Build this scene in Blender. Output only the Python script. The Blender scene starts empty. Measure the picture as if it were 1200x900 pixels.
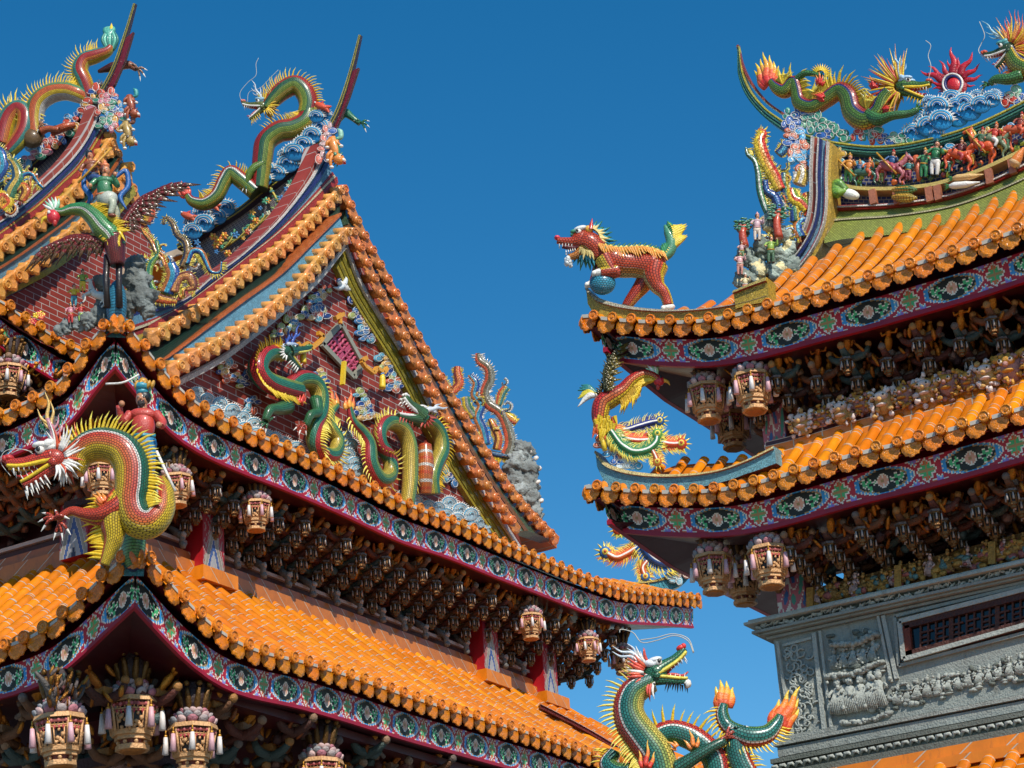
import bpy, math, random
import numpy as np
from mathutils import Vector, Matrix
random.seed(7)
SC = bpy.context.scene
COL = SC.collection
# ---------------------------------------------------------------- camera, world, sun, exposure
FPX = 2557.0
PITCH, ROLL, YAW = math.radians(22.76), math.radians(-3.83), math.radians(30.23)
Fh = np.array([math.cos(YAW), math.sin(YAW), 0]); Rh = np.array([math.sin(YAW), -math.cos(YAW), 0]); ZZ = np.array([0, 0, 1.])
FW = Fh*math.cos(PITCH)+ZZ*math.sin(PITCH); U0 = np.cross(Rh, FW)
RT = math.cos(ROLL)*Rh+math.sin(ROLL)*U0; UP = -math.sin(ROLL)*Rh+math.cos(ROLL)*U0
EYE = np.array([0, 0, 1.6])
cd = bpy.data.cameras.new('camera'); cam = bpy.data.objects.new('camera', cd); COL.objects.link(cam)
cam.matrix_world = Matrix(((RT[0], UP[0], -FW[0], EYE[0]), (RT[1], UP[1], -FW[1], EYE[1]), (RT[2], UP[2], -FW[2], EYE[2]), (0, 0, 0, 1)))
cd.sensor_width = 36; cd.lens = 36*FPX/1200; cd.clip_end = 5000; cd.clip_start = .1
SC.camera = cam
SUN = np.array([-.62, -.80, 0]); SUN /= np.linalg.norm(SUN); ELEV = math.radians(44)
SDIR = SUN*math.cos(ELEV)+ZZ*math.sin(ELEV)
w = bpy.data.worlds.new('World'); SC.world = w; w.use_nodes = True
nt = w.node_tree; bg = nt.nodes['Background']; sky = nt.nodes.new('ShaderNodeTexSky')
sky.sky_type = 'NISHITA'; sky.sun_disc = False; sky.sun_elevation = ELEV
sky.sun_rotation = math.atan2(SUN[0], SUN[1]); sky.altitude = 0; sky.air_density = 1.0; sky.dust_density = 0.05; sky.ozone_density = 2.5
hs = nt.nodes.new('ShaderNodeHueSaturation'); hs.inputs['Saturation'].default_value = 1.40; hs.inputs['Hue'].default_value = .494; hs.inputs['Value'].default_value = 1.0
nt.links.new(sky.outputs[0], hs.inputs['Color']); nt.links.new(hs.outputs[0], bg.inputs[0]); bg.inputs[1].default_value = .122
ld = bpy.data.lights.new('sun', 'SUN'); ld.energy = 4.6; ld.angle = math.radians(.5); ld.color = (1, .93, .82)
lo = bpy.data.objects.new('sun', ld); COL.objects.link(lo); lo.rotation_euler = Vector(SDIR).to_track_quat('Z', 'Y').to_euler()
lo['kind'] = 'structure'
SC.view_settings.view_transform = 'Standard'; SC.view_settings.look = 'None'; SC.view_settings.exposure = 0.08; SC.view_settings.gamma = 1
SC.render.engine = 'CYCLES'

# ---------------------------------------------------------------- unprojection: a pixel of the survey photo onto a real plane
def ray(x, y): return (FW*FPX+RT*(x-600)+UP*(450-y))/FPX
def on(x, y, ax, c):
    d = ray(x, y); i = 'XYZ'.index(ax); return EYE+d*((c-EYE[i])/d[i])
def dep(x, y, t): return EYE+ray(x, y)*t
class Plane:
    """vertical plane through p with horizontal normal n (towards the viewer); pix(x, y, z): z px-units out of the plane"""
    def __init__(s, p, n):
        s.p = np.array(p, float); s.n = np.array([n[0], n[1], 0.]); s.n /= np.linalg.norm(s.n)
        s.t = np.cross(ZZ, s.n); s.m = 1.0
        s.m = np.dot(s.p-EYE, FW)/FPX
    def __call__(s, x, y, z=0):
        d = ray(x, y); t = np.dot(s.p-EYE, s.n)/np.dot(d, s.n)
        return EYE+d*t+s.n*z*s.m
def planeX(c, px=None): 
    q = on(px[0], px[1], 'X', c); return Plane(q, (-1, 0))
def planeY(c, px=None):
    q = on(px[0], px[1], 'Y', c); return Plane(q, (0, -1))
def planeV(x, y, depth): return Plane(dep(x, y, depth), -Fh)
def sub(T, cx, cy, s, ang=0, flip=1, z0=0, tilt=0):
    """local units -> T.  local x to the right (or left when flip=-1), y UP, z out"""
    ca, sa = math.cos(math.radians(ang)), math.sin(math.radians(ang))
    def g(x, y, z=0):
        X = x*ca-y*sa; Y = x*sa+y*ca
        return T(cx+flip*s*X, cy-s*Y, z0+s*z)
    return g
# ---------------------------------------------------------------- colours
def lin(c):
    if isinstance(c, str):
        c = tuple(int(c[i:i+2], 16)/255 for i in (0, 2, 4))
    return tuple(((v/12.92) if v <= .04045 else ((v+.055)/1.055)**2.4) for v in c)
_cc = {}
def H(h):
    if h not in _cc: _cc[h] = lin(h)
    return _cc[h]
PAL = dict(red='B52A24', dred='7A1018', or_='DD6A24', yel='E6C22C', lyel='EAD75A', green='3C7A48', dgreen='1F5240', teal='2E7C78', lgreen='8FB04A',
 blue='1F5FA8', dblue='1E2F6E', sky='3F9BC4', white='E6E2DA', cream='E0D2A0', grey='8A8C88', black='181614', pink='D48A98', gold='C8922C', purple='7A4AA0', brown='6A3A22', orange='E08214', skin='D89A70')
def K(n): return H(PAL.get(n, n))
# ---------------------------------------------------------------- mesh builder
def nz(v):
    l = math.sqrt(v[0]*v[0]+v[1]*v[1]+v[2]*v[2]); return v/l if l > 1e-12 else v
def crm(P, n):
    """Catmull-Rom through rows of P, n samples"""
    P = np.array(P, float)
    if len(P) == 1: return np.repeat(P, n, 0)
    Q = np.vstack([2*P[0]-P[1], P, 2*P[-1]-P[-2]]); out = []
    m = len(P)-1
    for k in range(n):
        u = k/(n-1)*m; i = min(int(u), m-1); f = u-i
        a, b, c, d = Q[i], Q[i+1], Q[i+2], Q[i+3]
        out.append(.5*((2*b)+(c-a)*f+(2*a-5*b+4*c-d)*f*f+(3*b-a-3*c+d)*f**3))
    return np.array(out)
def even(P, n):
    P = np.array(P, float); s = np.concatenate([[0], np.cumsum(np.linalg.norm(np.diff(P[:, :3], axis=0), axis=1))])
    t = np.linspace(0, s[-1], n); return np.stack([np.interp(t, s, P[:, k]) for k in range(P.shape[1])], 1)
def plen(P): return float(np.linalg.norm(np.diff(np.array(P)[:, :3], axis=0), axis=1).sum())
class MB:
    def __init__(s): s.v = []; s.f = []; s.c = []; s.m = []; s.uv = []; s.sm = []
    def add(s, V, Fc, col, mat=0, uv=None, smooth=True):
        o = len(s.v); s.v.extend([tuple(map(float, p)) for p in V])
        many = isinstance(col, list)
        for k, q in enumerate(Fc):
            s.f.append(tuple(o+i for i in q)); s.c.append(col[k] if many else col); s.m.append(mat); s.sm.append(smooth)
            s.uv.append([uv[i] for i in q] if uv is not None else [(0, 0)]*len(q))
    def box(s, c, a, b, d, col, mat=0):
        c, a, b, d = map(np.array, (c, a, b, d))
        V = [c+i*a+j*b+k*d for i in (-1, 1) for j in (-1, 1) for k in (-1, 1)]
        la, lb, ld_ = np.linalg.norm(a), np.linalg.norm(b), np.linalg.norm(d)
        F = [(0, 1, 3, 2), (4, 6, 7, 5), (0, 4, 5, 1), (2, 3, 7, 6), (0, 2, 6, 4), (1, 5, 7, 3)]
        uv = [((i*la+k*ld_+j*lb*.7), (k*ld_+j*lb)) for i in (-1, 1) for j in (-1, 1) for k in (-1, 1)]
        s.add(V, F, col, mat, uv, False)
    def bar(s, p, q, w, h, col, mat=0, up=ZZ):
        p, q = np.array(p), np.array(q); d = (q-p)/2; t = nz(d); u = np.array(up)-t*np.dot(up, t); u = nz(u); r = np.cross(t, u)
        s.box((p+q)/2, d, r*w/2, u*h/2, col, mat)
    def tube(s, P, R, col, n=8, mat=0, nrm=None, side=1, squash=1, uvs=1., cap=True, smooth=True, twist=0, arc=None):
        """P points, R radii (scalar/list).  col: colour, or fn(t, angle_deg) with 0 = back, 90 = towards nrm"""
        P = np.array(P, float); m = len(P); R = np.full(m, R) if np.isscalar(R) else np.array(R, float)
        if len(R) != m: R = np.interp(np.linspace(0, 1, m), np.linspace(0, 1, len(R)), R)
        if not np.isscalar(twist): TW = np.radians(np.interp(np.linspace(0, 1, m), np.linspace(0, 1, len(twist)), twist))
        V = []; UV = []; L = 0; prev = None; a0, a1 = (0, 2*math.pi) if arc is None else arc
        nn = n if arc is None else n+1
        for i in range(m):
            tw = twist if np.isscalar(twist) else TW[i]
            t = nz(P[min(i+1, m-1)]-P[max(i-1, 0)])
            if nrm is not None:
                b = np.array(nrm)-t*np.dot(nrm, t)
                if np.linalg.norm(b) < 1e-6: b = prev if prev is not None else np.cross(t, ZZ)
                b = nz(b)
            else:
                if prev is None:
                    h = ZZ if abs(t[2]) < .9 else np.array([1., 0, 0]); b = nz(np.cross(t, h))
                else: b = nz(prev-t*np.dot(prev, t))
            prev = b; sd = np.cross(t, b)*side
            if i: L += np.linalg.norm(P[i]-P[i-1])
            for k in range(nn):
                a = a0+(a1-a0)*k/n; a_ = a+tw
                V.append(P[i]+(sd*math.cos(a_)+b*math.sin(a_)*squash)*R[i]); UV.append((L*uvs, a*R.mean()*uvs))
        F = []; C = []
        kk = n if arc is None else n
        for i in range(m-1):
            for k in range(kk):
                k2 = (k+1) % n if arc is None else k+1
                F.append((i*nn+k, i*nn+k2, (i+1)*nn+k2, (i+1)*nn+k))
                if callable(col): C.append(col((i+.5)/(m-1), math.degrees(a0+(a1-a0)*(k+.5)/n)))
        # uv wrap is done with per-face values
        o = len(s.v); s.v.extend([tuple(map(float, p)) for p in V])
        for j, q in enumerate(F):
            s.f.append(tuple(o+i for i in q)); s.c.append(C[j] if C else col); s.m.append(mat); s.sm.append(smooth)
            u = [UV[i] for i in q]; k = j % kk
            if arc is None and k == n-1:
                w_ = UV[q[0]][1]+2*math.pi*R.mean()*uvs/n; u = [u[0], (u[1][0], w_), (u[2][0], w_), u[3]]
            s.uv.append(u)
        if cap:
            for e, rev in ((0, True), (m-1, False)):
                q = [o+e*nn+k for k in range(nn)]
                if R[e] < 1e-5: continue
                if rev: q = q[::-1]
                s.f.append(tuple(q)); s.c.append(col(0 if rev else 1, 90) if callable(col) else col); s.m.append(mat); s.sm.append(False); s.uv.append([(0, 0)]*len(q))
    def cone(s, p, q, r, col, n=4, mat=0, tipc=None, bend=None):
        p, q = np.array(p, float), np.array(q, float)
        mid = (p+q)/2 if bend is None else (p+q)/2+np.array(bend)
        s.tube([p, mid, q], [r, r*.62, r*.04], col if tipc is None else (lambda t, a: col if t < .5 else tipc), n=n, mat=mat, cap=False)
    def ell(s, c, a, b, d, col, n=10, m=6, mat=0, jit=0, uvs=1., rnd=None):
        """ellipsoid with axis vectors a, b (equator) and d (pole). col fn(lat -1..1, lon deg) allowed"""
        c, a, b, d = [np.array(x, float) for x in (c, a, b, d)]; V = [c-d]; R_ = rnd or random
        ra = np.linalg.norm(a); UV = [(0, 0)]
        for j in range(1, m):
            th = math.pi*j/m; 
            for k in range(n):
                ph = 2*math.pi*k/n; g = 1+jit*(R_.random()-.5)
                V.append(c+((a*math.cos(ph)+b*math.sin(ph))*math.sin(th)-d*math.cos(th))*g); UV.append((ph*ra*uvs, th*ra*uvs))
        V.append(c+d); UV.append((0, math.pi*ra*uvs)); F = []; C = []; last = len(V)-1
        for k in range(n): F.append((0, 1+(k+1) % n, 1+k)); C.append((-1, 360*(k+.5)/n))
        for j in range(m-2):
            for k in range(n):
                F.append((1+j*n+k, 1+j*n+(k+1) % n, 1+(j+1)*n+(k+1) % n, 1+(j+1)*n+k)); C.append((-math.cos(math.pi*(j+1.5)/m), 360*(k+.5)/n))
        for k in range(n): F.append((last, 1+(m-2)*n+k, 1+(m-2)*n+(k+1) % n)); C.append((1, 360*(k+.5)/n))
        s.add(V, F, [col(*x) for x in C] if callable(col) else col, mat, UV)
    def ball(s, c, r, col, n=10, m=6, mat=0, jit=0): s.ell(c, (r, 0, 0), (0, r, 0), (0, 0, r), col, n, m, mat, jit)
    def prism(s, poly, ext, col, side=None, mat=0):
        """poly: list of 3D points (planar), ext: extrusion vector (front face at poly+ext)"""
        ext = np.array(ext); n = len(poly); V = [np.array(p) for p in poly]+[np.array(p)+ext for p in poly]
        F = [tuple(range(n, 2*n)), tuple(range(n))[::-1]]+[(i, (i+1) % n, n+(i+1) % n, n+i) for i in range(n)]
        sc = side if side is not None else col
        s.add(V, F, [col, sc]+[sc]*n, mat, None, False)
    def strip(s, A, B, off, col, n=None, mat=0, back=None, uvs=None):
        """solid ribbon between polylines A and B (same count), raised by vector off; col may be fn(u metres, v 0..1)"""
        A, B = np.array(A, float), np.array(B, float)
        if n: A, B = even(A, n), even(B, n)
        m = len(A); off = np.broadcast_to(np.array(off, float), (m, 3)); bk = np.broadcast_to(np.array(back, float) if back is not None else np.zeros(3), (m, 3))
        V = [p for i in range(m) for p in (A[i]+bk[i], A[i]+off[i], B[i]+off[i], B[i]+bk[i])]
        L = np.concatenate([[0], np.cumsum(np.linalg.norm(np.diff((A+B)/2, axis=0), axis=1))])
        hgt = np.linalg.norm(A-B, axis=1); UV = [p for i in range(m) for p in ((L[i], -.05), (L[i], 0), (L[i], hgt[i]), (L[i], hgt[i]+.05))]
        F = []
        for i in range(m-1):
            for k in range(4): 
                k2 = (k+1) % 4; F.append((4*i+k, 4*i+k2, 4*i+4+k2, 4*i+4+k))
        F += [(0, 3, 2, 1), (4*m-4, 4*m-3, 4*m-2, 4*m-1)]
        s.add(V, F, col, mat, UV, False)
    def grid(s, fn, nu, nv, col, mat=0, uv=None, smooth=True):
        """surface fn(i/nu, j/nv); col fn(u, v) or colour"""
        V = [fn(i/nu, j/nv) for i in range(nu+1) for j in range(nv+1)]; UV = [uv(i/nu, j/nv) if uv else (i/nu, j/nv) for i in range(nu+1) for j in range(nv+1)]
        F = []; C = []
        for i in range(nu):
            for j in range(nv):
                a = i*(nv+1)+j; F.append((a, a+nv+1, a+nv+2, a+1)); C.append(col((i+.5)/nu, (j+.5)/nv) if callable(col) else col)
        s.add(V, F, C, mat, UV, smooth)
    def build(s, name, mats, parent=None, kind=None):
        if not isinstance(mats, (list, tuple)): mats = [mats]
        me = bpy.data.meshes.new(name); base = np.array(parent.location) if parent is not None else np.zeros(3)
        if parent is not None and parent.parent is not None: base = base+np.array(parent.parent.location)
        V = np.array(s.v)-base
        me.from_pydata(V.tolist(), [], s.f)
        lt = np.array([len(q) for q in s.f]); cl = np.repeat(np.array([tuple(c)+(1.,) for c in s.c]), lt, axis=0)
        at = me.color_attributes.new('Col', 'FLOAT_COLOR', 'CORNER'); at.data.foreach_set('color', cl.astype(np.float32).ravel())
        uvl = me.uv_layers.new(name='UVMap'); uvl.data.foreach_set('uv', np.array([u for q in s.uv for u in q], dtype=np.float32).ravel())
        me.polygons.foreach_set('material_index', np.array(s.m, dtype=np.int32)); me.polygons.foreach_set('use_smooth', np.array(s.sm, dtype=bool))
        for m in mats: me.materials.append(m)
        me.update(); o = bpy.data.objects.new(name, me); COL.objects.link(o)
        if parent is not None: o.parent = parent
        if kind: o['kind'] = kind
        return o
def thing(name, label, cat, loc=(0, 0, 0), group=None):
    o = bpy.data.objects.new(name, None); COL.objects.link(o); o.location = [float(x) for x in loc]; o.empty_display_size = .1
    o['label'] = label; o['category'] = cat
    if group: o['group'] = group
    return o
def tag(o, label, cat, group=None):
    o['label'] = label; o['category'] = cat
    if group: o['group'] = group
    return o
def dup(o, loc, rz=0, label=None, sc=1):
    kids = [c for c in COL.objects if c.parent == o]
    r = o.copy(); COL.objects.link(r); r.location = [float(x) for x in loc]; r.rotation_euler = (0, 0, rz); r.scale = (sc, sc, sc)
    if label: r['label'] = label
    for k in kids:
        c = k.copy(); COL.objects.link(c); c.parent = r
        for g in [x for x in COL.objects if x.parent == k]:
            d = g.copy(); COL.objects.link(d); d.parent = c
    return r
# ---------------------------------------------------------------- materials (base colour comes from the piece's own glaze colour)
def newmat(name, rough=.45, metal=0., soft=0, stain=.35, coat=0., attr=True, col=(1, 1, 1), vary=.25, vscale=25., bump=0., bscale=40., kind=None, kw=None):
    m = bpy.data.materials.new(name); m.use_nodes = True; N = m.node_tree.nodes; L = m.node_tree.links
    b = N['Principled BSDF']; b.inputs['Roughness'].default_value = rough; b.inputs['Metallic'].default_value = metal; b.inputs['Coat Weight'].default_value = coat
    b.inputs['Coat Roughness'].default_value = .12
    if attr:
        a = N.new('ShaderNodeAttribute'); a.attribute_name = 'Col'; src = a.outputs['Color']
    else:
        a = N.new('ShaderNodeRGB'); a.outputs[0].default_value = (*col, 1); src = a.outputs[0]
    tc = N.new('ShaderNodeTexCoord')
    def mul(src, fac_out, lo, hi):
        mr = N.new('ShaderNodeMapRange'); L.new(fac_out, mr.inputs[0]); mr.inputs[3].default_value = lo; mr.inputs[4].default_value = hi
        mx = N.new('ShaderNodeVectorMath'); mx.operation = 'SCALE'; L.new(src, mx.inputs[0]); L.new(mr.outputs[0], mx.inputs['Scale']); return mx.outputs[0]
    hsrc = None
    if kind == 'chips':      # broken-ceramic mosaic: small chips with their own tint and dark grout
        v = N.new('ShaderNodeTexVoronoi'); v.inputs['Scale'].default_value = kw or 28; L.new(tc.outputs['Object'], v.inputs['Vector'])
        sp = N.new('ShaderNodeSeparateColor'); L.new(v.outputs['Color'], sp.inputs[0]); src = mul(src, sp.outputs[0], .72+.16*soft, 1.2-.12*soft)
        v2 = N.new('ShaderNodeTexVoronoi'); v2.feature = 'DISTANCE_TO_EDGE'; v2.inputs['Scale'].default_value = kw or 28; L.new(tc.outputs['Object'], v2.inputs['Vector'])
        mr = N.new('ShaderNodeMapRange'); L.new(v2.outputs[0], mr.inputs[0]); mr.inputs[2].default_value = .10; src = mul(src, mr.outputs[0], .5+.28*soft, 1.0); hsrc = mr.outputs[0]
    if kind == 'scales':
        mp = N.new('ShaderNodeMapping'); L.new(tc.outputs['UV'], mp.inputs[0]); mp.inputs['Scale'].default_value = (1, 1, 1)
        br = N.new('ShaderNodeTexBrick'); L.new(mp.outputs[0], br.inputs['Vector']); br.inputs['Scale'].default_value = 1; br.inputs['Brick Width'].default_value = kw or .05
        br.inputs['Row Height'].default_value = (kw or .05)*.8; br.inputs['Mortar Size'].default_value = (kw or .05)*.13; br.inputs['Mortar Smooth'].default_value = .6
        br.inputs['Color1'].default_value = (1, 1, 1, 1); br.inputs['Color2'].default_value = (.7, .7, .7, 1); br.inputs['Mortar'].default_value = (.22, .2, .18, 1)
        mx = N.new('ShaderNodeVectorMath'); mx.operation = 'MULTIPLY'; L.new(src, mx.inputs[0]); L.new(br.outputs[0], mx.inputs[1]); src = mx.outputs[0]
        iv = N.new('ShaderNodeMath'); iv.operation = 'SUBTRACT'; iv.inputs[0].default_value = 1; L.new(br.outputs['Fac'], iv.inputs[1]); hsrc = iv.outputs[0]
    if kind == 'brick' or kind == 'tilejoint' or kind == 'smalltile':
        br = N.new('ShaderNodeTexBrick'); L.new(tc.outputs['UV'], br.inputs['Vector']); br.inputs['Scale'].default_value = 1
        bw, bh, ms, mc = kw; br.inputs['Brick Width'].default_value = bw; br.inputs['Row Height'].default_value = bh; br.inputs['Mortar Size'].default_value = ms
        if kind == 'tilejoint': br.offset = 0
        br.inputs['Color1'].default_value = (1, 1, 1, 1); br.inputs['Color2'].default_value = (.78, .76, .76, 1)
        mx0 = N.new('ShaderNodeVectorMath'); mx0.operation = 'MULTIPLY'; L.new(src, mx0.inputs[0]); L.new(br.outputs[0], mx0.inputs[1])
        mx = N.new('ShaderNodeMix'); mx.data_type = 'RGBA'; L.new(br.outputs['Fac'], mx.inputs[0]); L.new(mx0.outputs[0], mx.inputs[6]); mx.inputs[7].default_value = (*mc, 1); src = mx.outputs[2]
        iv = N.new('ShaderNodeMath'); iv.operation = 'SUBTRACT'; iv.inputs[0].default_value = 1; L.new(br.outputs['Fac'], iv.inputs[1]); hsrc = iv.outputs[0]
    nz_ = N.new('ShaderNodeTexNoise'); nz_.inputs['Scale'].default_value = vscale; nz_.inputs['Detail'].default_value = 5; L.new(tc.outputs['Object'], nz_.inputs['Vector'])
    if vary: src = mul(src, nz_.outputs[0], 1-vary, 1+vary)
    ns2 = N.new('ShaderNodeTexNoise'); ns2.inputs['Scale'].default_value = 2.2; ns2.inputs['Detail'].default_value = 8; ns2.inputs['Roughness'].default_value = .65
    mps = N.new('ShaderNodeMapping'); mps.inputs['Scale'].default_value = (1, 1, .35); L.new(tc.outputs['Object'], mps.inputs[0]); L.new(mps.outputs[0], ns2.inputs['Vector'])
    src = mul(src, ns2.outputs[0], .55, 1.40)
    ns4 = N.new('ShaderNodeTexNoise'); ns4.inputs['Scale'].default_value = 7; ns4.inputs['Detail'].default_value = 8; ns4.inputs['Roughness'].default_value = .7; L.new(mps.outputs[0], ns4.inputs['Vector'])
    st = N.new('ShaderNodeMapRange'); L.new(ns4.outputs[0], st.inputs[0]); st.inputs[1].default_value = .56; st.inputs[2].default_value = .74; st.inputs[4].default_value = stain
    mx9 = N.new('ShaderNodeMix'); mx9.data_type = 'RGBA'; L.new(st.outputs[0], mx9.inputs[0]); L.new(src, mx9.inputs[6]); mx9.inputs[7].default_value = (.055, .045, .035, 1); src = mx9.outputs[2]
    # weather grime: thin dark film in patches
    L.new(src, b.inputs['Base Color'])
    rr = N.new('ShaderNodeMapRange'); L.new(nz_.outputs[0], rr.inputs[0]); rr.inputs[3].default_value = rough*.75; rr.inputs[4].default_value = min(1, rough*1.35); L.new(rr.outputs[0], b.inputs['Roughness'])
    if bump or hsrc is not None:
        bp = N.new('ShaderNodeBump'); bp.inputs['Distance'].default_value = .012; bp.inputs['Strength'].default_value = .9-.4*soft
        if hsrc is not None and bump:
            n3 = N.new('ShaderNodeTexNoise'); n3.inputs['Scale'].default_value = bscale; L.new(tc.outputs['Object'], n3.inputs['Vector'])
            ad = N.new('ShaderNodeMath'); ad.operation = 'MULTIPLY_ADD'; L.new(n3.outputs[0], ad.inputs[0]); ad.inputs[1].default_value = bump; L.new(hsrc, ad.inputs[2]); L.new(ad.outputs[0], bp.inputs['Height'])
        elif hsrc is not None: L.new(hsrc, bp.inputs['Height'])
        else:
            n3 = N.new('ShaderNodeTexNoise'); n3.inputs['Scale'].default_value = bscale; n3.inputs['Detail'].default_value = 6; L.new(tc.outputs['Object'], n3.inputs['Vector'])
            bp.inputs['Strength'].default_value = min(1, bump); bp.inputs['Distance'].default_value = .03; L.new(n3.outputs[0], bp.inputs['Height'])
        L.new(bp.outputs[0], b.inputs['Normal'])
    return m
M = dict(
 paint=newmat('painted_plaster', .5, vary=.12),
 glaze=newmat('glazed_ceramic', .4, coat=.22, vary=.28, vscale=26, bump=.35, bscale=50),
 boss=newmat('embossed_glazed_tile', .32, coat=.35, kind='chips', kw=38, vary=.2, vscale=60, soft=1),
 chips=newmat('ceramic_chip_mosaic', .35, coat=.25, kind='chips', kw=26, vary=.1),
 fine=newmat('fine_chip_mosaic', .35, coat=.25, kind='chips', kw=60, vary=.1),
 scales=newmat('ceramic_scales', .38, coat=.22, kind='scales', kw=.036, vary=.12),
 tile=newmat('glazed_roof_tile', .38, coat=.22, stain=.5, kind='tilejoint', kw=(.36, 50., .009, (.55, .45, .33)), vary=.22, vscale=6),
 brick=newmat('red_brick_tile', .6, stain=.2, kind='brick', kw=(.42, .12, .008, (.42, .36, .33)), vary=.22, vscale=5, bump=.2),
 smalltile=newmat('small_mosaic_tile', .4, kind='smalltile', kw=(.07, .05, .006, (.35, .33, .3)), vary=.12),
 gold=newmat('gilded_wood', .38, metal=.55, vary=.35, vscale=30, bump=.6, bscale=45),
 gilt=newmat('dusty_gilt', .5, metal=.2, vary=.35, vscale=40, bump=.5, bscale=50),
 wood=newmat('carved_painted_wood', .6, vary=.4, vscale=20, bump=.7, bscale=35),
 stone=newmat('carved_grey_stone', .8, vary=.22, vscale=30, bump=.6, bscale=45, stain=.6),
 rock=newmat('moulded_grey_rock', .8, vary=.55, vscale=12, bump=1., bscale=22, stain=.75),
 lacquer=newmat('red_lacquer', .4, vary=.1, vscale=4),
 glass=newmat('dark_glass', .08, vary=0),
)
# ================================================================= GROUND
g = MB(); g.grid(lambda u, v: (-600+1200*u, -600+1200*v, 0), 8, 8, K('7d7a74'))
gnd = g.build('ground', M['stone'], kind='structure')
# ================================================================= painted fascia pattern (folk painting on the eave board)
def dist_seg(px, py, ax, ay, bx, by):
    vx, vy = bx-ax, by-ay; t = max(0, min(1, ((px-ax)*vx+(py-ay)*vy)/(vx*vx+vy*vy+1e-9))); return math.hypot(px-ax-vx*t, py-ay-vy*t)
RED, BLU, BLK, GRN, WHT, PNK, PUR, ORG, TAN = [H(x) for x in ('B01E38', '2E90D4', '121C1C', '44B474', 'E6E0D4', 'DCA48C', '9A78CC', 'DC6438', 'A88858')]
LBL = H('62BCE0'); DPU = H('5A3A8C')
def painted(u, v):
    """u in cell 0..1 (aspect 2.1 : 1), v 0..1 bottom to top"""
    a = 2.85; x = u*a; y = v
    cx = .95; dx = (x-cx)/.86; dy = (y-.5)/.47
    r = abs(dx)**1.35+abs(dy)**2
    if r < 1.0:
        rr = math.hypot((x-cx)/.2, (y-.5)/.27)
        th = math.atan2(y-.5, x-cx)
        if rr < 1.0:
            if rr > .84: return WHT
            if rr < .28: return TAN
            if abs(math.sin(th*4)) < .22: return WHT
            return PNK
        if r > .88: return TAN if abs(dx) < .9 else BLU
        # leaves
        for sgn in (-1, 1):
            lx = (x-cx)*sgn
            w = .30*math.sin(max(0, min(1, (lx-.21)/.52))*math.pi)**.8*(.70+.40*math.sin(lx*30+1))
            yy = abs(y-.5-.07*math.sin(lx*11)); hole = abs(lx-.42) < .07 and yy < .06
            if .22 < lx < .73:
                if hole: return BLK
                if yy < w-.055: return GRN
                if yy < w: return WHT
        return BLK
    if r < 1.32:
        return WHT if r > 1.26 or (abs(r-1.13) < .02) else (LBL if (int(x*26) % 4 == 0) else BLU)
    # quatrefoil at x = 1.74
    X = x-2.37 if x > 1.6 else x+.48
    Y = y-.5; q = math.hypot(X/.36, Y/.5); th = math.atan2(Y, X)
    rad = .72+.28*abs(math.cos(2*th))-.18*abs(math.sin(6*th))
    if q < rad:
        if q > rad-.14: return WHT
        if abs(X) < .035 or abs(Y) < .04: return TAN
        return GRN if (abs(math.cos(2*th)) < .75 or q < .45) else ORG
    if abs(Y) > .18:
        e = abs(Y)-.24-1.0*abs(abs(X)-.36)+.05*math.sin(abs(X)*44)
        if .0 < e < .06: return WHT
        if e > 0: return PUR if e > .10 else (LBL if abs(X) > .3 else ORG)
    return RED
def curve_fn(pts, axis):
    """pts 3D along an eave; returns z(s) with s = coordinate along axis"""
    P = np.array(pts); i = axis; o = np.argsort(P[:, i]); xs, zs = P[o, i], P[o, 2]
    # light smoothing
    grid_ = np.linspace(xs[0], xs[-1], 90); z = np.interp(grid_, xs, zs)
    for _ in range(10): z[1:-1] = .25*z[:-2]+.5*z[1:-1]+.25*z[2:]
    return lambda s: float(np.interp(s, grid_, z))
class Eave:
    """one straight-in-plan eave. a: unit vec along, i: unit vec inward, p0: 3D start (s = 0), ln: length, zf(s)"""
    def __init__(e, p0, a, i, ln, zf, D, ztop, hip0=True, hip1=True, pitch=.33, k=.25):
        e.p0, e.a, e.i, e.ln, e.zf, e.D, e.zt, e.h0, e.h1, e.pitch, e.k = np.array(p0, float), np.array(a, float), np.array(i, float), ln, zf, D, ztop, hip0, hip1, pitch, k
    def P(e, s, q, dz=0):
        """s along, q inward metres"""
        L = e.D; f = min(max(q/L, -.2), 1.2); g = (1-e.k)*f+e.k*f*f; z0 = e.zf(s); zt = e.zt(s) if callable(e.zt) else e.zt
        b = e.p0+e.a*s+e.i*q; return np.array([b[0], b[1], z0+(zt-z0)*g+dz])
    def Lq(e, s):
        L = e.D
        if e.h0: L = min(L, s)
        if e.h1: L = min(L, e.ln-s)
        return max(L, .05)
ORT = H('E08008'); ORD = H('CC7208'); MORT = H('B9B2A6')
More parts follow.
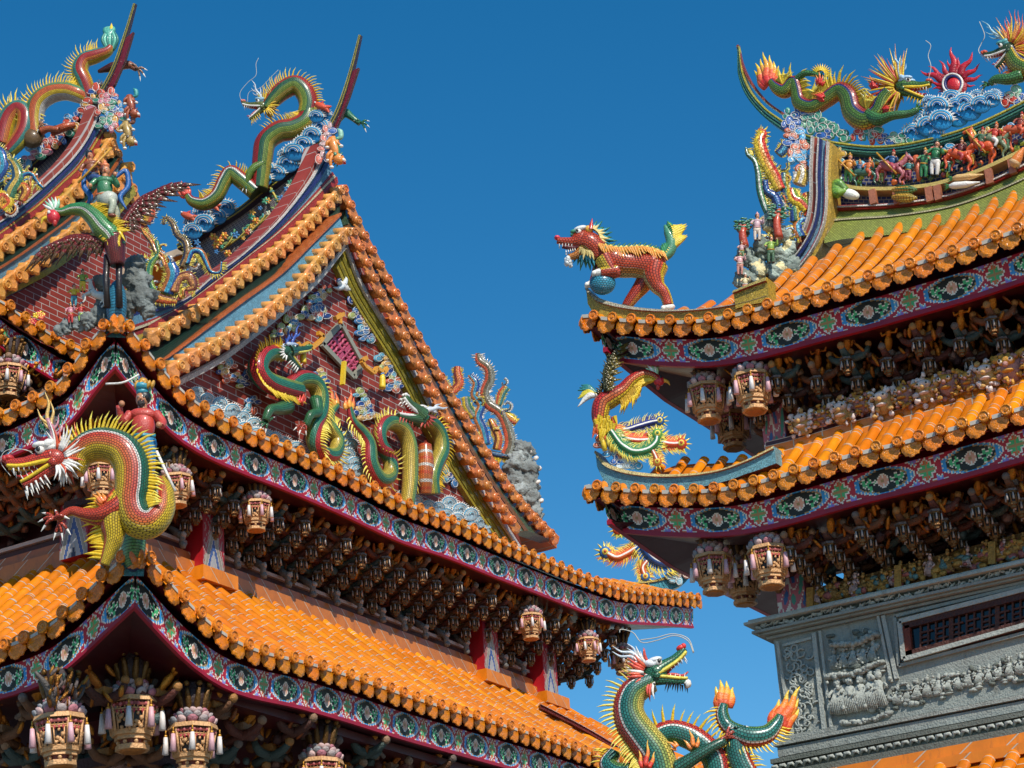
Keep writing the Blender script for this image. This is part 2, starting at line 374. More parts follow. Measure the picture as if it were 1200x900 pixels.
def tile_end(mb, c, a, out, dn, w, kind, col=None):
    """one antefix at c. kind 'disc' (end of a roll) or 'drip' (fan-shaped)"""
    col = col or ORT
    if kind == 'disc':
        r = w*.235; n = 12
        cs_ = [(1., -.05), (1., .05), (.8, .075), (.68, .035), (.3, .035), (.22, .07)]; V = []
        for fr_, o_ in cs_: V += [c+(a*math.cos(t)+dn*math.sin(t))*r*fr_+out*o_*w for t in [2*math.pi*k/n for k in range(n)]]
        F = [(j*n+k, j*n+(k+1) % n, (j+1)*n+(k+1) % n, (j+1)*n+k) for j in range(5) for k in range(n)]+[tuple(range(5*n, 6*n))]
        mb.add(V, F, col, 1, None, False)
    else:
        pts = [(-.38, -.24), (-.46, -.04), (-.45, .14), (-.36, .22), (-.31, .34), (-.17, .36), (-.1, .44), (0, .46), (.1, .44), (.17, .36), (.31, .34), (.36, .22), (.45, .14), (.46, -.04), (.38, -.24)]
        f = [c+a*x*w+dn*y*w-out*(abs(x)*.25*w-.02*w) for x, y in pts]; b = [p-out*.07*w for p in f]; n = len(pts)
        m_ = [c+a*x*w*.72+dn*(.06+(y-.06)*.72)*w+out*.05*w-out*abs(x)*.18*w for x, y in pts]
        F = [(n+k, n+(k+1) % n, (k+1) % n, k) for k in range(n)]+[(k, (k+1) % n, 2*n+(k+1) % n, 2*n+k) for k in range(n)]
        mb.add(f+b+m_, F+[tuple(range(2*n, 3*n))], col, 1, None, False)
def tiles(E, parent, name='tile_roof', s0=0, s1=None, nq=10, ends=True, mort=True, qmax=None, yaw=0):
    mb = MB(); s1 = s1 or E.ln; n = int(round((s1-s0)/E.pitch)); pt = (s1-s0)/n; r = pt*.27
    # bed
    ns = n
    V = []; F = []; UV = []
    for k in range(n+1):
        s = s0+k*pt; L = E.Lq(s) if qmax is None else min(E.Lq(s), qmax)
        for j in range(nq+1):
            q = -.04+(L+.04)*j/nq; V.append(E.P(s, q, .0)); UV.append((q, s))
    for k in range(n):
        for j in range(nq): F.append((k*(nq+1)+j, (k+1)*(nq+1)+j, (k+1)*(nq+1)+j+1, k*(nq+1)+j+1))
    mb.add(V, F, ORD, 0, UV, False)
    # under sheet so that the roof has thickness
    mb.add([v-np.array([0, 0, .07]) for v in V], [q[::-1] for q in F], H('6A1418'), 2, None, False)
    for k in range(n):
        s = s0+(k+.5)*pt; L = E.Lq(s) if qmax is None else min(E.Lq(s), qmax)
        if L < .12: L = .12
        P = [E.P(s, -.06+(L+.06)*j/nq, .03) for j in range(nq+1)]
        jr = 1+.04*(random.random()-.5); jv = random.random()-.5; cj = (ORT[0]*(1+.30*jv), ORT[1]*(1+.5*jv+.2*(random.random()-.5)), ORT[2])
        up = np.array([0, 0, 1.])
        o = len(mb.v); nn = 7; ll = 0
        T = nz(P[1]-P[0])
        V = []; UV = []
        for j, p in enumerate(P):
            if j: ll += np.linalg.norm(p-P[j-1])
            t = nz(P[min(j+1, nq)]-P[max(j-1, 0)]); u = nz(up-t*np.dot(up, t))
            for i in range(nn+1):
                an = math.pi*i/nn; V.append(p+E.a*math.cos(an)*r*jr+u*math.sin(an)*r*1.0*jr); UV.append((ll+.02*k, 1+.3*i/nn))
        F = [(j*(nn+1)+i, (j+1)*(nn+1)+i, (j+1)*(nn+1)+i+1, j*(nn+1)+i+1) for j in range(nq) for i in range(nn)]
        mb.add(V, F, cj, 0, UV, True)
        # raised joint rings
        step = .36; q = .3
        while q < L-.1 and L > .5:
            p = E.P(s, q, .03); t = nz(E.P(s, q+.05, .03)-E.P(s, q-.05, .03)); u = nz(up-t*np.dot(up, t))
            V = [p+t*dd+E.a*math.cos(math.pi*i/nn)*r*1.06+u*math.sin(math.pi*i/nn)*r*1.06 for dd in (-.005, .005) for i in range(nn+1)]
            mb.add(V, [(i, i+1, nn+2+i, nn+1+i) for i in range(nn)], MORT, 2, None, False); q += step
    if ends:
        out = -E.i; dn = np.array([0, 0, -1.])
        for k in range(n):
            s = s0+(k+.5)*pt; t = nz(E.P(s+.1, 0)-E.P(s-.1, 0))
            p = E.P(s, 0, .055); tile_end(mb, p+out*.10, t, out, nz(dn-t*np.dot(dn, t)), pt*1.12, 'disc', tuple(c*(1+.2*(random.random()-.5)) for c in ORT))
        for k in range(n+1):
            s = s0+k*pt; 
            if s > s1-.02: s = s1-.05
            t = nz(E.P(s+.1, 0)-E.P(s-.1, 0)); d2 = nz(dn-t*np.dot(dn, t)); p = E.P(s, 0, -.035)
            tile_end(mb, p+out*.07, t, out, d2, pt*1.02, 'drip', tuple(c*(1+.2*(random.random()-.5)) for c in ORT))
            if mort:
                c0 = E.P(s, -.02, .045); mb.box(c0+out*.02, t*pt*.2, out*.035, np.array([0, 0, .022]), MORT, 2)
    return mb.build(name, [M['tile'], M['boss'], M['paint']], parent)
def fascia(E, parent, h=.32, q=.13, dz=-.13, cell=None, s0=0, s1=None, nv=18, soffit=1.3, lean=.04):
    s1 = s1 or E.ln; cell = cell or h*2.75; n = int(round((s1-s0)/cell)); cell = (s1-s0)/n; nu = 56
    zf = (lambda s: E.P(s, q)[2]); out = -E.i
    zE = lambda s: E.zf(s)+dz
    mb = MB()
    def pt(u, v):
        s = s0+(s1-s0)*u; b = E.p0+E.a*s+E.i*(q+lean*(1-v)); return np.array([b[0], b[1], zE(s)-h*(1-v)])
    ph = .13
    def colf(u, v):
        x = (u*n+ph) % 1.0; return painted(x, v)
    mb.grid(pt, nu*n, nv, colf, 0, smooth=False)
    o1 = mb.build('painted_fascia', [M['paint']], parent)
    # red edge board + soffit
    mb = MB(); m = 60; A = []; B = []; Cc = []; Dd = []
    for k in range(m+1):
        s = s0+(s1-s0)*k/m; b = E.p0+E.a*s; z = zE(s)-h
        A.append(np.array([*(b+E.i*(q+lean-.015))[:2], z-.002])); B.append(np.array([*(b+E.i*(q+lean-.015))[:2], z-.055])); 
        L = min(soffit, E.Lq(s)+.0) if (E.h0 or E.h1) else soffit
        Cc.append(np.array([*(b+E.i*(q+lean+max(.03, L)))[:2], z-.02+.12*(L/soffit)])); 
    mb.strip(A, B, E.i*.0, H('96102A'), back=E.i*.06)
    V = [p for k in range(m+1) for p in (B[k]+E.i*.03, Cc[k])]
    mb.add(V, [(2*k, 2*k+1, 2*k+3, 2*k+2) for k in range(m)], H('3C060E'), 0, None, False)
    # top closing board behind the tiles
    V = []
    for k in range(m+1):
        s = s0+(s1-s0)*k/m; L = max(.05, min(.45, E.Lq(s)-.1)); a_ = A[k]+np.array([0, 0, h+.002]); V += [a_, np.array([*(a_+E.i*L)[:2], E.P(s, q+L)[2]-.075])]
    mb.add(V, [(2*k, 2*k+1, 2*k+3, 2*k+2) for k in range(m)], H('7A0C1C'), 0, None, False)
    mb.build('eave_board', [M['lacquer']], parent)
# ================================================================= LEFT HALL eaves
LC = EYE+.7*40*ray(160, 655)                   # lower eave corner
YL, XL = LC[1], LC[0]
UC = on(137, 377, 'Y', YL+1.4); YU, XU = UC[1], UC[0]
low_r = [(163, 652), (178, 665), (194, 689), (211, 708), (230, 728), (258, 750), (289, 767), (350, 775+3), (387, 790), (425, 802), (475, 820), (525, 835), (575, 850), (625, 865), (675, 882), (707, 893)]
low_r = [on(x, y, 'Y', YL) for x, y in low_r]; lowR_end = 38.3
low_r += [np.array([36.6, YL, 10.38]), np.array([lowR_end, YL, 10.75])]
low_l = [on(x, y, 'X', XL) for x, y in [(155, 653), (139, 665), (128, 679), (111, 692), (94, 711), (78, 725), (58, 742), (36, 753), (14, 761), (-10, 768)]]
low_l += [np.array([XL, YL+8, low_l[-1][2]-.0])]
up_r = [on(x, y, 'Y', YU) for x, y in [(137, 377), (150, 387), (162, 402), (172, 420), (185, 440), (195, 452), (207, 465), (220, 475), (235, 485), (252, 492), (277, 505), (300, 515), (332, 527), (375, 547), (405, 560), (483, 600), (527, 613), (580, 637), (637, 660), (690, 683), (733, 697), (783, 700), (818, 704)]]
up_l = [on(x, y, 'X', XU) for x, y in [(137, 377), (125, 387), (110, 402), (97, 420), (85, 440), (72, 455), (54, 467), (37, 474), (22, 482), (5, 490), (-20, 499)]]
up_l += [np.array([XU, YU+7, up_l[-1][2]-.05])]
X1, Y1 = np.array([1., 0, 0]), np.array([0, 1., 0])
zz_ = curve_fn(low_r, 0); E_lr = Eave((XL, YL, 0), X1, Y1, lowR_end-XL, lambda s: zz_(XL+s), 2.7, 12.1, pitch=.335, k=.15)
z2_ = curve_fn(low_l, 1); E_ll = Eave((XL, YL, 0), Y1, X1, 8, lambda s: z2_(YL+s), 2.7, 12.1, hip1=False, pitch=.335, k=.15)
xu1 = up_r[-1][0]; z3_ = curve_fn(up_r, 0); E_ur = Eave((XU, YU, 0), X1, Y1, xu1-XU, lambda s: z3_(XU+s), 1.2, lambda s: z3_(XU+s)+.55, pitch=.335, k=0)
z4_ = curve_fn(up_l, 1); E_ul = Eave((XU, YU, 0), Y1, X1, 7, lambda s: z4_(YU+s), 1.6, lambda s: z4_(YU+s)+.9, hip1=False, pitch=.335, k=.0)
hallL = thing('temple_hall', 'left temple hall with two stacked orange tiled roofs and red brick dragon gable', 'temple', (28, 24, 0))
tiles(E_lr, hallL, 'lower_tile_roof'); tiles(E_ll, hallL, 'lower_tile_roof')
tiles(E_ur, hallL, 'upper_tile_roof', nq=5); tiles(E_ul, hallL, 'upper_tile_roof', nq=5)
for e in (E_lr, E_ll, E_ur, E_ul): fascia(e, hallL, h=.36, dz=-.15, s0=.158)
# ================================================================= RIGHT HALL eaves
RS = .765
RC = EYE+RS*34*ray(690, 376); XR, YR = RC[0], RC[1]
ru = [(690, 376), (715, 380), (765, 383), (805, 384), (830, 382), (849, 379), (873, 374), (897, 366), (924, 359), (951, 350), (978, 344), (999, 338), (1023, 332), (1047, 323), (1074, 317), (1098, 308), (1125, 302), (1149, 293), (1173, 284), (1197, 275), (1240, 262)]
rm = [(694, 575), (705, 577), (732, 580), (760, 581), (785, 582), (812, 582), (837, 581), (862, 578), (887, 572), (910, 566), (937, 557), (962, 550), (987, 542), (1015, 535), (1040, 529), (1067, 524), (1095, 515), (1122, 507), (1147, 500), (1175, 492), (1197, 485), (1240, 472)]
ru = [on(x, y, 'X', XR) for x, y in ru]; rm = [on(x, y, 'X', XR) for x, y in rm]
ru += [np.array([XR, 1., ru[-1][2]])]; rm += [np.array([XR, 1., rm[-1][2]])]
zr_ = curve_fn(ru, 1); zm_ = curve_fn(rm, 1)
XRID = XR+3.0                                   # ridge plane
def rtop(Y):
    px_ = [(960, 268), (990, 263), (1035, 257), (1098, 245), (1146, 233), (1194, 215), (1240, 196)]
    q = np.array([on(x, y, 'X', XRID-.15) for x, y in px_]); o = np.argsort(q[:, 1]); return float(np.interp(Y, q[o, 1], q[o, 2]))-.10
YM = rm[0][1]
E_ru = Eave((XR, YR, 0), -Y1, X1, YR-1., lambda s: zr_(YR-s), 2.85, lambda s: rtop(YR-s), hip1=False, pitch=.245, k=.3)
E_rm = Eave((XR, YM, 0), -Y1, X1, YM-1., lambda s: zm_(YM-s), .78, lambda s: zm_(YM-s)+.62, hip1=False, pitch=.245, k=.1)
hallR = thing('temple_hall', 'right temple hall with grey carved stone wall under upturned orange tiled eaves', 'temple', (25, 8, 0))
tiles(E_ru, hallR, 'upper_tile_roof', nq=12); tiles(E_rm, hallR, 'middle_tile_roof', nq=5)
for e in (E_ru, E_rm): fascia(e, hallR, h=.28, dz=-.09, cell=.98, q=.2, s0=.235)
# the side eaves of the right hall (run away from the viewer, seen from below)
for (Yc, zc, zfn) in ((YR, ru[0][2], zr_), (YM, rm[0][2], zm_)):
    ee = Eave((XR, Yc, 0), X1, -Y1, 4.6, (lambda s, zc=zc: zc-.10*min(s, 1.5)), 1.0 if zfn is zr_ else .8, (lambda s, zc=zc: zc-.10*min(s, 1.5)+.12), hip1=False, pitch=.245, k=.2)
    tiles(ee, hallR, 'side_tile_roof', nq=6); fascia(ee, hallR, h=.29, dz=-.11, cell=.98, nv=12)
# ================================================================= LEFT HALL walls, gable, verges, ridge
def row_of_tiles(mb, pts, out, pitch, w, c=None, droop=.25, tube=.22):
    P = np.array(pts); n = max(2, int(round(plen(crm(P, 60))/pitch))); Q = even(crm(P, 120), n+1); out = nz(np.array(out, float)+np.array([0, 0, -droop]))
    for k in range(n):
        c0 = c or H('E49A44'); cj = tuple(x*(1+.22*(random.random()-.5)) for x in c0)
        t = nz(Q[k+1]-Q[k]); d = np.cross(t, out); d = d if d[2] < 0 else -d; d = nz(d)
        p = Q[k]; 
        mb.tube([p-out*tube, p+out*.10], [w*.26, w*.27], cj, n=8, mat=0)
        tile_end(mb, p+out*.10, t, out, d, w*.9, 'disc', cj)
        p = (Q[k]+Q[k+1])/2; tile_end(mb, p+out*.08, t, out, d, w*1.15, 'drip', tuple(x*(1+.2*(random.random()-.5)) for x in c0))
GY = YL+2.4
def PY(pts, off=0, G=GY): return np.array([on(x, y, 'Y', G+off) for x, y in pts])
def PXp(pts, X): return np.array([on(x, y, 'X', X) for x, y in pts])
outY = np.array([0, -1., 0]); outX = np.array([-1., 0, 0])
def poly_wall(name, pts, axis, parent, mat, col, thick=.3, scale=1.):
    P = np.array(pts); back = np.array([0, thick, 0]) if axis == 'Y' else np.array([thick, 0, 0]); n = len(P)
    mb = MB(); hx = 0 if axis == 'Y' else 1
    uv = [(p[hx]*scale, p[2]*scale) for p in P]*2
    F = [tuple(range(n)), tuple(range(n, 2*n))[::-1]]+[(i, n+i, n+(i+1) % n, (i+1) % n) for i in range(n)]
    mb.add(list(P)+list(P+back), F, col, 0, uv, False); return mb.build(name, mat, parent)
BRK = H('8E3224')
inL = [(405, 292), (375, 330), (340, 362), (300, 395), (260, 425), (205, 455), (188, 468)]
inR = [(405, 292), (425, 341), (475, 422), (515, 500), (560, 572), (606, 642)]
outline = inL+[(210, 492), (300, 545), (400, 592), (500, 632), (600, 668)]+inR[::-1][:-1]
poly_wall('gable_wall', PY(outline), 'Y', hallL, M['brick'], BRK)
def lerp2(A, B, f): 
    A, B = even(crm(A, 60), 40), even(crm(B, 60), 40); return A*(1-f)+B*f
def bands(mb, A, B, spec, back, sub_=0):
    """stack of thin ribbons from curve A to curve B: spec = [(fraction, colour, proud, matidx)]"""
    f = 0; tot = sum(x[0] for x in spec)
    for w_, c, pr, mi in spec:
        a, b = lerp2(A, B, f/tot), lerp2(A, B, (f+w_)/tot); mb.strip(a, b, np.array(back)*-pr, c, back=np.array(back)*.3, mat=mi); f += w_
# left rake pieces
mL2 = [(405, 284), (372, 322), (337, 354), (297, 387), (257, 417), (202, 447), (186, 459)]
r2L = [(404, 272), (385, 291), (368, 309), (350, 333), (325, 354), (300, 374), (262, 397), (225, 417), (195, 436)]
trL = [(397, 250), (362, 285), (325, 320), (287, 347), (250, 375), (200, 414), (180, 426)]
gnL = [(397, 238), (380, 257), (352, 283), (325, 305), (287, 332), (250, 361), (208, 388), (176, 409)]
r1L = [(396, 224), (378, 243), (350, 270), (325, 293), (287, 319), (250, 349), (212, 374), (172, 397)]
tpL = [(392, 208), (374, 226), (348, 252), (322, 276), (287, 303), (250, 332), (215, 357), (172, 382)]
bkL = [(372, 168), (362, 200), (330, 248), (287, 293), (250, 320), (225, 343), (208, 352), (186, 352), (170, 342)]
mb = MB(); bk = np.array([0, 1., 0])
bands(mb, PY(inL, -.2), PY(mL2, -.22), [(1, K('white'), .0, 1), (.4, H('9A8878'), .03, 1)], bk)
bands(mb, PY(mL2, -.18), PY(r2L, -.42), [(1, H('9E3E2C'), 0, 0)], bk)
bands(mb, PY(r2L, -.44), PY(trL, -.34), [(1, H('6FA6BE'), 0, 1), (.15, H('C86A30'), .05, 1)], bk)
bands(mb, PY(trL, -.3), PY(gnL, .05), [(1, H('2F5A4A') if k % 2 else H('1F4238'), .0 if k % 2 else .03, 1) for k in range(14)], bk)
bands(mb, PY(gnL, .02), PY(tpL, .12), [(.5, H('A04A2A'), 0, 1), (.25, H('D8B23A'), .04, 1), (.25, H('B03A30'), .06, 1)], bk)
bands(mb, PY(tpL, .1), PY(bkL, .12), [(.5, H('E6D8B0'), .03, 1), (.5, H('B0342C'), .02, 1), (1.6, H('79A9C2'), .0, 1), (.9, H('2C3878'), .05, 1), (.9, H('86AFC6'), .0, 1), (.4, H('E2DED6'), .05, 1), (.8, H('7A2A20'), .0, 0), (.8, H('8E3024'), .0, 0)], bk)
mb.build('left_verge', [M['brick'], M['fine']], hallL)
# right rake pieces
ybR = [(394, 312), (414, 352), (464, 432), (503, 508), (546, 578), (588, 640)]
mR2 = [(406, 284), (429, 338), (480, 418), (520, 496), (565, 568), (612, 642)]
r2R = [(411, 272), (432, 318), (447, 350), (466, 382), (486, 424), (514, 474), (542, 526), (572, 574), (606, 622)]
g2R = [(408, 262), (436, 318), (452, 346), (472, 378), (494, 420), (520, 468), (550, 520), (582, 570), (618, 622)]
r1R = [(400, 222), (420, 268), (440, 306), (464, 350), (485, 390), (507, 430), (533, 474), (555, 510), (592, 568), (622, 604), (652, 634)]
mb = MB()
bands(mb, PY(ybR, -.1), PY(inR, -.1), [(1, H('8E8428') if k % 2 else H('B8A436'), .02*(k % 2), 1) for k in range(6)], bk)
bands(mb, PY(inR, -.14), PY(mR2, -.14), [(1, K('white'), .03, 1), (.5, H('B4604A'), .0, 1)], bk)
bands(mb, PY(mR2, -.1), PY(r2R, -.16), [(1, H('9E3E2C'), 0, 0)], bk)
bands(mb, PY(r2R, -.15), PY(g2R, .0), [(1, H('5E7A5C'), 0, 1), (.6, H('8A5A34'), .02, 1)], bk)
bands(mb, PY(g2R, -.02), PY(r1R, .12), [(1, H('4C6A50'), 0, 1), (1, H('4A2418'), 0, 1), (.7, H('6A3020'), 0, 1)], bk)  # brown bands paint in the shadow beneath the outer tile row
mb.build('right_verge', [M['brick'], M['fine']], hallL)
for a_, c_ in ((PY(r2L, -.58), 'E8A050'), (PY(r1L, -.08), 'E8A050'), (PY(r2R, -.3), 'D27A34'), (PY(r1R, -.02), 'D27A34')):
    mb = MB(); row_of_tiles(mb, a_, outY, .31, .33, H(c_)); mb.build('verge_tiles', [M['glaze'], M['boss']], hallL)
# plaster behind the right verge: roof slope running back from the outer row
mb = MB(); R1 = even(crm(PY(r1R, .2), 60), 30); mb.strip(R1, R1+np.array([0, 5.5, 0]), (0, 0, .0), ORD, back=(0, 0, -.15))
L1 = even(crm(PY(tpL, .35), 60), 30); mb.strip(L1-np.array([0, 0, .5]), L1+np.array([0, .5, -.5]), (0, 0, 0), ORD, back=(0, 0, -.15))
mb.build('back_slope', [M['tile']], hallL)
# ---- main ridge (a wall along Y) with swallow-tail rail
def ridge(parent, X, rail, paneltop, panelbot, lattice, pinkpoly, w=8, name='main_ridge'):
    mb = MB()
    A = crm(PXp(rail, X), 60); 
    # rail width grows from the tip
    T = np.gradient(A, axis=0); N_ = np.array([nz(np.cross(t, (1., 0, 0))) for t in T]); N_ = np.array([n if n[2] < 0 else -n for n in N_])
    N_ = np.array([nz(np.cross((1., 0, 0), t)) for t in T]); 
    if N_[0][2] > 0: N_ = -N_
    # keep consistent orientation: pointing to the lower/right side of the rail
    wd = np.interp(np.linspace(0, 1, 60), [0, .55, 1], [w, w, w*.35])*.014
    B = A+N_*wd[:, None]
    for k, c in enumerate(['D8CC50', '3F7F78', '23566A', '4C8A70', 'C8B84A', '3A2A4A']):
        a, b = A*(1-k/6)+B*k/6, A*(1-(k+1)/6)+B*(k+1)/6; tk = np.interp(np.linspace(0, 1, 60), [0, .45, .75, 1], [.16, .16, .06, .03])[:, None]; mb.strip(a, b, np.array([[-1., 0, 0]])*(tk+.02*((k+1) % 2)), H(c), back=np.array([[1., 0, 0]])*tk, mat=0)
    o = mb.build('ridge_rail', [M['fine']], parent)
    mb = MB(); A, B = even(crm(PXp(paneltop, X), 60), 40), even(crm(PXp(panelbot, X), 60), 40)
    mb.strip(A, B, (-.05, 0, 0), lattice, back=(.05, 0, 0), mat=0)
    mb.build('ridge_panel', [M['smalltile']], parent)
    if pinkpoly:
        mb = MB(); P = PXp(pinkpoly, X); n = len(P)
        mb.prism(list(P+np.array([.03, 0, 0])), (-.06, 0, 0), H('8A2438'), H('5A1A24')); mb.build('ridge_tail_plate', [M['fine']], parent)
XG = on(405, 225, 'Y', GY)[0]
rail1 = [(214, 290), (250, 270), (285, 248), (315, 224), (340, 205), (370, 175), (390, 145), (402, 115), (412, 82), (422, 42)]
ridge(hallL, XG, rail1, [(216, 293), (285, 252), (340, 210), (372, 178), (390, 152)], [(216, 352), (250, 330), (287, 302), (330, 258), (366, 206)], H('5E5866'),
      [(376, 178), (392, 150), (404, 118), (414, 84), (421, 80), (410, 114), (397, 146), (383, 173)])
# ---- second (rear) hall: gable, ridge, eave
hallB = thing('temple_hall', 'rear temple hall at far left, its red brick gable half hidden by the phoenix', 'temple', (29, 32, 0))
G2 = 25.5; P2 = lambda pts, off=0: PY(pts, off, G2)
rBL = [(150, 196), (120, 236), (92, 266), (67, 284), (52, 300), (35, 311), (17, 323), (0, 336), (-25, 350)]
tr2 = [(140, 185), (112, 224), (82, 254), (50, 278), (25, 296), (0, 312), (-25, 326)]
rAL = [(128, 168), (100, 208), (82, 228), (50, 256), (25, 273), (0, 290), (-25, 306)]
gn2 = [(132, 178), (104, 218), (84, 238), (52, 266), (27, 284), (0, 300), (-25, 316)]
tp2 = [(122, 152), (94, 194), (74, 214), (46, 240), (22, 258), (0, 274), (-25, 290)]
bk2 = [(112, 124), (100, 155), (78, 185), (50, 212), (22, 238), (0, 254), (-25, 268)]
ys2 = [(158, 228), (130, 262), (100, 290), (62, 318), (30, 336), (2, 350), (-25, 362)]
poly_wall('gable_wall', P2([(150, 216), (100, 292), (30, 338), (-25, 364), (-25, 400), (60, 420), (150, 420), (220, 420), (190, 300)]), 'Y', hallB, M['brick'], BRK)
mb = MB()
bands(mb, P2(ys2, -.12), P2(rBL, -.16), [(.5, H('C8B838'), .03, 1), (1, H('7E3426'), 0, 0)], bk)
bands(mb, P2(rBL, -.18), P2(tr2, -.2), [(1, H('6FA6BE'), 0, 1), (.15, H('C86A30'), .05, 1)], bk)
bands(mb, P2(tr2, -.18), P2(gn2, .05), [(1, H('2F5A4A') if k % 2 else H('1F4238'), .0 if k % 2 else .03, 1) for k in range(10)], bk)
bands(mb, P2(gn2, .02), P2(tp2, .12), [(.5, H('A04A2A'), 0, 1), (.25, H('D8B23A'), .04, 1), (.25, H('B03A30'), .06, 1)], bk)
bands(mb, P2(tp2, .1), P2(bk2, .12), [(.6, H('D8B24A'), .03, 1), (.4, H('B0342C'), .02, 1), (1.4, H('79A9C2'), .0, 1), (.9, H('2C3878'), .05, 1), (.7, H('86AFC6'), .0, 1), (.3, H('E2DED6'), .05, 1), (1.6, H('8E3A2C'), .0, 0)], bk)
mb.build('left_verge', [M['brick'], M['fine']], hallB)
rR2 = [(128, 160), (136, 184), (144, 206), (158, 232), (170, 262)]
mb = MB(); bands(mb, P2([(118, 170), (128, 196), (138, 220), (150, 246), (164, 276)], 0), P2(rR2, .05), [(1, H('4C6A50'), 0, 1), (.7, H('6A3020'), 0, 1)], bk); mb.build('right_verge', [M['brick'], M['fine']], hallB)
for a_ in (P2(rBL, -.3), P2(rAL, -.08), P2(rR2, -.0)): mb = MB(); row_of_tiles(mb, a_, outY, .38, .41); mb.build('verge_tiles', [M['glaze'], M['boss']], hallB)
rail2 = [(0, 222), (20, 210), (40, 196), (60, 178), (85, 152), (103, 132), (118, 112), (134, 80), (147, 42), (158, 5)]
ridge(hallB, XG, rail2, [(0, 226), (40, 200), (85, 156), (112, 122)], [(0, 262), (40, 226), (80, 190), (104, 160)], H('34406A'),
      [(118, 116), (134, 86), (148, 46), (157, 38), (147, 72), (135, 100), (123, 115)], w=9)
e2 = [on(x, y, 'Y', G2-1.1) for x, y in [(-20, 347), (7, 362), (21, 374), (36, 382), (51, 392), (80, 410), (120, 425)]]; z5_ = curve_fn(e2, 0)
E_b = Eave((e2[0][0], G2-1.1, 0), X1, Y1, e2[-1][0]-e2[0][0], lambda s: z5_(e2[0][0]+s), .8, lambda s: z5_(e2[0][0]+s)+.5, hip0=False, hip1=False, pitch=.40, k=0)
tiles(E_b, hallB, 'rear_tile_roof', nq=4); fascia(E_b, hallB, h=.42, dz=-.16, soffit=1.)
mb = MB(); mb.box((XG+3, G2+.9, 14), (8, 0, 0), (0, .1, 0), (0, 0, 4.2), H('3A1410')); mb.build('rear_wall', M['lacquer'], hallB)
# ================================================================= LEFT HALL wall, base band, columns
YW = YL+2.8; XW = XL+2.8; WR = 35.6; ZB = 12.1
mb = MB()
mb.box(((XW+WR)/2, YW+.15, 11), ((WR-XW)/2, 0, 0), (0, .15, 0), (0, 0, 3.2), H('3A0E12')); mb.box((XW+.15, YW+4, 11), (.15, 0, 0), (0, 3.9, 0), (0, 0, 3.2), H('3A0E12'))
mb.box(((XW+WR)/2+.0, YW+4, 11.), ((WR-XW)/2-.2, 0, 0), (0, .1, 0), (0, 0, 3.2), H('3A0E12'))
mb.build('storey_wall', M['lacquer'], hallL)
mb = MB()
for (z0, z1, pr, c, mt) in ((ZB-.12, ZB+.14, .30, H('C87428'), 0), (ZB+.14, ZB+.30, .22, H('B8642A'), 0), (ZB+.30, ZB+.44, .1, H('4A1A18'), 1), (ZB+.44, ZB+.50, .16, H('C0A8A0'), 1)):
    mb.box(((XW+WR)/2-pr/2, YW-pr/2, (z0+z1)/2), ((WR-XW)/2+pr/2, 0, 0), (0, pr/2, 0), (0, 0, (z1-z0)/2-.001), c, mt)
    mb.box((XW-pr/2, YW+3.5, (z0+z1)/2), (pr/2, 0, 0), (0, 3.5, 0), (0, 0, (z1-z0)/2-.001), c, mt)
mb.build('base_course', [M['tile'], M['paint']], hallL)
def chevron_panel(mb, T, w, h):
    """painted column face: red scroll ground above, stepped chevron peak below; T(u,v) -> 3D, u -1..1, v 0..1"""
    def col(u, v):
        x = abs(u*2-1); y = v
        if y > .62+.0*x: 
            s_ = math.sin(u*9+3*math.sin(v*14))+math.cos(v*17+2*math.sin(u*7))
            return H('9A8880') if abs(s_) < .2 else H('8A1C2C')
        peak = .60-x*.55; d = peak-y
        if d < -.02: 
            s_ = math.sin(u*16+2*math.sin(v*22)); return H('9A8880') if (abs(s_) < .25 or -.05 > d > -.09) else H('98242E')
        if x > .93: return H('8E8A86')
        dd = (d % .15)/.15; k = int(d/.15)
        if dd < .26: return H('A8A098')
        return [H('8A8478'), H('3C5488'), H('9A9CA0'), H('2A2E48'), H('B0A890')][k % 5]
    mb.grid(lambda u, v: T(u*2-1, v), 26, 44, col, 0, smooth=False)
def column(mb, cx, cy, z0, z1, w, normal=outY, redside=True):
    n = np.array(normal); t = np.cross(ZZ, n)
    c = np.array([cx, cy, (z0+z1)/2]); mb.box(c, t*w/2, n*w/2, ZZ*(z1-z0)/2, H('A8121E'))
    f = c+n*(w/2+.004); chevron_panel(mb, lambda u, v: f+t*u*w/2*.98+ZZ*(v-.5)*(z1-z0), w, z1-z0)
for k, (px_, py_) in enumerate([(250, 690), (577, 800), (647, 828)]):
    p = on(px_, py_, 'Y', YW-.45); mb = MB(); column(mb, p[0], YW-.2, ZB-.1, 13.55, .52); mb.build('column', M['paint'], hallL)
    mb = MB(); mb.box((p[0]+.0, YW-.30, ZB-.12), (.42, 0, 0), (0, .30, 0), (0, 0, .11), ORT); mb.build('column_base', M['tile'], hallL)
p = on(96, 640, 'X', XW-.3); mb = MB(); column(mb, XW-.2, p[1], ZB-.1, 13.55, .55, outX); mb.build('column', M['paint'], hallL)
# storey below the lower roof: dark recessed wall
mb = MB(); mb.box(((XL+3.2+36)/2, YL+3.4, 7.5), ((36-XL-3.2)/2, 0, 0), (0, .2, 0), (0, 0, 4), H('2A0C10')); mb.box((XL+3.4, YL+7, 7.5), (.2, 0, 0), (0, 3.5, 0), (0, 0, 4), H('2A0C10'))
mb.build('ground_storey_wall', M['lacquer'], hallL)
mb = MB(); mb.box(((XL+36)/2+.6, YL+1.9, 9.35), ((36-XL)/2-1.2, 0, 0), (0, 1.5, 0), (0, 0, .06), H('4A0C14')); mb.build('soffit_board', M['lacquer'], hallL)
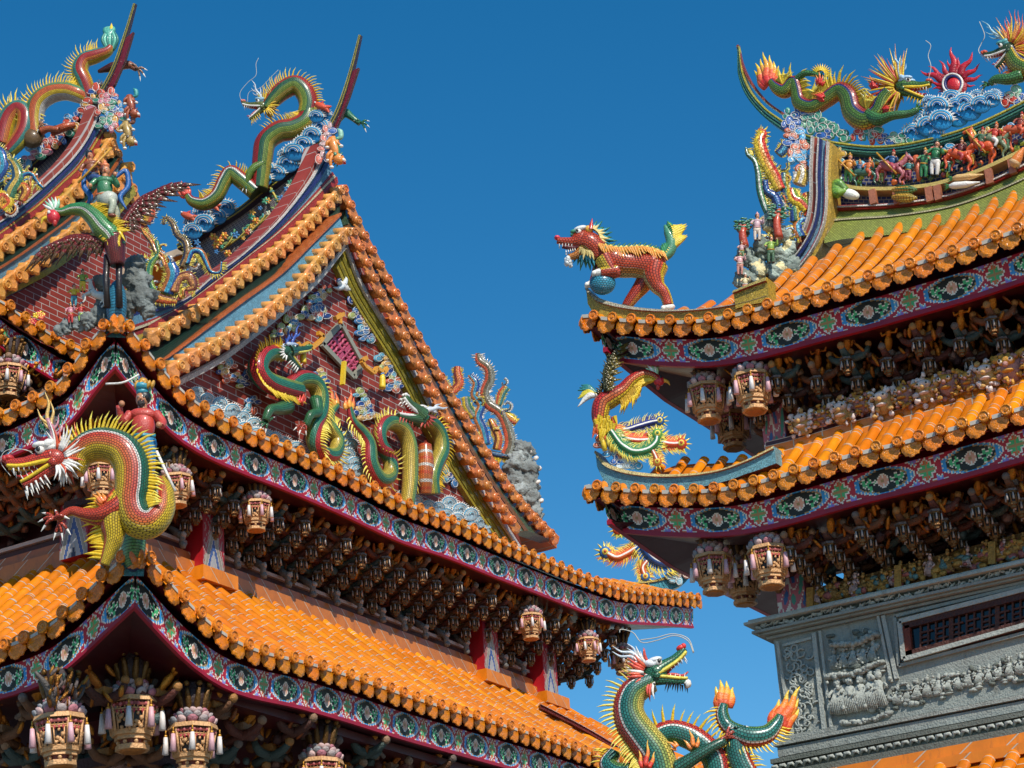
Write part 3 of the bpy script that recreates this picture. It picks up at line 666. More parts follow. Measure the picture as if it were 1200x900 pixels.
# ================================================================= hips on the corners (boat shaped ridges)
def hip(parent, P, wd, hgt, cols, name='hip_ridge', lean=None, capc=('C8B060', 'B0342C')):
    """P: top line 3D (list), solid boat-shaped ridge below it"""
    P = crm(P, 30); mb = MB(); R_ = []
    V = []; n = len(P); hs_ = np.interp(np.linspace(0, 1, n), np.linspace(0, 1, len(hgt)), hgt)
    for i in range(n):
        t = nz(P[min(i+1, n-1)]-P[max(i-1, 0)]); sd = nz(np.cross(t, ZZ)); h = hs_[i]; w_ = wd
        prof = [(-.5, 0), (-.62, -.06*h/.3), (-.42, -.45*h), (-.40, -h), (.40, -h), (.42, -.45*h), (.62, -.06*h/.3), (.5, 0)]
        prof = [(-.5, .0), (-.62, -.18*h), (-.45, -.2*h), (-.40, -h), (.40, -h), (.45, -.2*h), (.62, -.18*h), (.5, .0)]
        for a, b in prof: V.append(P[i]+sd*a*w_+ZZ*b)
    F = []; C = []; cc = [H(capc[0]), H(capc[1]), H(cols[0]), H('6A2A20'), H(cols[0]), H(capc[1]), H(capc[0]), H(cols[1])]
    for i in range(n-1):
        for k in range(8):
            F.append((8*i+k, 8*i+(k+1) % 8, 8*i+8+(k+1) % 8, 8*i+8+k)); C.append(cc[k])
    F += [tuple(range(8))[::-1], tuple(range(8*n-8, 8*n))]; C += [H(cols[0])]*2
    mb.add(V, F, C, 0, None, False); return mb.build(name, [M['fine']], parent)
dg = np.array([1., 1, 0])/math.sqrt(2)
def tongue(parent, P, w, h, cols, name='hip_end'):
    """blue-green scaled rounded hip nose"""
    mb = MB(); mb.ell(P, dg*w*.9, np.cross(ZZ, dg)*w*.62, ZZ*h, (lambda la, lo: H(cols[1]) if abs(la) > .82 else H(cols[0])), n=20, m=12, mat=0, uvs=1.2); return mb.build(name, [M['scales']], parent)
c0 = on(157, 655, 'Y', YL)
hip(hallL, [c0+dg*.15+ZZ*.12, c0+dg*1.2+ZZ*.45, c0+dg*2.6+ZZ*1.1, c0+dg*3.9+ZZ*1.7], .34, [.3, .3, .35, .35], ('4F9AA8', '8FB8A0'))
tongue(hallL, c0+dg*.1+ZZ*.28, .26, .42, ('6FA860', '28407A'))
c1 = on(137, 377, 'Y', YU)
hip(hallL, [c1+dg*.15+ZZ*.12, c1+dg*1.0+ZZ*.5, c1+dg*1.6+ZZ*.9], .34, [.3, .3, .35], ('4F9AA8', '8FB8A0'))
tongue(hallL, c1+dg*.1+ZZ*.28, .24, .42, ('3F8FB0', 'C8B84A'))
# right corner of the upper roof: long boat prow seen in profile
prow = [(640, 668), (700, 683), (735, 688), (770, 684), (800, 672), (814, 650)]
dg2 = np.array([-1., 1, 0])/math.sqrt(2)
pc = on(800, 690, 'Y', YU+.3); n2 = np.array([-1., -1, 0])/math.sqrt(2)
PLr = Plane(pc, n2)
hip(hallL, [PLr(x, y) for x, y in [(700, 680), (735, 684), (770, 680), (797, 668), (813, 650)]], .22, [.1, .22, .3, .35, .3], ('4FA0B0', 'D8C890'))
hip(hallL, [Plane(on(720, 880, 'Y', YL+.6), n2)(x, y) for x, y in [(632, 826), (652, 836), (690, 856), (730, 880)]], .16, [.08, .08, .08], ('7A2A28', 'D8D0C8'), capc=('D8D0C8', 'A03030'))
# ================================================================= RIGHT HALL body
XB = XR+.80                                     # upper storey face / top of middle roof
zB = lambda Y: zm_(Y)+.62
Yc2 = on(905, 500, 'X', XB)[1]
mb = MB(); A = [np.array([XB, y, zm_(y)+.50]) for y in np.linspace(Yc2+.1, 1.2, 30)]
for (a, b, pr, c) in ((.0, .13, .10, ORT), (.13, .25, .05, ORT), (.25, .31, .03, H('4A1A18'))):
    mb.strip([p+ZZ*b for p in A], [p+ZZ*(a+.002) for p in A], (-pr, 0, 0), c, back=(.2, 0, 0), mat=0)
mb.build('roof_top_course', [M['tile']], hallR)
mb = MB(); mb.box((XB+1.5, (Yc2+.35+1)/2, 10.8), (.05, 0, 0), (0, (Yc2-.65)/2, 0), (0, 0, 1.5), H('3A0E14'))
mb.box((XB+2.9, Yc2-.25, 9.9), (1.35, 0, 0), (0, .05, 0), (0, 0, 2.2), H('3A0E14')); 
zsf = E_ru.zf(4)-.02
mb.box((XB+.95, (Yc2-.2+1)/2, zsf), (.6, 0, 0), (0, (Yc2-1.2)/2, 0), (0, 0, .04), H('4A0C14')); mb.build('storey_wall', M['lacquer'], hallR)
def cloud_paint(base, l1, l2):
    def col(u, v):
        s = math.sin(u*8+2.5*math.sin(v*9+1))+math.cos(v*10+2*math.cos(u*9)); 
        if abs(s) < .16: return K('white')
        if s > 1.1: return H(l1)
        if s < -1.25: return H(l2)
        return H(base)
    return col
for (x0, x1, y0, y1, nm) in ((893, 924, 462, 535, 'painted_column'), (908, 946, 660, 716, 'painted_column')):
    Xc = XB+.12 if y0 < 600 else XB+.32; a, b = on(x0+4, y1, 'X', Xc), on(x1, y1, 'X', Xc); zt = on(x0, y0, 'X', Xc)[2]+.5
    mb = MB(); w_ = a[1]-b[1]; mb.box((Xc+w_/2+.003, (a[1]+b[1])/2, (a[2]+zt)/2-.1), (w_/2, 0, 0), (0, w_/2, 0), (0, 0, (zt-a[2])/2+.1), H('B86070'))
    mb.grid(lambda u, v: np.array([Xc, a[1]+(b[1]-a[1])*u, a[2]-.2+(zt-a[2]+.2)*v]), 26, 60, cloud_paint('BE6C7C', '3C6AA8', '4E9A8C'), smooth=False)
    mb.grid(lambda u, v: np.array([Xc+w_*u, a[1]+.003, a[2]-.2+(zt-a[2]+.2)*v]), 12, 40, cloud_paint('C88088', '3C6AA8', '4E9A8C'), smooth=False)
    mb.build(nm, M['paint'], hallR)
# green mosaic skirt, white/red line, shelf, blue panel, rail
gt = [(966, 243), (1010, 241), (1050, 239), (1110, 230), (1160, 213), (1200, 194), (1240, 172)]
gb = [(966, 285), (990, 280), (1035, 276), (1098, 266), (1146, 254), (1194, 236), (1240, 216)]
mb = MB(); Pt, Pb = PXp(gt, XRID-.16), PXp(gb, XRID-.5)
bands(mb, Pb, Pt, [(5, H('A4AE52'), 0, 0), (.5, H('C8C09A'), .02, 0), (2, H('9CAA54'), .0, 0), (.5, K('red'), .05, 1), (.4, K('white'), .08, 1), (.4, K('red'), .05, 1)], (1., 0, 0)); mb.build('ridge_skirt', [M['scales'], M['fine']], hallR)
rt = [(968, 178), (1005, 180), (1040, 180), (1086, 174), (1145, 157), (1200, 131), (1240, 108)]
mb = MB(); mb.strip(even(crm(PXp(rt, XRID), 60), 40), even(crm(PXp(gt, XRID), 60), 40), (-.02, 0, 0), H('2E3F80'), back=(.1, 0, 0)); mb.build('ridge_panel', M['smalltile'], hallR)
sh = [(982, 212), (1002, 219), (1045, 220), (1089, 216), (1120, 208), (1150, 198), (1197, 176), (1240, 152)]
mb = MB(); S = even(crm(PXp(sh, XRID-.2), 60), 40); mb.strip(S, S-ZZ*.05, (-.04, 0, 0), H('C8B060'), back=(.24, 0, 0)); mb.build('ridge_shelf', M['glaze'], hallR)
for x, y in [(1022, 222), (1050, 222), (1088, 219), (1098, 217), (1158, 198), (1185, 186)]:
    p = on(x, y, 'X', XRID-.26); mb = MB(); mb.box(p-ZZ*.11, (.03, 0, 0), (0, .045, 0), (0, 0, .10), H('A8684A')); mb.build('shelf_post', M['glaze'], hallR)
rail = [(867, 55), (872, 85), (882, 108), (900, 129), (920, 144), (940, 157), (961, 166), (996, 173), (1037, 176), (1083, 170), (1142, 153), (1200, 126), (1240, 103)]
A = crm(PXp(rail, XRID), 90); wd = np.interp(np.linspace(0, 1, 90), [0, .08, .3, 1], [.02, .07, .10, .12]); T = np.gradient(A, axis=0)
N_ = np.array([nz(np.cross(t, (1., 0, 0))) for t in T]); N_ = np.array([n if np.dot(n, [0, .3, -1]) > 0 else -n for n in N_]); B = A+N_*wd[:, None]*1.1
mb = MB()
for k, c in enumerate(['D8CC50', 'C8B84A', '3F7F78', '1F3A6A', '4C8A70', '5A9A80']):
    a, b = A*(1-k/6)+B*k/6, A*(1-(k+1)/6)+B*(k+1)/6; tk = np.interp(np.linspace(0, 1, 90), [0, .12, .4, 1], [.02, .05, .14, .14])[:, None]; mb.strip(a, b, np.array([[-1., 0, 0]])*(tk+.02*((k+1) % 2)), H(c), back=np.array([[1., 0, 0]])*tk)
tp = crm(PXp([(864, 54), (869, 76), (880, 98), (898, 120), (920, 136)], XRID), 30)
mb.strip(tp, tp+np.array([0, -.03, .0])[None, :], (-.03, 0, 0), H('A84A40'), back=(.03, 0, 0)); mb.tube(tp+np.array([0, .0, 0]), .015, K('white'), n=6)
mb.build('ridge_rail', M['fine'], hallR)
# descending ridge at the left end: blue/white curve with brick inlay
d1 = [(952, 160), (950, 200), (950, 232), (945, 262), (930, 290), (905, 315), (884, 330)]
d2 = [(976, 168), (974, 205), (974, 238), (970, 268), (955, 300), (930, 330), (905, 348)]
DP = lambda pts: PXp(pts, XRID-.45)
mb = MB(); bands(mb, DP(d1), DP(d2), [(.5, H('E2DED6'), .05, 1), (1.6, H('8E3A2C'), 0, 0), (.3, H('E2DED6'), .06, 1), (.7, H('2C3878'), .04, 1), (1.3, H('86AFC6'), 0, 1), (.35, K('red'), .05, 1), (.35, K('white'), .06, 1), (.9, H('D8B24A'), .0, 1)], (1., 0, 0)); mb.build('descending_ridge', [M['brick'], M['fine']], hallR)
# front hips as boat prows with yellow / blue mosaic
PRu = Plane(on(760, 360, 'X', XR+.15), (-1, 0)); PRm = Plane(on(760, 570, 'X', XR+.15), (-1, 0))
hip(hallR, [PRu(x, y, 2) for x, y in [(692, 340), (706, 352), (735, 361), (775, 366), (820, 366), (865, 360), (905, 349)]], .2, [.22, .34, .26, .2, .12, .12, .15], ('C8A83A', 'B8C0A8'), capc=('B8B09A', 'B05040'))
hip(hallR, [PRu(x, y, 4) for x, y in [(866, 346), (885, 338), (905, 330)]], .24, [.22, .25, .3], ('C8A83A', 'C8A83A'))
hip(hallR, [PRm(x, y, 2) for x, y in [(703, 531), (716, 545), (745, 555), (790, 559), (840, 555), (878, 543), (912, 526)]], .2, [.2, .32, .26, .2, .15, .15, .2], ('7AB4C0', 'E8D8A8'), capc=('E8D090', 'D0704A'))
# ---- carved grey stone storey
XS = XR+1.12; GREY = H('8C918B'); GRD = H('60665F'); GRL = H('A4A9A2')  # shade painted into the stone: dark grey for recessed grounds, pale for raised carving
SP = lambda x, y, o=0: on(x, y, 'X', XS+o)
yc = SP(906, 745)[1]; zt = SP(1050, 704)[2]; y9 = 1.0
mb = MB(); mb.box((XS+.6, (yc+y9)/2, (zt+6.5)/2), (.6, 0, 0), (0, (yc-y9)/2, 0), (0, 0, (zt-6.5)/2), GREY)
def ln(mb, x0, y0, x1, y1, w, h, col, o=0):     # moulding between two photo points on the wall plane
    mb.bar(SP(x0, y0, o), SP(x1, y1, o), w, h, col)
# vertical pilaster mouldings of the corner panel
for x0, y0, x1, y1, w_ in ((912, 752, 930, 868, .035), (955, 742, 968, 862, .05), (962, 740, 976, 860, .03), (1030, 722, 1046, 800, .03), (1036, 722, 1052, 796, .045)):
    mb.bar(SP(x0, y0), SP(x1, y1), .08, w_, GRL, up=Y1)
mb.bar(SP(918, 757), SP(952, 748), .06, .03, GRL); mb.bar(SP(930, 866), SP(968, 858), .06, .03, GRL)
mb.build('stone_wall', M['stone'], hallR)
mb = MB()                                        # cornice
z_c = zt
for dz, pr, hh in ((0, .06, .05), (.07, .13, .04), (.13, .18, .05), (.33, .24, .05), (.40, .20, .03)):
    mb.box((XS-pr+.3, (yc+pr+y9)/2, z_c-.12+dz*.5), (.3, 0, 0), (0, (yc+pr-y9)/2, 0), (0, 0, hh/3.4), GREY if dz < .3 else GRL)
mb.box((XS+.18, (yc+.1+y9)/2, z_c-.01), (.3, 0, 0), (0, (yc+.1-y9)/2, 0), (0, 0, .055), H('4E5852'))
n = 150
for k in range(n):                               # vine carved along the cornice
    y = yc+.1-(yc-y9)*k/n; z = z_c-.01+.02*math.sin(k*.55)
    mb.ell((XS-.14, y, z+.012*math.sin(k*2.3)), (.035, 0, 0), (0, .035, .02*math.cos(k)), (0, -.015, .02+.008*math.sin(k*2.1)), GRL, 8, 5, jit=.5)
    if k % 2: mb.tube([(XS-.13, y, z-.04), (XS-.17, y-.04, z+.03), (XS-.13, y-.07, z-.02)], [.01, .014, .008], GRL, n=5)
mb.build('stone_cornice', M['stone'], hallR)
def fig_relief(mb, T, x, y, h, col, seed=0):
    rr_ = random.Random(seed+500); qq = lambda a, b, c=0: T(x+a*h, y-b*h, c*h)
    for k in range(9):
        u = (k-4)/4.5*.16; mb.tube([qq(u*.6, .5, .16), qq(u*1.2, .25, .19), qq(u*1.5+.03, .0, .14)], .018*h*T.m, col, n=5)
    for k in range(7): mb.ball(qq((rr_.random()-.5)*.6, rr_.random()*1.0, .1+.1*rr_.random()), (.03+.04*rr_.random())*h*T.m, col, 6, 4, jit=.5)
    _fig(mb, T, x, y, h, col, seed)
def _fig(mb, T, x, y, h, col, seed=0):
    """small standing carved figure: robe, chest, arms, head, cap; base at (x, y) px, height h px"""
    r = random.Random(seed); q = lambda a, b, c=0: T(x+a*h, y-b*h, c*h); e = lambda c, rx, ry, rz, cl=col: mb.ell(c, q(rx, 0, 0)-q(0, 0, 0), q(0, 0, rz)-q(0, 0, 0), q(0, ry, 0)-q(0, 0, 0), cl, 9, 6, jit=.12, rnd=r)
    s = r.choice([-1, 1]); e(q(0, .22, .05), .16, .24, .13); e(q(.02*s, .50, .08), .14, .20, .11); e(q(.03*s, .80, .10), .095, .12, .09); e(q(.03*s, .92, .09), .08, .07, .07)
    mb.tube([q(-.13, .60, .1), q(-.24, .45, .16), q(-.14-.1*r.random(), .34+.3*r.random(), .2)], [.045*h*T.m]*3, col, n=6)
    mb.tube([q(.13, .60, .1), q(.25, .48, .16), q(.12+.15*r.random(), .36+.3*r.random(), .2)], [.045*h*T.m]*3, col, n=6)
PS = Plane(SP(1050, 780), (-1, 0))
# scene panel: figures on two levels under a canopy
mb = MB(); r = random.Random(3)
pq = [(968, 742), (1028, 732), (1044, 840), (984, 850)]
mb.prism([PS(x, y, -1) for x, y in pq], (.06, 0, 0), GRD)
for k in range(5): fig_relief(mb, PS, 984+k*12, 838-k*2.3, 46, GRL, 10+k)
for k in range(5): fig_relief(mb, PS, 979+k*11, 785-k*2.4, 26, GRL, 20+k)
for k in range(80):
    u, v = r.random(), r.random(); x = 970+u*58+v*14; y = 745-u*10+v*100; 
    mb.ell(PS(x, y, 2), (.03, 0, 0), (0, .02+.05*r.random(), 0), (0, 0, .015+.03*r.random()), GRL if r.random() > .4 else GRD, 7, 4, jit=.5)
for (a, b) in (((974, 792), (1035, 775)), ((978, 755), (1030, 742)), ((990, 846), (1044, 836))):
    
        for q_ in range(26):
            f = q_/25; x_ = a[0]+(b[0]-a[0])*f; y_ = a[1]+(b[1]-a[1])*f+5*math.sin(f*3.14)+r.random()*3; mb.ell(PS(x_, y_, 6), (.05, 0, 0), (0, .03+.03*r.random(), 0), (0, .0, .018+.02*r.random()), GREY if q_ % 2 else GRL, 8, 5, jit=.5)
mb.build('relief_panel', M['stone'], hallR)
mb = MB(); pq = [(1040, 802), (1205, 765), (1210, 795), (1056, 832)]
mb.prism([PS(x, y, -1) for x, y in pq], (.05, 0, 0), GRD)
for k in range(13): fig_relief(mb, PS, 1052+k*12, 826-k*2.9, 22+5*r.random(), GRL, 40+k)
for k in range(110):
    u = r.random(); v = r.random(); x = 1042+u*165; y = 805-u*37+v*28
    mb.ell(PS(x, y, 2), (.03, 0, 0), (0, .02+.04*r.random(), 0), (0, 0, .012+.025*r.random()), GRL if r.random() > .4 else GRD, 7, 4, jit=.5)
mb.build('relief_panel', M['stone'], hallR)
mb = MB(); mb.prism([PS(x, y, -1) for x, y in [(917, 760), (950, 752), (966, 855), (934, 863)]], (.04, 0, 0), GRD)
for k in range(70):
    u, v = r.random(), r.random(); x = 919+u*30+v*15; y = 762-u*7+v*96; c = PS(x, y, 1); rr = .03+.03*r.random()
    mb.tube([c+np.array([-.01, rr*math.cos(t), rr*math.sin(t)]) for t in np.linspace(r.random()*6, r.random()*6+3, 7)], .012, GRL, n=5)
mb.build('dragon_relief_panel', M['stone'], hallR)
# window with wooden lattice
wf = thing
mb = MB()
W = [(1057, 730), (1240, 683), (1240, 724), (1062, 774)]
for k in range(4):
    a, b = W[k], W[(k+1) % 4]; mb.bar(PS(*a, 4), PS(*b, 4), .10, .05, GRL, up=(ZZ if k % 2 == 0 else Y1)); 
    a2 = (a[0]+(-7 if a[0] < 1100 else 7), a[1]+(-7 if k in (0, 1) else 7)); b2 = (b[0]+(-7 if b[0] < 1100 else 7), b[1]+(-7 if (k+1) % 4 in (0, 1) else 7))
    mb.bar(PS(*a2, 2), PS(*b2, 2), .06, .035, GREY, up=(ZZ if k % 2 == 0 else Y1))
win = mb.build('window_frame', M['stone'], hallR)
mb = MB(); mb.prism([PS(x, y, 1) for x, y in W], (.05, 0, 0), H('0C1014')); 
mb.build('window_pane', M['glass'], hallR)
mb = MB(); WD = H('4A2216')
mb.bar(PS(1062, 733, 3), PS(1240, 688, 3), .08, .10, H('3A1610')); mb.bar(PS(1064, 770, 3), PS(1240, 723, 3), .08, .10, WD); mb.bar(PS(1062, 735, 3), PS(1066, 772, 3), .08, .12, H('6A2C1A'), up=Y1)
for x in range(1080, 1240, 9):
    f = (x-1062)/178; y0, y1 = 738-f*45, 768-f*45; mb.bar(PS(x, y0, 2), PS(x, y1, 2), .04, .05 if (x-1080) % 54 == 36 else .018, WD, up=Y1)
for v in (.3, .5, .7):
    for x in range(1080, 1235, 18):
        x2 = x+(14 if v != .5 else 9); f = (x-1062)/178; g_ = (x2-1062)/178; mb.bar(PS(x, 738-f*45+v*30, 2), PS(x2, 738-g_*45+v*30, 2), .045, .018, WD)
mb.build('window_lattice', M['wood'], hallR)
# base mouldings + top course of the lowest roof
mb = MB()
zb = SP(1050, 841)[2]
for dz, pr, hh in ((0, .05, .05), (-.06, .10, .04), (-.15, .07, .10), (-.25, .14, .05), (-.33, .10, .10), (-.42, .18, .07)):
    mb.box((XS-pr+.3, (yc+pr+y9)/2, zb+dz), (.3, 0, 0), (0, (yc+pr-y9)/2, 0), (0, 0, hh/2), GREY if dz > -.2 else GRD)
for k in range(90):
    y = yc+.1-(yc-y9)*k/90; mb.tube([(XS-.10, y+.05, zb-.36), (XS-.13, y+.02, zb-.31), (XS-.13, y-.02, zb-.31), (XS-.10, y-.05, zb-.35)], [.01, .022, .02, .008], GRL, n=6)
mb.build('base_moulding', M['stone'], hallR)
yo = SP(975, 885)[1]; zo = zb-.52
mb = MB()
for dz, pr in ((0, .22), (-.12, .30)): mb.box((XS-pr+.3, (yo+y9)/2, zo+dz), (.3, 0, 0), (0, (yo-y9)/2, 0), (0, 0, .058), ORT)
mb.box((XS+.02, (yc+.2+yo)/2+.002, zo-.10), (.3, 0, 0), (0, (yc+.2-yo)/2, 0), (0, 0, .1), H('A4AE52')); mb.build('roof_top_course', [M['tile']], hallR)
E_rl = Eave((XS-2.2, yo+1.5, 0), -Y1, X1, yo+1.5-y9, lambda s: zo-1.35, 2.0, zo-.16, hip1=False, pitch=.27, k=.2)
tiles(E_rl, hallR, 'lowest_tile_roof', nq=8)
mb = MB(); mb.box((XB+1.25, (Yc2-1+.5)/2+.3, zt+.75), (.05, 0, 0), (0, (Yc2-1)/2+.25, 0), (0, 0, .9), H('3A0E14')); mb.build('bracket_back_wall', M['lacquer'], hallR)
# gilded frieze under the middle eave
mb = MB(); FP = Plane(on(1080, 665, 'X', XR+1.0), (-1, 0))
mb.prism([FP(x, y, -3) for x, y in [(948, 690), (948, 716), (1240, 642), (1240, 612)]], (.05, 0, 0), H('6A4A20'))
for k in range(24):
    x = 958+k*11; y = 712-k*2.75; fig_relief(mb, FP, x, y-3, 20+8*r.random(), H('A88048') if k % 4 else H('C8A8A0'), 80+k)
for k in range(170):
    u, v = r.random(), r.random(); x = 950+u*270; y = 692-u*66+v*22; c = [H('A07838'), H('B08440'), H('8A6428'), H('5A7A78'), H('9A5A54')][int(r.random()*5)]
    mb.ell(FP(x, y, 1+3*r.random()), (.03, 0, 0), (0, .02+.05*r.random(), 0), (0, 0, .02+.03*r.random()), c, 7, 5, jit=.4)
for x in (952, 1055, 1165): mb.bar(FP(x, 716-(x-952)*.25, 4), FP(x, 690-(x-952)*.25, 4), .08, .08, H('A07838'), up=Y1)
mb.build('gilded_frieze', M['gold'], hallR)
# ================================================================= carved bracket sets under the eaves
def bracket_unit(mb, a, out, c, s, r):
    """one step of a bracket set at c: cross arm with upturned ends, forward arm with curled nose, gilded rider figure"""
    a, out, c = map(np.array, (a, out, c)); U = ZZ
    cr = r.choice([H('5A2A1E'), H('6A3E22'), H('4A261C'), H('3A4A46'), H('6A4428')]); ed = r.choice([H('8A6A50'), H('9A6A34'), H('6A5A50')])
    mb.tube(crm([c-a*.26*s+U*.10*s, c-a*.16*s, c+a*.16*s, c+a*.26*s+U*.10*s], 7), [.03*s, .05*s, .05*s, .03*s], cr, n=6)
    for sg in (-1, 1): mb.ball(c+a*.26*s*sg+U*.13*s, .045*s, ed, 7, 5)
    mb.tube(crm([c-out*.2*s-U*.06*s, c+out*.12*s, c+out*.24*s+U*.07*s], 6), [.05*s, .05*s, .035*s], cr, n=6)
    mb.ball(c+out*.25*s+U*.09*s, .05*s, ed, 7, 5)
    mb.box(c+U*.06*s, a*.07*s, out*.07*s, U*.035*s, ed)
    # gilded figure leaning forward
    g = r.choice([H('C07420'), H('CC8428'), H('A8601C')]); lean = out*.16+a*.10*r.choice([-1, 1, 1])
    p = c+U*.08*s+out*.05*s
    mb.ell(p+U*.09*s+lean*.3*s, a*.05*s, out*.05*s, (U*.10+lean*.35)*s, g, 8, 5, 1, jit=.25, rnd=r)
    mb.ell(p+U*.21*s+lean*.9*s, a*.042*s, out*.042*s, (U*.07+lean*.3)*s, g, 8, 5, 1, jit=.3, rnd=r)
    mb.ball(p+U*.30*s+lean*1.25*s, .033*s, g, 7, 5, 1)
    for sg in (-1, 1): mb.tube([p+U*.2*s+lean*.8*s, p+U*.17*s+a*.09*s*sg+lean*.9*s, p+U*.25*s+a*.12*s*sg+lean*1.2*s], [.017*s]*3, g, n=5, mat=1)
def mini_lantern():
    mb = MB(); g = H('7A542C'); n = 6
    for z, r_, h, c in ((0, .075, .012, H('6A5A52')), (-.02, .062, .01, g), (-.135, .05, .014, g), (-.16, .03, .016, g)):
        mb.tube([(0, 0, z+h), (0, 0, z-h)], r_, c, n=6, mat=1, smooth=False)
    mb.tube([(0, 0, -.03), (0, 0, -.125)], [.045, .038], H('1C0E0C'), n=6, smooth=False)
    for k in range(6):
        t = math.pi*2*k/6; x, y = math.cos(t), math.sin(t); mb.tube([(x*.058, y*.058, -.02), (x*.048, y*.048, -.13)], .008, g, n=4, mat=1)
        t += math.pi/6; x, y = math.cos(t), math.sin(t); mb.tube([(x*.066, y*.066, -.03), (x*.066, y*.066, -.10)], [.007, .012], H('A89C94'), n=5)
    return mb
MINI = {}
def bracket_sets(E, parent, ds, s0, s1, rows, q0, q1, z0f, z1f, sc, pend=True, jit=0, seed=1):
    r = random.Random(seed); out = -E.i; n = int((s1-s0)/ds); k = 0
    for c_ in range(n+1):
        s = s0+c_*ds; base = E.p0+E.a*s; mb = MB(); zl, zh = z0f(s), z1f(s)
        off = .5 if c_ % 2 else 0
        root = None; P_ = []
        for j in range(rows):
            f = (j+off)/(rows-.5) if rows > 1 else 0
            q = q0+(q1-q0)*f; p = np.array([*(base+E.i*q)[:2], zl+(zh-zl)*f]); bracket_unit(mb, E.a, out, p, sc, r); P_.append(p)
            for _ in range(4):
                u_ = (r.random()-.5)*ds*.9; d_ = nz(E.a*(r.random()-.5)+ZZ*.7+out*.6*r.random()); mb.ell(p+E.a*u_+ZZ*(r.random()*.26-.02)*sc+out*.06, E.a*.028*sc, E.i*.028*sc, d_*(.05+.05*r.random())*sc, r.choice([H('C07A28'), H('A8641C'), H('8A4A20')]), 7, 5, 1, jit=.4, rnd=r)
            p2 = p+E.a*ds*.5; mb.tube(crm([p-ZZ*.02, p+E.a*ds*.25+ZZ*.06*sc, p2], 6), .025*sc, H('6A5A50'), n=5)
            for _ in range(3):
                rr = p+E.a*(r.random()-.5)*ds+E.i*(.12+.2*r.random())+ZZ*(r.random()-.5)*.3*sc; mb.ball(rr, (.03+.05*r.random())*sc, r.choice([H('7A4A24'), H('4A5A58'), H('8A6A60'), H('3A1A18')]), 7, 4, r.choice([0, 1]), jit=.5)
            if j == 0: mb.bar(p-ZZ*.02, p+E.i*.6+ZZ*.0, .12*sc, .10*sc, H('3A1818'))
        o = mb.build('bracket_set', [M['wood'], M['gold']], parent)
        if pend:
            for p in P_:
                if 'm' not in MINI:
                    MINI['m'] = mini_lantern().build('pendant_lantern', [M['paint'], M['gold']], None); x = MINI['m']
                else: x = MINI['m'].copy(); COL.objects.link(x)
                x.parent = o; x.location = [float(v) for v in (p+out*.14*sc-ZZ*.06*sc-np.array(parent.location))]; x.scale = (sc*1.15,)*3
bracket_sets(E_ur, hallL, .56, 1.1, 15.2, 4, 1.3, .62, lambda s: 12.78, lambda s: E_ur.zf(s)-.72, 1.15, seed=3)
bracket_sets(E_ul, hallL, .56, 1.0, 4.5, 4, 1.3, .62, lambda s: 12.78, lambda s: E_ul.zf(s)-.72, 1.15, pend=False, seed=4)
bracket_sets(E_lr, hallL, .9, 1.3, 14, 3, 1.6, .55, lambda s: 8.55, lambda s: E_lr.zf(s)-.75, 1.4, pend=False, seed=5)
bracket_sets(E_ll, hallL, .9, 1.2, 4, 3, 1.6, .55, lambda s: 8.55, lambda s: E_ll.zf(s)-.75, 1.4, pend=False, seed=6)
bracket_sets(E_ru, hallR, .43, 1.7, 7.4, 4, 1.45, .55, lambda s: E_ru.zf(s)-1.12, lambda s: E_ru.zf(s)-.58, .92, seed=7)
bracket_sets(E_rm, hallR, .43, 1.75, 7.4, 4, 1.35, .55, lambda s: E_rm.zf(s)-.74, lambda s: E_rm.zf(s)-.58, .92, seed=8)
bracket_sets(E_b, hallB, .6, .1, 4.4, 3, .9, .4, lambda s: E_b.zf(s)-1.8, lambda s: E_b.zf(s)-.9, 1.4, pend=False, seed=9)
# beast-shaped feet of the bracket sets on the left hall
for k in range(26):
    x = XW+1.1+k*.66; 
    if x > WR-.3: break
    mb = MB(); c = np.array([x, YW-.24, ZB+.52]); cl = H('6E6A66')
    mb.tube(crm([c+Y1*.2+ZZ*.16, c, c-Y1*.10-ZZ*.10, c-Y1*.05-ZZ*.18], 8), [.04, .065, .05, .03], cl, n=7); mb.ball(c-Y1*.08-ZZ*.2+X1*.03, .06, cl, 8, 5, jit=.4); mb.ball(c-Y1*.12-ZZ*.05, .05, H('A8988E'), 8, 5, jit=.4)
    mb.build('beast_foot', [M['wood']], hallL)
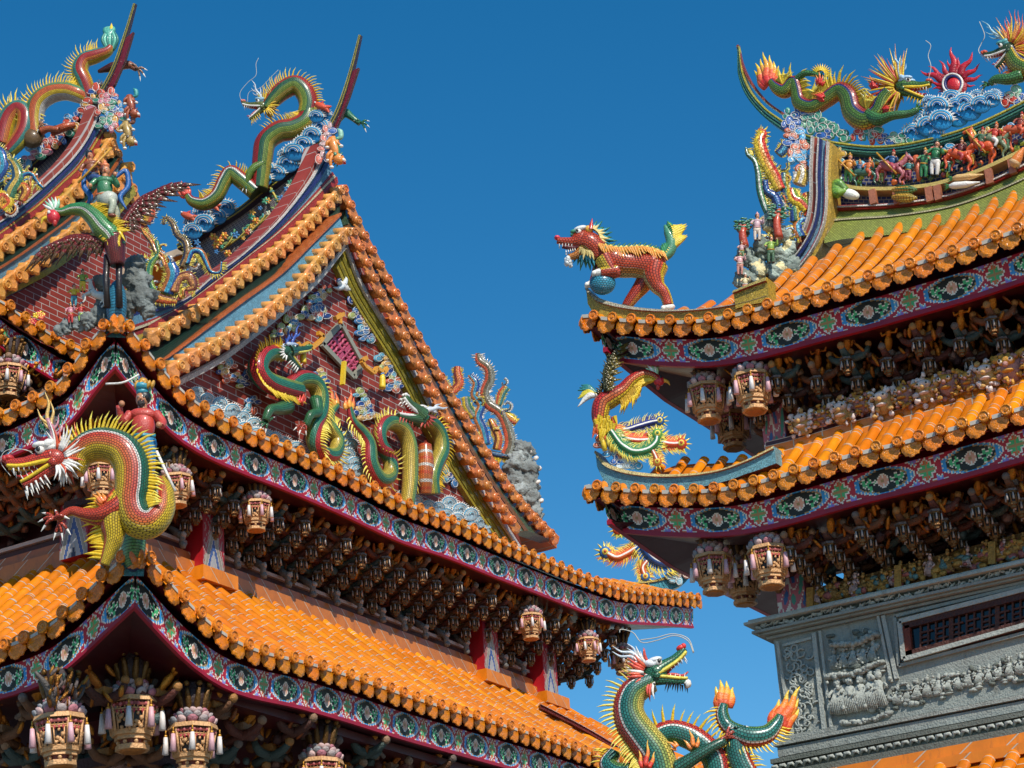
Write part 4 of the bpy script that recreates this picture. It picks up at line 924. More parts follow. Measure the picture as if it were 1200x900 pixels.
# gilt mask frieze standing on the middle roof's top course
r = random.Random(12)
for k, (x, y, w_) in enumerate([(942, 497, 1.15), (965, 489, .9), (989, 484, 1.2), (1010, 474, 1.0), (1037, 472, 1.25), (1060, 464, 1.1), (1087, 458, 1.2), (1112, 452, 1.2), (1136, 447, 1.0), (1158, 441, 1.25), (1185, 432, 1.4), (1212, 424, 1.2)]):
    p = on(x, y, 'X', XB-.04); mb = MB(); s = .145*w_; white = k in (0, 2, 4, 6, 9)
    ca, cb = (H('E4D0C8'), H('C89A58')) if white else (H('C08A34'), H('A87870'))
    mb.ell(p, Y1*s*.8, X1*s*.7, ZZ*s*.85, cb, 10, 7, 0, jit=.2, rnd=r)
    mb.ell(p+outX*s*.6+ZZ*s*.25, Y1*s*.5, X1*s*.35, ZZ*s*.3, ca, 10, 6); 
    for sg in (-1, 1): mb.ball(p+outX*s*.85+Y1*s*.3*sg+ZZ*s*.2, s*.14, H('E8E0D0')); mb.ball(p+outX*s*.96+Y1*s*.3*sg+ZZ*s*.2, s*.07, H('181010')); mb.ball(p+outX*s*.3+Y1*s*.75*sg+ZZ*s*.6, s*.25, ca, jit=.3)
    mb.ball(p+outX*s*.95-ZZ*s*.05, s*.16, cb); mb.ell(p+outX*s*.7-ZZ*s*.35, Y1*s*.36, X1*s*.25, ZZ*s*.10, ca)
    for j in range(40):
        t = math.pi*2*r.random(); c = p+outX*s*(.2+.5*r.random())+(Y1*math.cos(t)+ZZ*math.sin(t))*s*(.55+.5*r.random())-ZZ*s*.1; mb.ell(c, Y1*s*.16*(.5+r.random()), X1*s*.14, ZZ*s*.14*(.5+r.random()), ca if (j % 3) else cb, 7, 5, 0, jit=.5)
    mb.build('beast_mask', [M['wood']], hallR)
# ================================================================= big hanging palace lanterns
def lantern_proto():
    t = thing('palace_lantern', 'x', 'lantern', (0, 0, 0), 'carved palace lanterns hanging under the eaves'); G = H('C89A6A'); n = 8
    def ring(mb, z, h, r0, r1, c, mat=1): mb.tube([(0, 0, z+h), (0, 0, z-h)], [r0, r1], c, n=8, mat=mat, smooth=False)
    mb = MB(); ring(mb, -.01, .022, .235, .25, G); ring(mb, -.06, .015, .225, .225, H('7A2A20'), 0); ring(mb, -.30, .016, .185, .18, G)
    mb.tube([(0, 0, -.03), (0, 0, -.31)], [.20, .165], H('120A0A'), n=8, smooth=False)
    r = random.Random(4)
    for k in range(8):
        t0, t1 = 2*math.pi*k/8, 2*math.pi*(k+1)/8
        A = np.array([math.cos(t0), math.sin(t0), 0]); B = np.array([math.cos(t1), math.sin(t1), 0])
        mb.tube([A*.225+ZZ*-.03, A*.18+ZZ*-.30], .014, G, n=5, mat=1)
        def q(u, v): rr = .222-.045*v; return (A*(1-u)+B*u)*rr+ZZ*(-.03-.27*v)
        for v in (.26, .32, .92): mb.tube([q(0, v), q(1, v)], .009, G, n=4, mat=1)
        for u in (.2, .8): mb.tube([q(u, .3), q(u, .92)], .008, G, n=4, mat=1)
        for u in np.linspace(.12, .88, 5): mb.tube([q(u, .04), q(u+.06*(-1)**int(u*10), .26)], .007, G, n=4, mat=1)
        for _ in range(11): mb.ball(q(.26+.48*r.random(), .38+.48*r.random()), .013+.012*r.random(), G, 6, 4, 1, jit=.4)
        for u in (.25, .5, .75): mb.tube([q(u, .28), q(u, .44)], [.016, .004], H('A8343C'), n=5)
        for u in (.1, .5, .9): mb.ball(q(u, .12), .02, H('B05A5C'), 6, 4, jit=.3)
    mb.build('lattice_body', [M['paint'], M['gilt']], t)
    mb = MB(); ring(mb, -.335, .02, .155, .16, G); ring(mb, -.375, .022, .125, .12, H('6A2A1C'), 0); ring(mb, -.42, .022, .15, .15, G); ring(mb, -.445, .012, .13, .10, H('A86A2A'))
    for k in range(8):
        a = 2*math.pi*(k+.5)/8; mb.ball((math.cos(a)*.125, math.sin(a)*.125, -.377), .022, G, 6, 4, 1)
    mb.build('base_ring', [M['paint'], M['gilt']], t)
    mb = MB()
    for row, (rr, z, s) in enumerate([(.21, .04, .06), (.17, .09, .055), (.12, .14, .05)]):
        for k in range(12):
            a = 2*math.pi*(k+.5*row)/12; c = r.choice([H('C8A8A4'), H('A89A98'), H('B0707A'), H('8A8C90')]); e = np.array([math.cos(a), math.sin(a), 0]); mb.ell(e*rr+ZZ*z, e*s*.45, np.cross(ZZ, e)*s*.85, ZZ*s*.7+e*s*.35, c, 8, 5, jit=.2, rnd=r)
    for k in range(9):
        a = 2*math.pi*k/9; e = np.array([math.cos(a), math.sin(a), 0]); mb.tube(crm([e*.08+ZZ*.12, e*.13+ZZ*.24, e*.17+ZZ*.36], 6), [.03, .035, .02], H('6A4A20'), n=6, mat=1); mb.ball(e*.18+ZZ*.40, .03, H('7A5420'), 7, 5, 1, jit=.3)
    mb.tube([(0, 0, .1), (0, 0, .42)], [.12, .16], H('2A1414'), n=8)
    mb.build('lotus_crown', [M['wood'], M['gold']], t)
    first = None
    for k in range(8):
        a = 2*math.pi*(k)/8; c = (math.cos(a)*.245, math.sin(a)*.262)
        mb = MB(); cl = [H('E2DAD6'), H('D8A8B0')][k % 2]
        mb.tube([(0, 0, 0), (0, 0, -.05)], .008, H('C8923A'), n=5, mat=1); mb.ball((0, 0, -.06), .018, H('C8923A'), 7, 5, 1)
        mb.tube([(0, 0, -.07), (0, 0, -.24)], [.02, .034], cl, n=8)
        o = mb.build('tassel', [M['paint'], M['gold']], None); o.parent = t; o.location = (*c, -.03)
    return t
LP = lantern_proto(); used = False
def place_lantern(p, sc, label, rz=.2):
    global used
    if not used: LP.location = [float(v) for v in p]; LP.scale = (sc,)*3; LP.rotation_euler = (.02, -.02, rz); LP['label'] = label; used = True; return LP
    o = dup(LP, p, rz+random.random()*.5, label, sc); o.rotation_euler[0] = (random.random()-.5)*.08; o.rotation_euler[1] = (random.random()-.5)*.08; return o
for x, y, c, sc, lab in [
    (300, 590, YU+.42, 1.0, 'white tasselled lantern under the upper left eave, beside the left chevron column'),
    (621, 722, YU+.42, 1.0, 'lantern hanging alone right of the middle, above the second chevron column of the left hall'),
    (688, 750, YU+.42, .95, 'gilded lantern between two neighbours at the right end of the left hall upper eave'),
    (728, 765, YU+.75, 1.0, 'shaded lantern just behind the white horns of the bottom dragon'),
    (206, 560, YU+.42, 1.0, 'small lantern directly right of the red and yellow dragon back'),
    (70, 842, YL+1.2, 1.42, 'big gold lantern at bottom left, leftmost of the three under the lower roof corner'),
    (376, 893, YL+.5, 1.35, 'gold lantern cut by the bottom edge, under the middle of the lower left eave'),
    (226, 852, YL+.5, 1.35, 'big gold lantern right of the corner lantern under the lower left roof')]:
    place_lantern(on(x, y, 'Y', c), sc, lab)
pcor = c0+dg*.95; pcor = dep(155, 822, np.dot(pcor-EYE, FW)); place_lantern(pcor, 1.5, 'big gold lantern hanging exactly below the corner of the lower left roof', .4)
place_lantern(on(118, 548, 'X', XU+.5), 1.0, 'lantern seen through the arch of the red and yellow dragon neck', .4)
place_lantern(on(12, 432, 'Y', G2-.9), 1.2, 'pale lantern at the left edge under the rear hall eave')
for x, y, c, sc, lab in [
    (828, 455, XR+.55, .95, 'front left lantern of the upper right eave corner, beside the red phoenix head'),
    (881, 442, XR+.42, .98, 'lantern under the upper right eave above the pink painted column'),
    (857, 488, XR+1.5, .95, 'dark shaded lantern hanging behind the two lit ones under the upper right eave'),
    (835, 654, XR+.55, .95, 'lit lantern at the corner of the middle right eave, leftmost of its three'),
    (900, 645, XR+.42, .98, 'lit lantern under the middle right eave, beside the pink column on the stone wall'),
    (870, 668, XR+1.5, .95, 'dark shaded lantern hanging behind the two lit ones under the middle right eave')]:
    place_lantern(on(x, y, 'X', c), sc, lab, .1)
# ---- fans of carved gilt figures above the lanterns (corner brackets)
def corner_fan(parent, c, w, h, seed, out, a):
    r = random.Random(seed); mb = MB(); c = np.array(c)
    for k in range(44):
        u, v = (r.random()-.5)*2, r.random(); p = c+a*u*w*(.5+.5*v)+ZZ*v*h+out*.25*v*r.random()
        s = .03+.035*r.random(); d = nz(a*(r.random()-.5)+ZZ*(.8)+out*.5*(r.random())); mt = r.choice([0, 1, 1])
        mb.ell(p, np.cross(d, out)*s*.5, out*s*.5, d*s*1.5, r.choice([H('8A5A1C'), H('7A4A18'), H('9A6A24')]) if mt else r.choice([H('3A4A48'), H('5A4E4A'), H('4A1818')]), 8, 5, mt, jit=.4, rnd=r)
    for sg in (-1, 1): mb.tube(crm([c+a*sg*w*.3, c+a*sg*w*.8+ZZ*h*.5+out*.05, c+a*sg*w*1.2+ZZ*h*.9], 8), [.035, .045, .02], H('5A5450'), n=6)
    mb.build('carved_bracket', [M['wood'], M['gold']], parent)
for x, y in [(300, 580), (621, 715), (688, 742), (206, 550)]: corner_fan(hallL, on(x, y, 'Y', YU+.55), .3, .45, x, outY, X1)
for x, y in [(70, 828), (376, 885), (226, 838)]: corner_fan(hallL, on(x, y, 'Y', YL+1.0), .38, .4, x, outY, X1)
corner_fan(hallL, pcor+dg*.3, .4, .7, 5, -dg, np.cross(ZZ, dg)); corner_fan(hallL, on(728, 750, 'Y', YU+.9), .35, .5, 8, outY, X1)
for x, y in [(826, 440), (881, 425), (835, 640), (900, 630)]: corner_fan(hallR, on(x, y, 'X', XR+.65), .26, .38, x, outX, Y1)
corner_fan(hallR, on(860, 470, 'X', XR+1.7), .35, .55, 3, outX, Y1); corner_fan(hallR, on(872, 650, 'X', XR+1.7), .35, .55, 4, outX, Y1)
# ================================================================= sculpture helpers
def U_(T): return float(np.linalg.norm(T(1, 0, 0)-T(0, 0, 0)))
def EL(mb, T, c, r, col, rot=0, mat=0, n=12, m=8, jit=0, rnd=None):
    o = T(*c); ca, sa = math.cos(math.radians(rot)), math.sin(math.radians(rot)); e = .02
    vx = (T(c[0]+ca*e, c[1]+sa*e, c[2])-o)/e; vy = (T(c[0]-sa*e, c[1]+ca*e, c[2])-o)/e; vz = (T(c[0], c[1], c[2]+e)-o)/e
    mb.ell(o, vx*r[0], vz*r[2], vy*r[1], col, n, m, mat, jit, rnd=rnd)
def TB(mb, T, pts, rad, col, n=8, mat=0, k=None, side=1, nrm=None, **kw):
    P = crm([(p[0], p[1], p[2] if len(p) > 2 else 0) for p in pts], k or max(6, 4*len(pts))); u = U_(T)
    R = np.interp(np.linspace(0, 1, len(P)), np.linspace(0, 1, len(rad)) if not np.isscalar(rad) else [0, 1], rad if not np.isscalar(rad) else [rad, rad])*u
    mb.tube([T(*p) for p in P], R, col, n=n, mat=mat, nrm=nrm, side=side, **kw)
def CN(mb, T, p, q, r, col, n=5, mat=0, tipc=None):
    mb.cone(T(*p), T(*q), r*U_(T), col, n, mat, tipc)
def bandcol(spec):
    """spec [(max |angle| from the back, colour)]"""
    sp = [(a, H(PAL.get(c, c))) for a, c in spec]
    def f(t, a):
        a = (a+180) % 360-180; a = abs(a)
        for m_, c in sp:
            if a <= m_: return c
        return sp[-1][1]
    return f
def snake(mb, T, path, bands_, n=28, k=None, side=1, twist=0, mat=0):
    """path: (x_px, y_px, r_px, z_px) in the plane T (pixel units).  returns frames for fins"""
    A = np.array([(p[0], p[1], p[2], p[3] if len(p) > 3 else 0) for p in path], float)
    C = crm(A, 40*len(A)); C = even(C, k or int(max(24, len(path)*9)))
    P = np.array([T(x, y, z) for x, y, r, z in C]); m = T.m; R = C[:, 2]*m
    mb.tube(P, R, bandcol(bands_) if not callable(bands_) else bands_, n=n, mat=mat, nrm=T.n, side=side, twist=(list(twist) if not np.isscalar(twist) else [twist, twist]))
    fr = []; N_ = len(P); tw = twist if not np.isscalar(twist) else [twist, twist]
    TWd = np.interp(np.linspace(0, 1, N_), np.linspace(0, 1, len(tw)), tw)
    for i in range(N_):
        t = nz(P[min(i+1, N_-1)]-P[max(i-1, 0)]); b = nz(T.n-t*np.dot(T.n, t)); sd = np.cross(t, b)*side; a = math.radians(TWd[i])
        fr.append((P[i], t, nz(sd*math.cos(a)+b*math.sin(a)), R[i], b))
    return fr
def fins(mb, fr, i0, i1, step, L, col, tipc=None, lean=.5, w=.16, jit=.6, back=1.0, mat=0, fan=1):
    """spikes along the back of a snake(), lean towards the tail (+) ; step in frames"""
    r = random.Random(len(fr)); x = i0
    while x < i1:
        i = min(int(x), len(fr)-1); f = x-int(x); j = min(i+1, len(fr)-1)
        P, t, s, R, b = [fr[i][k]*(1-f)+fr[j][k]*f for k in range(5)]; Lk = L*(1+jit*(r.random()-.5))
        for q in range(fan):
            a = (q-(fan-1)/2)*.45; d = nz(s*math.cos(a)+b*math.sin(a)); p = P+d*R*.93
            mb.cone(p, p+(d+t*lean*(1+.3*(r.random()-.5)))*Lk, Lk*w, col, 4, mat, tipc, bend=(d-t*lean)*Lk*.1)
        x += step
def flame(T, x, y, ang, L, cols, n=5, z=0, spread=55, w=.13, name=None, parent=None, wav=.12, seed=0, mb=None):
    """tuft of wavy tongues from (x, y) px towards ang (deg, 90 = up)"""
    own = mb is None; mb = mb or MB(); r = random.Random(seed); cs = [H(PAL.get(c, c)) for c in cols]
    for k in range(n):
        f = (k-(n-1)/2)/max(1, (n-1)/2); a0 = math.radians(ang+f*spread*.5); Lk = L*(1-.35*abs(f))*(1+.15*(r.random()-.5)); pts = []
        a = a0; X, Y = x+math.cos(a0+1.57)*f*L*.12, y-math.sin(a0+1.57)*f*L*.12; ph = r.random()*3
        st = 9
        for j in range(st):
            pts.append(T(X, Y, z+abs(f)*-2+r.random()*.3)); aa = math.radians(ang+f*spread*.5*(1-.6*j/st))+wav*6*math.sin(ph+j*1.1)*.35
            X += math.cos(aa)*Lk/st; Y -= math.sin(aa)*Lk/st
        rr = [w*L*.9, w*L, w*L*.85, w*L*.6, w*L*.35, w*L*.05]
        mb.tube(pts, np.array(rr)*T.m, lambda t, a_, cs=cs: cs[min(len(cs)-1, int(t*len(cs)))], n=7, nrm=T.n, squash=.55)
    if own: return mb.build(name or 'flame_tuft', [M['glaze']], parent)
def wire(pts, r, parent, name='whisker', col='B8B8B0'):
    mb = MB(); mb.tube(crm(pts, 30), r, H(col), n=5); return mb.build(name, [M['paint']], parent)
def dhead(mb, T, pal, jaw=18, up=0):
    """dragon head, local units: head length ~1 along +x, y up, z lateral.  pal: skin, lip, brow, mouth, nose, chin"""
    S = {k: H(PAL.get(v, v)) for k, v in pal.items()}; ca, sa = math.cos(math.radians(up)), math.sin(math.radians(up)); cj, sj = math.cos(math.radians(-jaw)), math.sin(math.radians(-jaw))
    u_ = lambda x, y, z=0: (.1+(x-.1)*ca-y*sa, (x-.1)*sa+y*ca+.02, z)
    l_ = lambda x, y, z=0: (.05+(x-.05)*cj-y*sj, (x-.05)*sj+y*cj-.08, z)
    EL(mb, T, (0, .08, 0), (.32, .24, .23), S['skin'], 10, 0, 16, 10)
    EL(mb, T, (-.02, .30, 0), (.24, .12, .20), S['brow'], 5, 1, 12, 8, jit=.15)
    TB(mb, T, [u_(0, .10), u_(.3, .13), (u_(.6, .14)), u_(.85, .18), u_(.98, .24)], [.24, .17, .12, .11, .09], lambda t, a: S['lip'] if 60 < abs(((a+180) % 360)-180) < 110 and False else S['skin'], n=14)
    for sg in (-1, 1):
        TB(mb, T, [u_(.0, .02, .18*sg), u_(.35, .03, .14*sg), u_(.7, .06, .10*sg), u_(.98, .14, .07*sg)], [.05, .05, .045, .04], S['lip'], n=7, mat=1)
        TB(mb, T, [l_(-.05, .04, .17*sg), l_(.3, .06, .12*sg), l_(.62, .07, .09*sg), l_(.80, .1, .05*sg)], [.045, .045, .04, .035], S['lip'], n=7, mat=1)
        EL(mb, T, u_(.22, .27, .15*sg), (.10, .09, .08), K('white'), 0, 1, 12, 8); EL(mb, T, u_(.25, .275, .22*sg), (.05, .055, .03), K('black'), 0, 1, 8, 6)
        EL(mb, T, u_(.18, .37, .14*sg), (.20, .075, .10), S['brow'], 12, 1, 10, 6); EL(mb, T, u_(.02, .36, .13*sg), (.16, .10, .12), S['brow'], -10, 1, 10, 6)
        EL(mb, T, (.02, -.02, .19*sg), (.10, .09, .06), S['skin'], 0, 0, 10, 6)
        EL(mb, T, u_(1.0, .30, .05*sg), (.07, .07, .06), S['nose'], 0, 1, 10, 7)
        for k in range(5): CN(mb, T, u_(.42+.11*k, .04, .10*sg), u_(.43+.11*k, -.06-.05*(k == 4), .10*sg), .022, K('white'), mat=1)
        for k in range(4): CN(mb, T, l_(.36+.12*k, .08, .08*sg), l_(.36+.12*k, .18+.06*(k == 3), .08*sg), .02, K('white'), mat=1)
        # cheek spikes
        for k in range(6):
            a = math.radians(170+k*22); CN(mb, T, (-.10+.2*math.cos(a), -.03+.2*math.sin(a), .16*sg), (-.10+.46*math.cos(a), -.03+.42*math.sin(a), .2*sg), .04, S['chin'], mat=1)
    EL(mb, T, u_(.92, .30, 0), (.12, .08, .12), S['nose'], 15, 1)
    TB(mb, T, [(.05, 0, 0), u_(.35, .03), u_(.8, .09)], [.16, .1, .05], S['mouth'], n=8, mat=1)
    TB(mb, T, [l_(-.08, -.02), l_(.25, -.0), l_(.55, .0), l_(.80, .03)], [.17, .12, .085, .06], S['skin'], n=12)
    TB(mb, T, [l_(.05, .08), l_(.4, .09), l_(.7, .08)], [.10, .07, .05], S['mouth'], n=8, mat=1)
    TB(mb, T, [l_(.15, .12), l_(.45, .16), l_(.66, .15), l_(.8, .27)], [.05, .05, .045, .015], K('red'), n=8, mat=1)
    r = random.Random(2)
    for k in range(10):
        t = k/9; p = l_(.30+.5*t, -.06); CN(mb, T, (p[0], p[1], .07*(-1)**k), (p[0]+.02-.10*(1-t), p[1]-.16-.08*r.random(), .08*(-1)**k), .03, S['chin'], mat=1)
def horns(T, parent, col, col2=None, L=.75, ang=115):
    for sg in (-1, 1):
        mb = MB(); c = H(PAL.get(col, col)); c2 = H(PAL.get(col2 or col, col2 or col)); a = math.radians(ang); dx, dy = math.cos(a), math.sin(a)
        q = lambda s, o=0, z=.12: (-.06+dx*s*L-dy*o*L, .30+dy*s*L+dx*o*L, z*sg*(1+s))
        TB(mb, T, [q(0), q(.3, .03), q(.6, -.04), q(.85, .03), q(1.1, -.02)], [.06, .055, .045, .03, .008], lambda t, a_: c if t < .5 else c2, n=7, mat=0)
        TB(mb, T, [q(.45, 0), q(.58, -.16), q(.78, -.22)], [.035, .03, .006], c2, n=6); TB(mb, T, [q(.3, .02), q(.45, .16), q(.62, .2)], [.035, .028, .006], c, n=6)
        mb.build('horn', [M['glaze']], parent)
def mane(T, parent, cols, n=13, L=.5, a0=95, a1=265, seed=1, r0=.24, w=.05):
    mb = MB(); r = random.Random(seed); cs = [H(PAL.get(c, c)) for c in cols]
    for sg in (-1, 0, 1):
        for k in range(n):
            a = math.radians(a0+(a1-a0)*(k+.3*abs(sg))/(n-1)); Lk = L*(.8+.5*r.random()); p0 = (-.08+r0*math.cos(a), .05+r0*math.sin(a), .13*sg); e = a+.35*(r.random()-.5)
            p1 = (p0[0]+math.cos(e)*Lk*.5-.03, p0[1]+math.sin(e)*Lk*.5+.03, .2*sg); p2 = (p0[0]+math.cos(e)*Lk+.02, p0[1]+math.sin(e)*Lk+.06, .24*sg)
            c = cs[k % len(cs)]; TB(mb, T, [p0, p1, p2], [w, w*.75, w*.08], c, n=5, k=6)
    mb.build('mane', [M['glaze']], parent)
def claw(mb, T, x, y, ang, s, col, z=0, tip='white', n=4, mat=0):
    """clawed foot at px (x, y); ang: pointing direction; s px"""
    c = H(PAL.get(col, col))
    for k in range(n):
        a = math.radians(ang+(k-(n-1)/2)*38 if k < n-1 else ang+165); dx, dy = math.cos(a), -math.sin(a); z1 = z+(k-1.5)*s*.18
        p = [T(x, y, z), T(x+dx*s*.45, y+dy*s*.45-s*.12, z1+s*.1), T(x+dx*s*.85, y+dy*s*.85, z1)]
        mb.tube(crm(p, 6), np.array([.17, .15, .12])*s*T.m, c, n=7, mat=mat)
        mb.cone(p[2], T(x+dx*s*1.3, y+dy*s*1.3+s*.22, z1), .12*s*T.m, K(tip), 6, mat=1)
def curl_cloud(mb, T, x, y, s, base, rim='white', z=0, seed=0, n=3):
    s = s*1.4
    """auspicious cloud: coloured lobes with raised white spiral rims; s px radius"""
    r = random.Random(seed); m = T.m
    for k in range(n):
        a = 2*math.pi*k/n+r.random(); cx, cy = (x+math.cos(a)*s*.75, y+math.sin(a)*s*.5) if n > 1 else (x, y); R = s*(.62 if n > 1 else 1)*(.7+.6*r.random()); ex, ey = r.choice([(1.3, .8), (.85, 1.2), (1.1, 1.0)]); b = H(PAL.get(base, base)) if isinstance(base, str) else H(PAL.get(base[k % len(base)], base[k % len(base)]))
        EL(mb, lambda u, v, w: T(cx+u, cy-v, z+w), (0, 0, 0), (R*ex, R*ey, s*.3), b, 0, 0, 12, 6)
        t = np.linspace(0, 2*math.pi*(.8+.5*r.random()), 16); ph = r.random()*6; sg = r.choice([-1, 1])
        pts = [T(cx+math.cos(sg*q+ph)*R*ex*(1-.62*i/15), cy+math.sin(sg*q+ph)*R*ey*(1-.62*i/15), z+s*.24+s*.10*i/15) for i, q in enumerate(t)]
        mb.tube(pts, .065*R*m, K(rim), n=5)
def wave(mb, T, x, y, R, z=0, seed=0, blue=('1E7AB0', '3FA0CC', '1A5E9A')):
    """stylised wave hump: concentric blue and white ridges with foam teeth"""
    r = random.Random(seed)
    for k, f in enumerate([1, .86, .72, .56, .42, .26]):
        c = K('white') if k in (0, 2, 4) else H(blue[k % 3])
        pts = [T(x+math.cos(a)*R*f, y-math.sin(a)*R*f*.85, z+R*.12+(1-f)*R*.22) for a in np.linspace(-.15, math.pi+.15, 14)]
        mb.tube(pts, (.036 if k % 2 == 0 else .085)*R*T.m, c, n=6)
    EL(mb, lambda u, v, w: T(x+u, y-v, z+w), (0, 0, 0), (R, R*.85, R*.16), H(blue[0]), 0, 0, 14, 8)
    for k in range(13):
        a = math.pi*(k+.2*r.random())/12; d = np.array([math.cos(a), -math.sin(a)*.85]); p = T(x+d[0]*R*1.0, y+d[1]*R*1.0, z+R*.05); L = R*(.22+.14*r.random())
        mb.cone(p, T(x+d[0]*(R+L)+L*.3, y+d[1]*(R+L), z+R*.1), .10*R*T.m, K('white'), 5)
def scroll(mb, T, path, cols, teeth='lyel', side=1, n=10, tl=1.35, step=1.0, mat=0, both=False):
    """curling grass scroll: banded tapering tube with serrated edge. path (x, y, r, z)"""
    path = [(p[0], p[1], p[2]*.62, p[3]) for p in path]; c = [(72, cols[0]), (84, 'white'), (112, cols[1]), (180, cols[2 % len(cols)])]
    fr = snake(mb, T, path, c, n=n, side=side, mat=mat, k=len(path)*6)
    rr = np.mean([p[2] for p in path])*T.m; fins(mb, fr, 0, len(fr)-1.2, step, rr*tl*1.5, K(teeth), lean=.3, w=.22)
    if both:
        fr2 = [(a, b, -c_, d, e) for a, b, c_, d, e in fr]; fins(mb, fr2, 0, len(fr)-1.2, step, rr*tl*1.5, K(teeth), lean=.3, w=.22)
    return fr
def person(mb, T, pal, pose='stand', hold=None, seed=0):
    """small glazed figure, local units: height 1, feet at 0, facing +x-ish towards viewer z. pal: robe, top, skin, hair, hat"""
    S = {k: H(PAL.get(v, v)) for k, v in pal.items()}; r = random.Random(seed); sk = S['skin']
    if pose == 'stand':
        for sg in (-1, 1):
            TB(mb, T, [(.05*sg, .46, 0), (.08*sg, .25, .02), (.07*sg, .04, 0)], [.085, .06, .045], S['robe'], n=8); EL(mb, T, (.07*sg+.02, .02, .04), (.05, .03, .07), S['hair'])
        EL(mb, T, (0, .42, 0), (.15, .14, .11), S['robe'], 0)
    elif pose == 'ride':
        for sg in (-1, 1): TB(mb, T, [(0, .42, .08*sg), (.16, .32, .15*sg), (.12, .12, .16*sg)], [.085, .065, .045], S['robe'], n=8); EL(mb, T, (.15, .10, .17*sg), (.07, .03, .04), S['hair'])
        EL(mb, T, (0, .44, 0), (.14, .12, .13), S['robe'])
    EL(mb, T, (0, .62, 0), (.13, .17, .10), S['top']); EL(mb, T, (0, .74, 0), (.16, .07, .09), S['top'])
    TB(mb, T, [(0, .76, 0), (.01, .84, 0)], .05, sk, n=8)
    EL(mb, T, (.015, .905, .0), (.068, .085, .07), sk, n=14, m=10); EL(mb, T, (-.01, .935, -.01), (.075, .075, .075), S['hair'], n=12, m=8)
    EL(mb, T, (.01, .985, 0), (.07, .045, .07), S['hat']); EL(mb, T, (0, 1.03, 0), (.03, .05, .03), S['hat'])
    # face on the viewer side and the front
    for dx in (-.028, .028): EL(mb, T, (.015+dx, .915, .066), (.012, .010, .008), K('white'), n=6, m=4); EL(mb, T, (.015+dx, .915, .073), (.006, .008, .005), K('black'), n=6, m=4)
    EL(mb, T, (.015, .893, .075), (.011, .018, .014), sk, n=6, m=5); EL(mb, T, (.015, .868, .068), (.022, .006, .006), K('red'), n=6, m=4)
    for sg in (-1, 1):
        e = .15+.1*r.random(); h = .62+.22*r.random()*(1 if sg > 0 else -.4)
        TB(mb, T, [(.14*sg, .75, 0), (.22*sg, .64, .06), (.16*sg+.08*sg*r.random(), h, .16)], [.055, .045, .035], S['top'], n=8); EL(mb, T, (.17*sg+.03*sg, h+.01, .18), (.035, .035, .03), sk, n=8, m=5)
    TB(mb, T, [(-.13, .5, .03), (0, .48, .11), (.13, .5, .03)], .025, S['hat'], n=6)
def horse(mb, T, col, mn='C8A030'):
    """small glazed horse: local units, length ~1, feet at 0, facing +x, galloping"""
    c = H(PAL.get(col, col)); m_ = H(mn)
    TB(mb, T, [(-.38, .55), (-.2, .56), (.05, .52), (.25, .56)], [.13, .16, .14, .15], c, n=12)
    TB(mb, T, [(.25, .60), (.38, .76), (.44, .92)], [.13, .09, .07], c, n=10); TB(mb, T, [(.42, .93), (.55, .88), (.66, .80)], [.08, .06, .04], c, n=9)
    for dz in (-1, 1): CN(mb, T, (.42, .97, .04*dz), (.42, 1.08, .05*dz), .025, c)
    TB(mb, T, [(.46, 1.0), (.34, .9), (.22, .74), (.12, .68)], [.03, .05, .05, .02], m_, n=6); TB(mb, T, [(-.45, .60), (-.60, .58), (-.66, .38)], [.05, .06, .02], m_, n=7)
    for x, z, f in ((.24, .08, .22), (.26, -.08, .35), (-.34, .08, -.15), (-.32, -.08, .12)):
        TB(mb, T, [(x, .48, z), (x+f*.7, .30, z), (x+f*.35, .14, z), (x+f*.5, .0, z)], [.085, .05, .035, .03], c, n=8); EL(mb, T, (x+f*.55, .0, z), (.045, .03, .035), K('black'), n=8, m=5)
def phoenix_plume(mb, T, path, cols, eye=True, z=0, teeth='lyel', w=1.0):
    """long tail feather: coloured ribbon with white rib, side barbs and an eye at its end. path (x, y, r)"""
    fr = snake(mb, T, [(p[0], p[1], p[2], p[3] if len(p) > 3 else z) for p in path], lambda t, a: K('white') if abs(a-90) < 20 else H(PAL.get(cols[0], cols[0])), n=14, k=len(path)*8)
    L = np.mean([p[2] for p in path])*T.m*1.7*w
    for sg in (1, -1):
        f2 = [(a, b, c*sg, d*.8, e) for a, b, c, d, e in fr]; fins(mb, f2, 0, len(fr)-1.1, .5, L*.85, H(PAL.get(cols[0], cols[0])), K(teeth) if sg > 0 else None, lean=.9, w=.11)
        fins(mb, f2, .3, len(fr)-1.1, 1.4, L*1.05, K(teeth), lean=.8, w=.09)
    if eye:
        x, y = path[-1][0], path[-1][1]; R = path[-1][2]*1.5; zz = (path[-1][3] if len(path[-1]) > 3 else z)
        Te = lambda u, v, w_: T(x+u, y-v, zz+w_)
        EL(mb, Te, (0, 0, 0), (R*1.1, R*1.1, R*.7), H(PAL.get(cols[1], cols[1]))); EL(mb, Te, (0, 0, R*.5), (R*.62, R*.62, R*.4), K('lyel')); EL(mb, Te, (0, 0, R*.8), (R*.3, R*.3, R*.25), H(PAL.get(cols[0], cols[0])))
        for k in range(11):
            a = 2*math.pi*k/11; mb.cone(Te(math.cos(a)*R, math.sin(a)*R, 0), Te(math.cos(a)*R*2.1, math.sin(a)*R*2.1, 0), R*.22*T.m, K(teeth), 4)
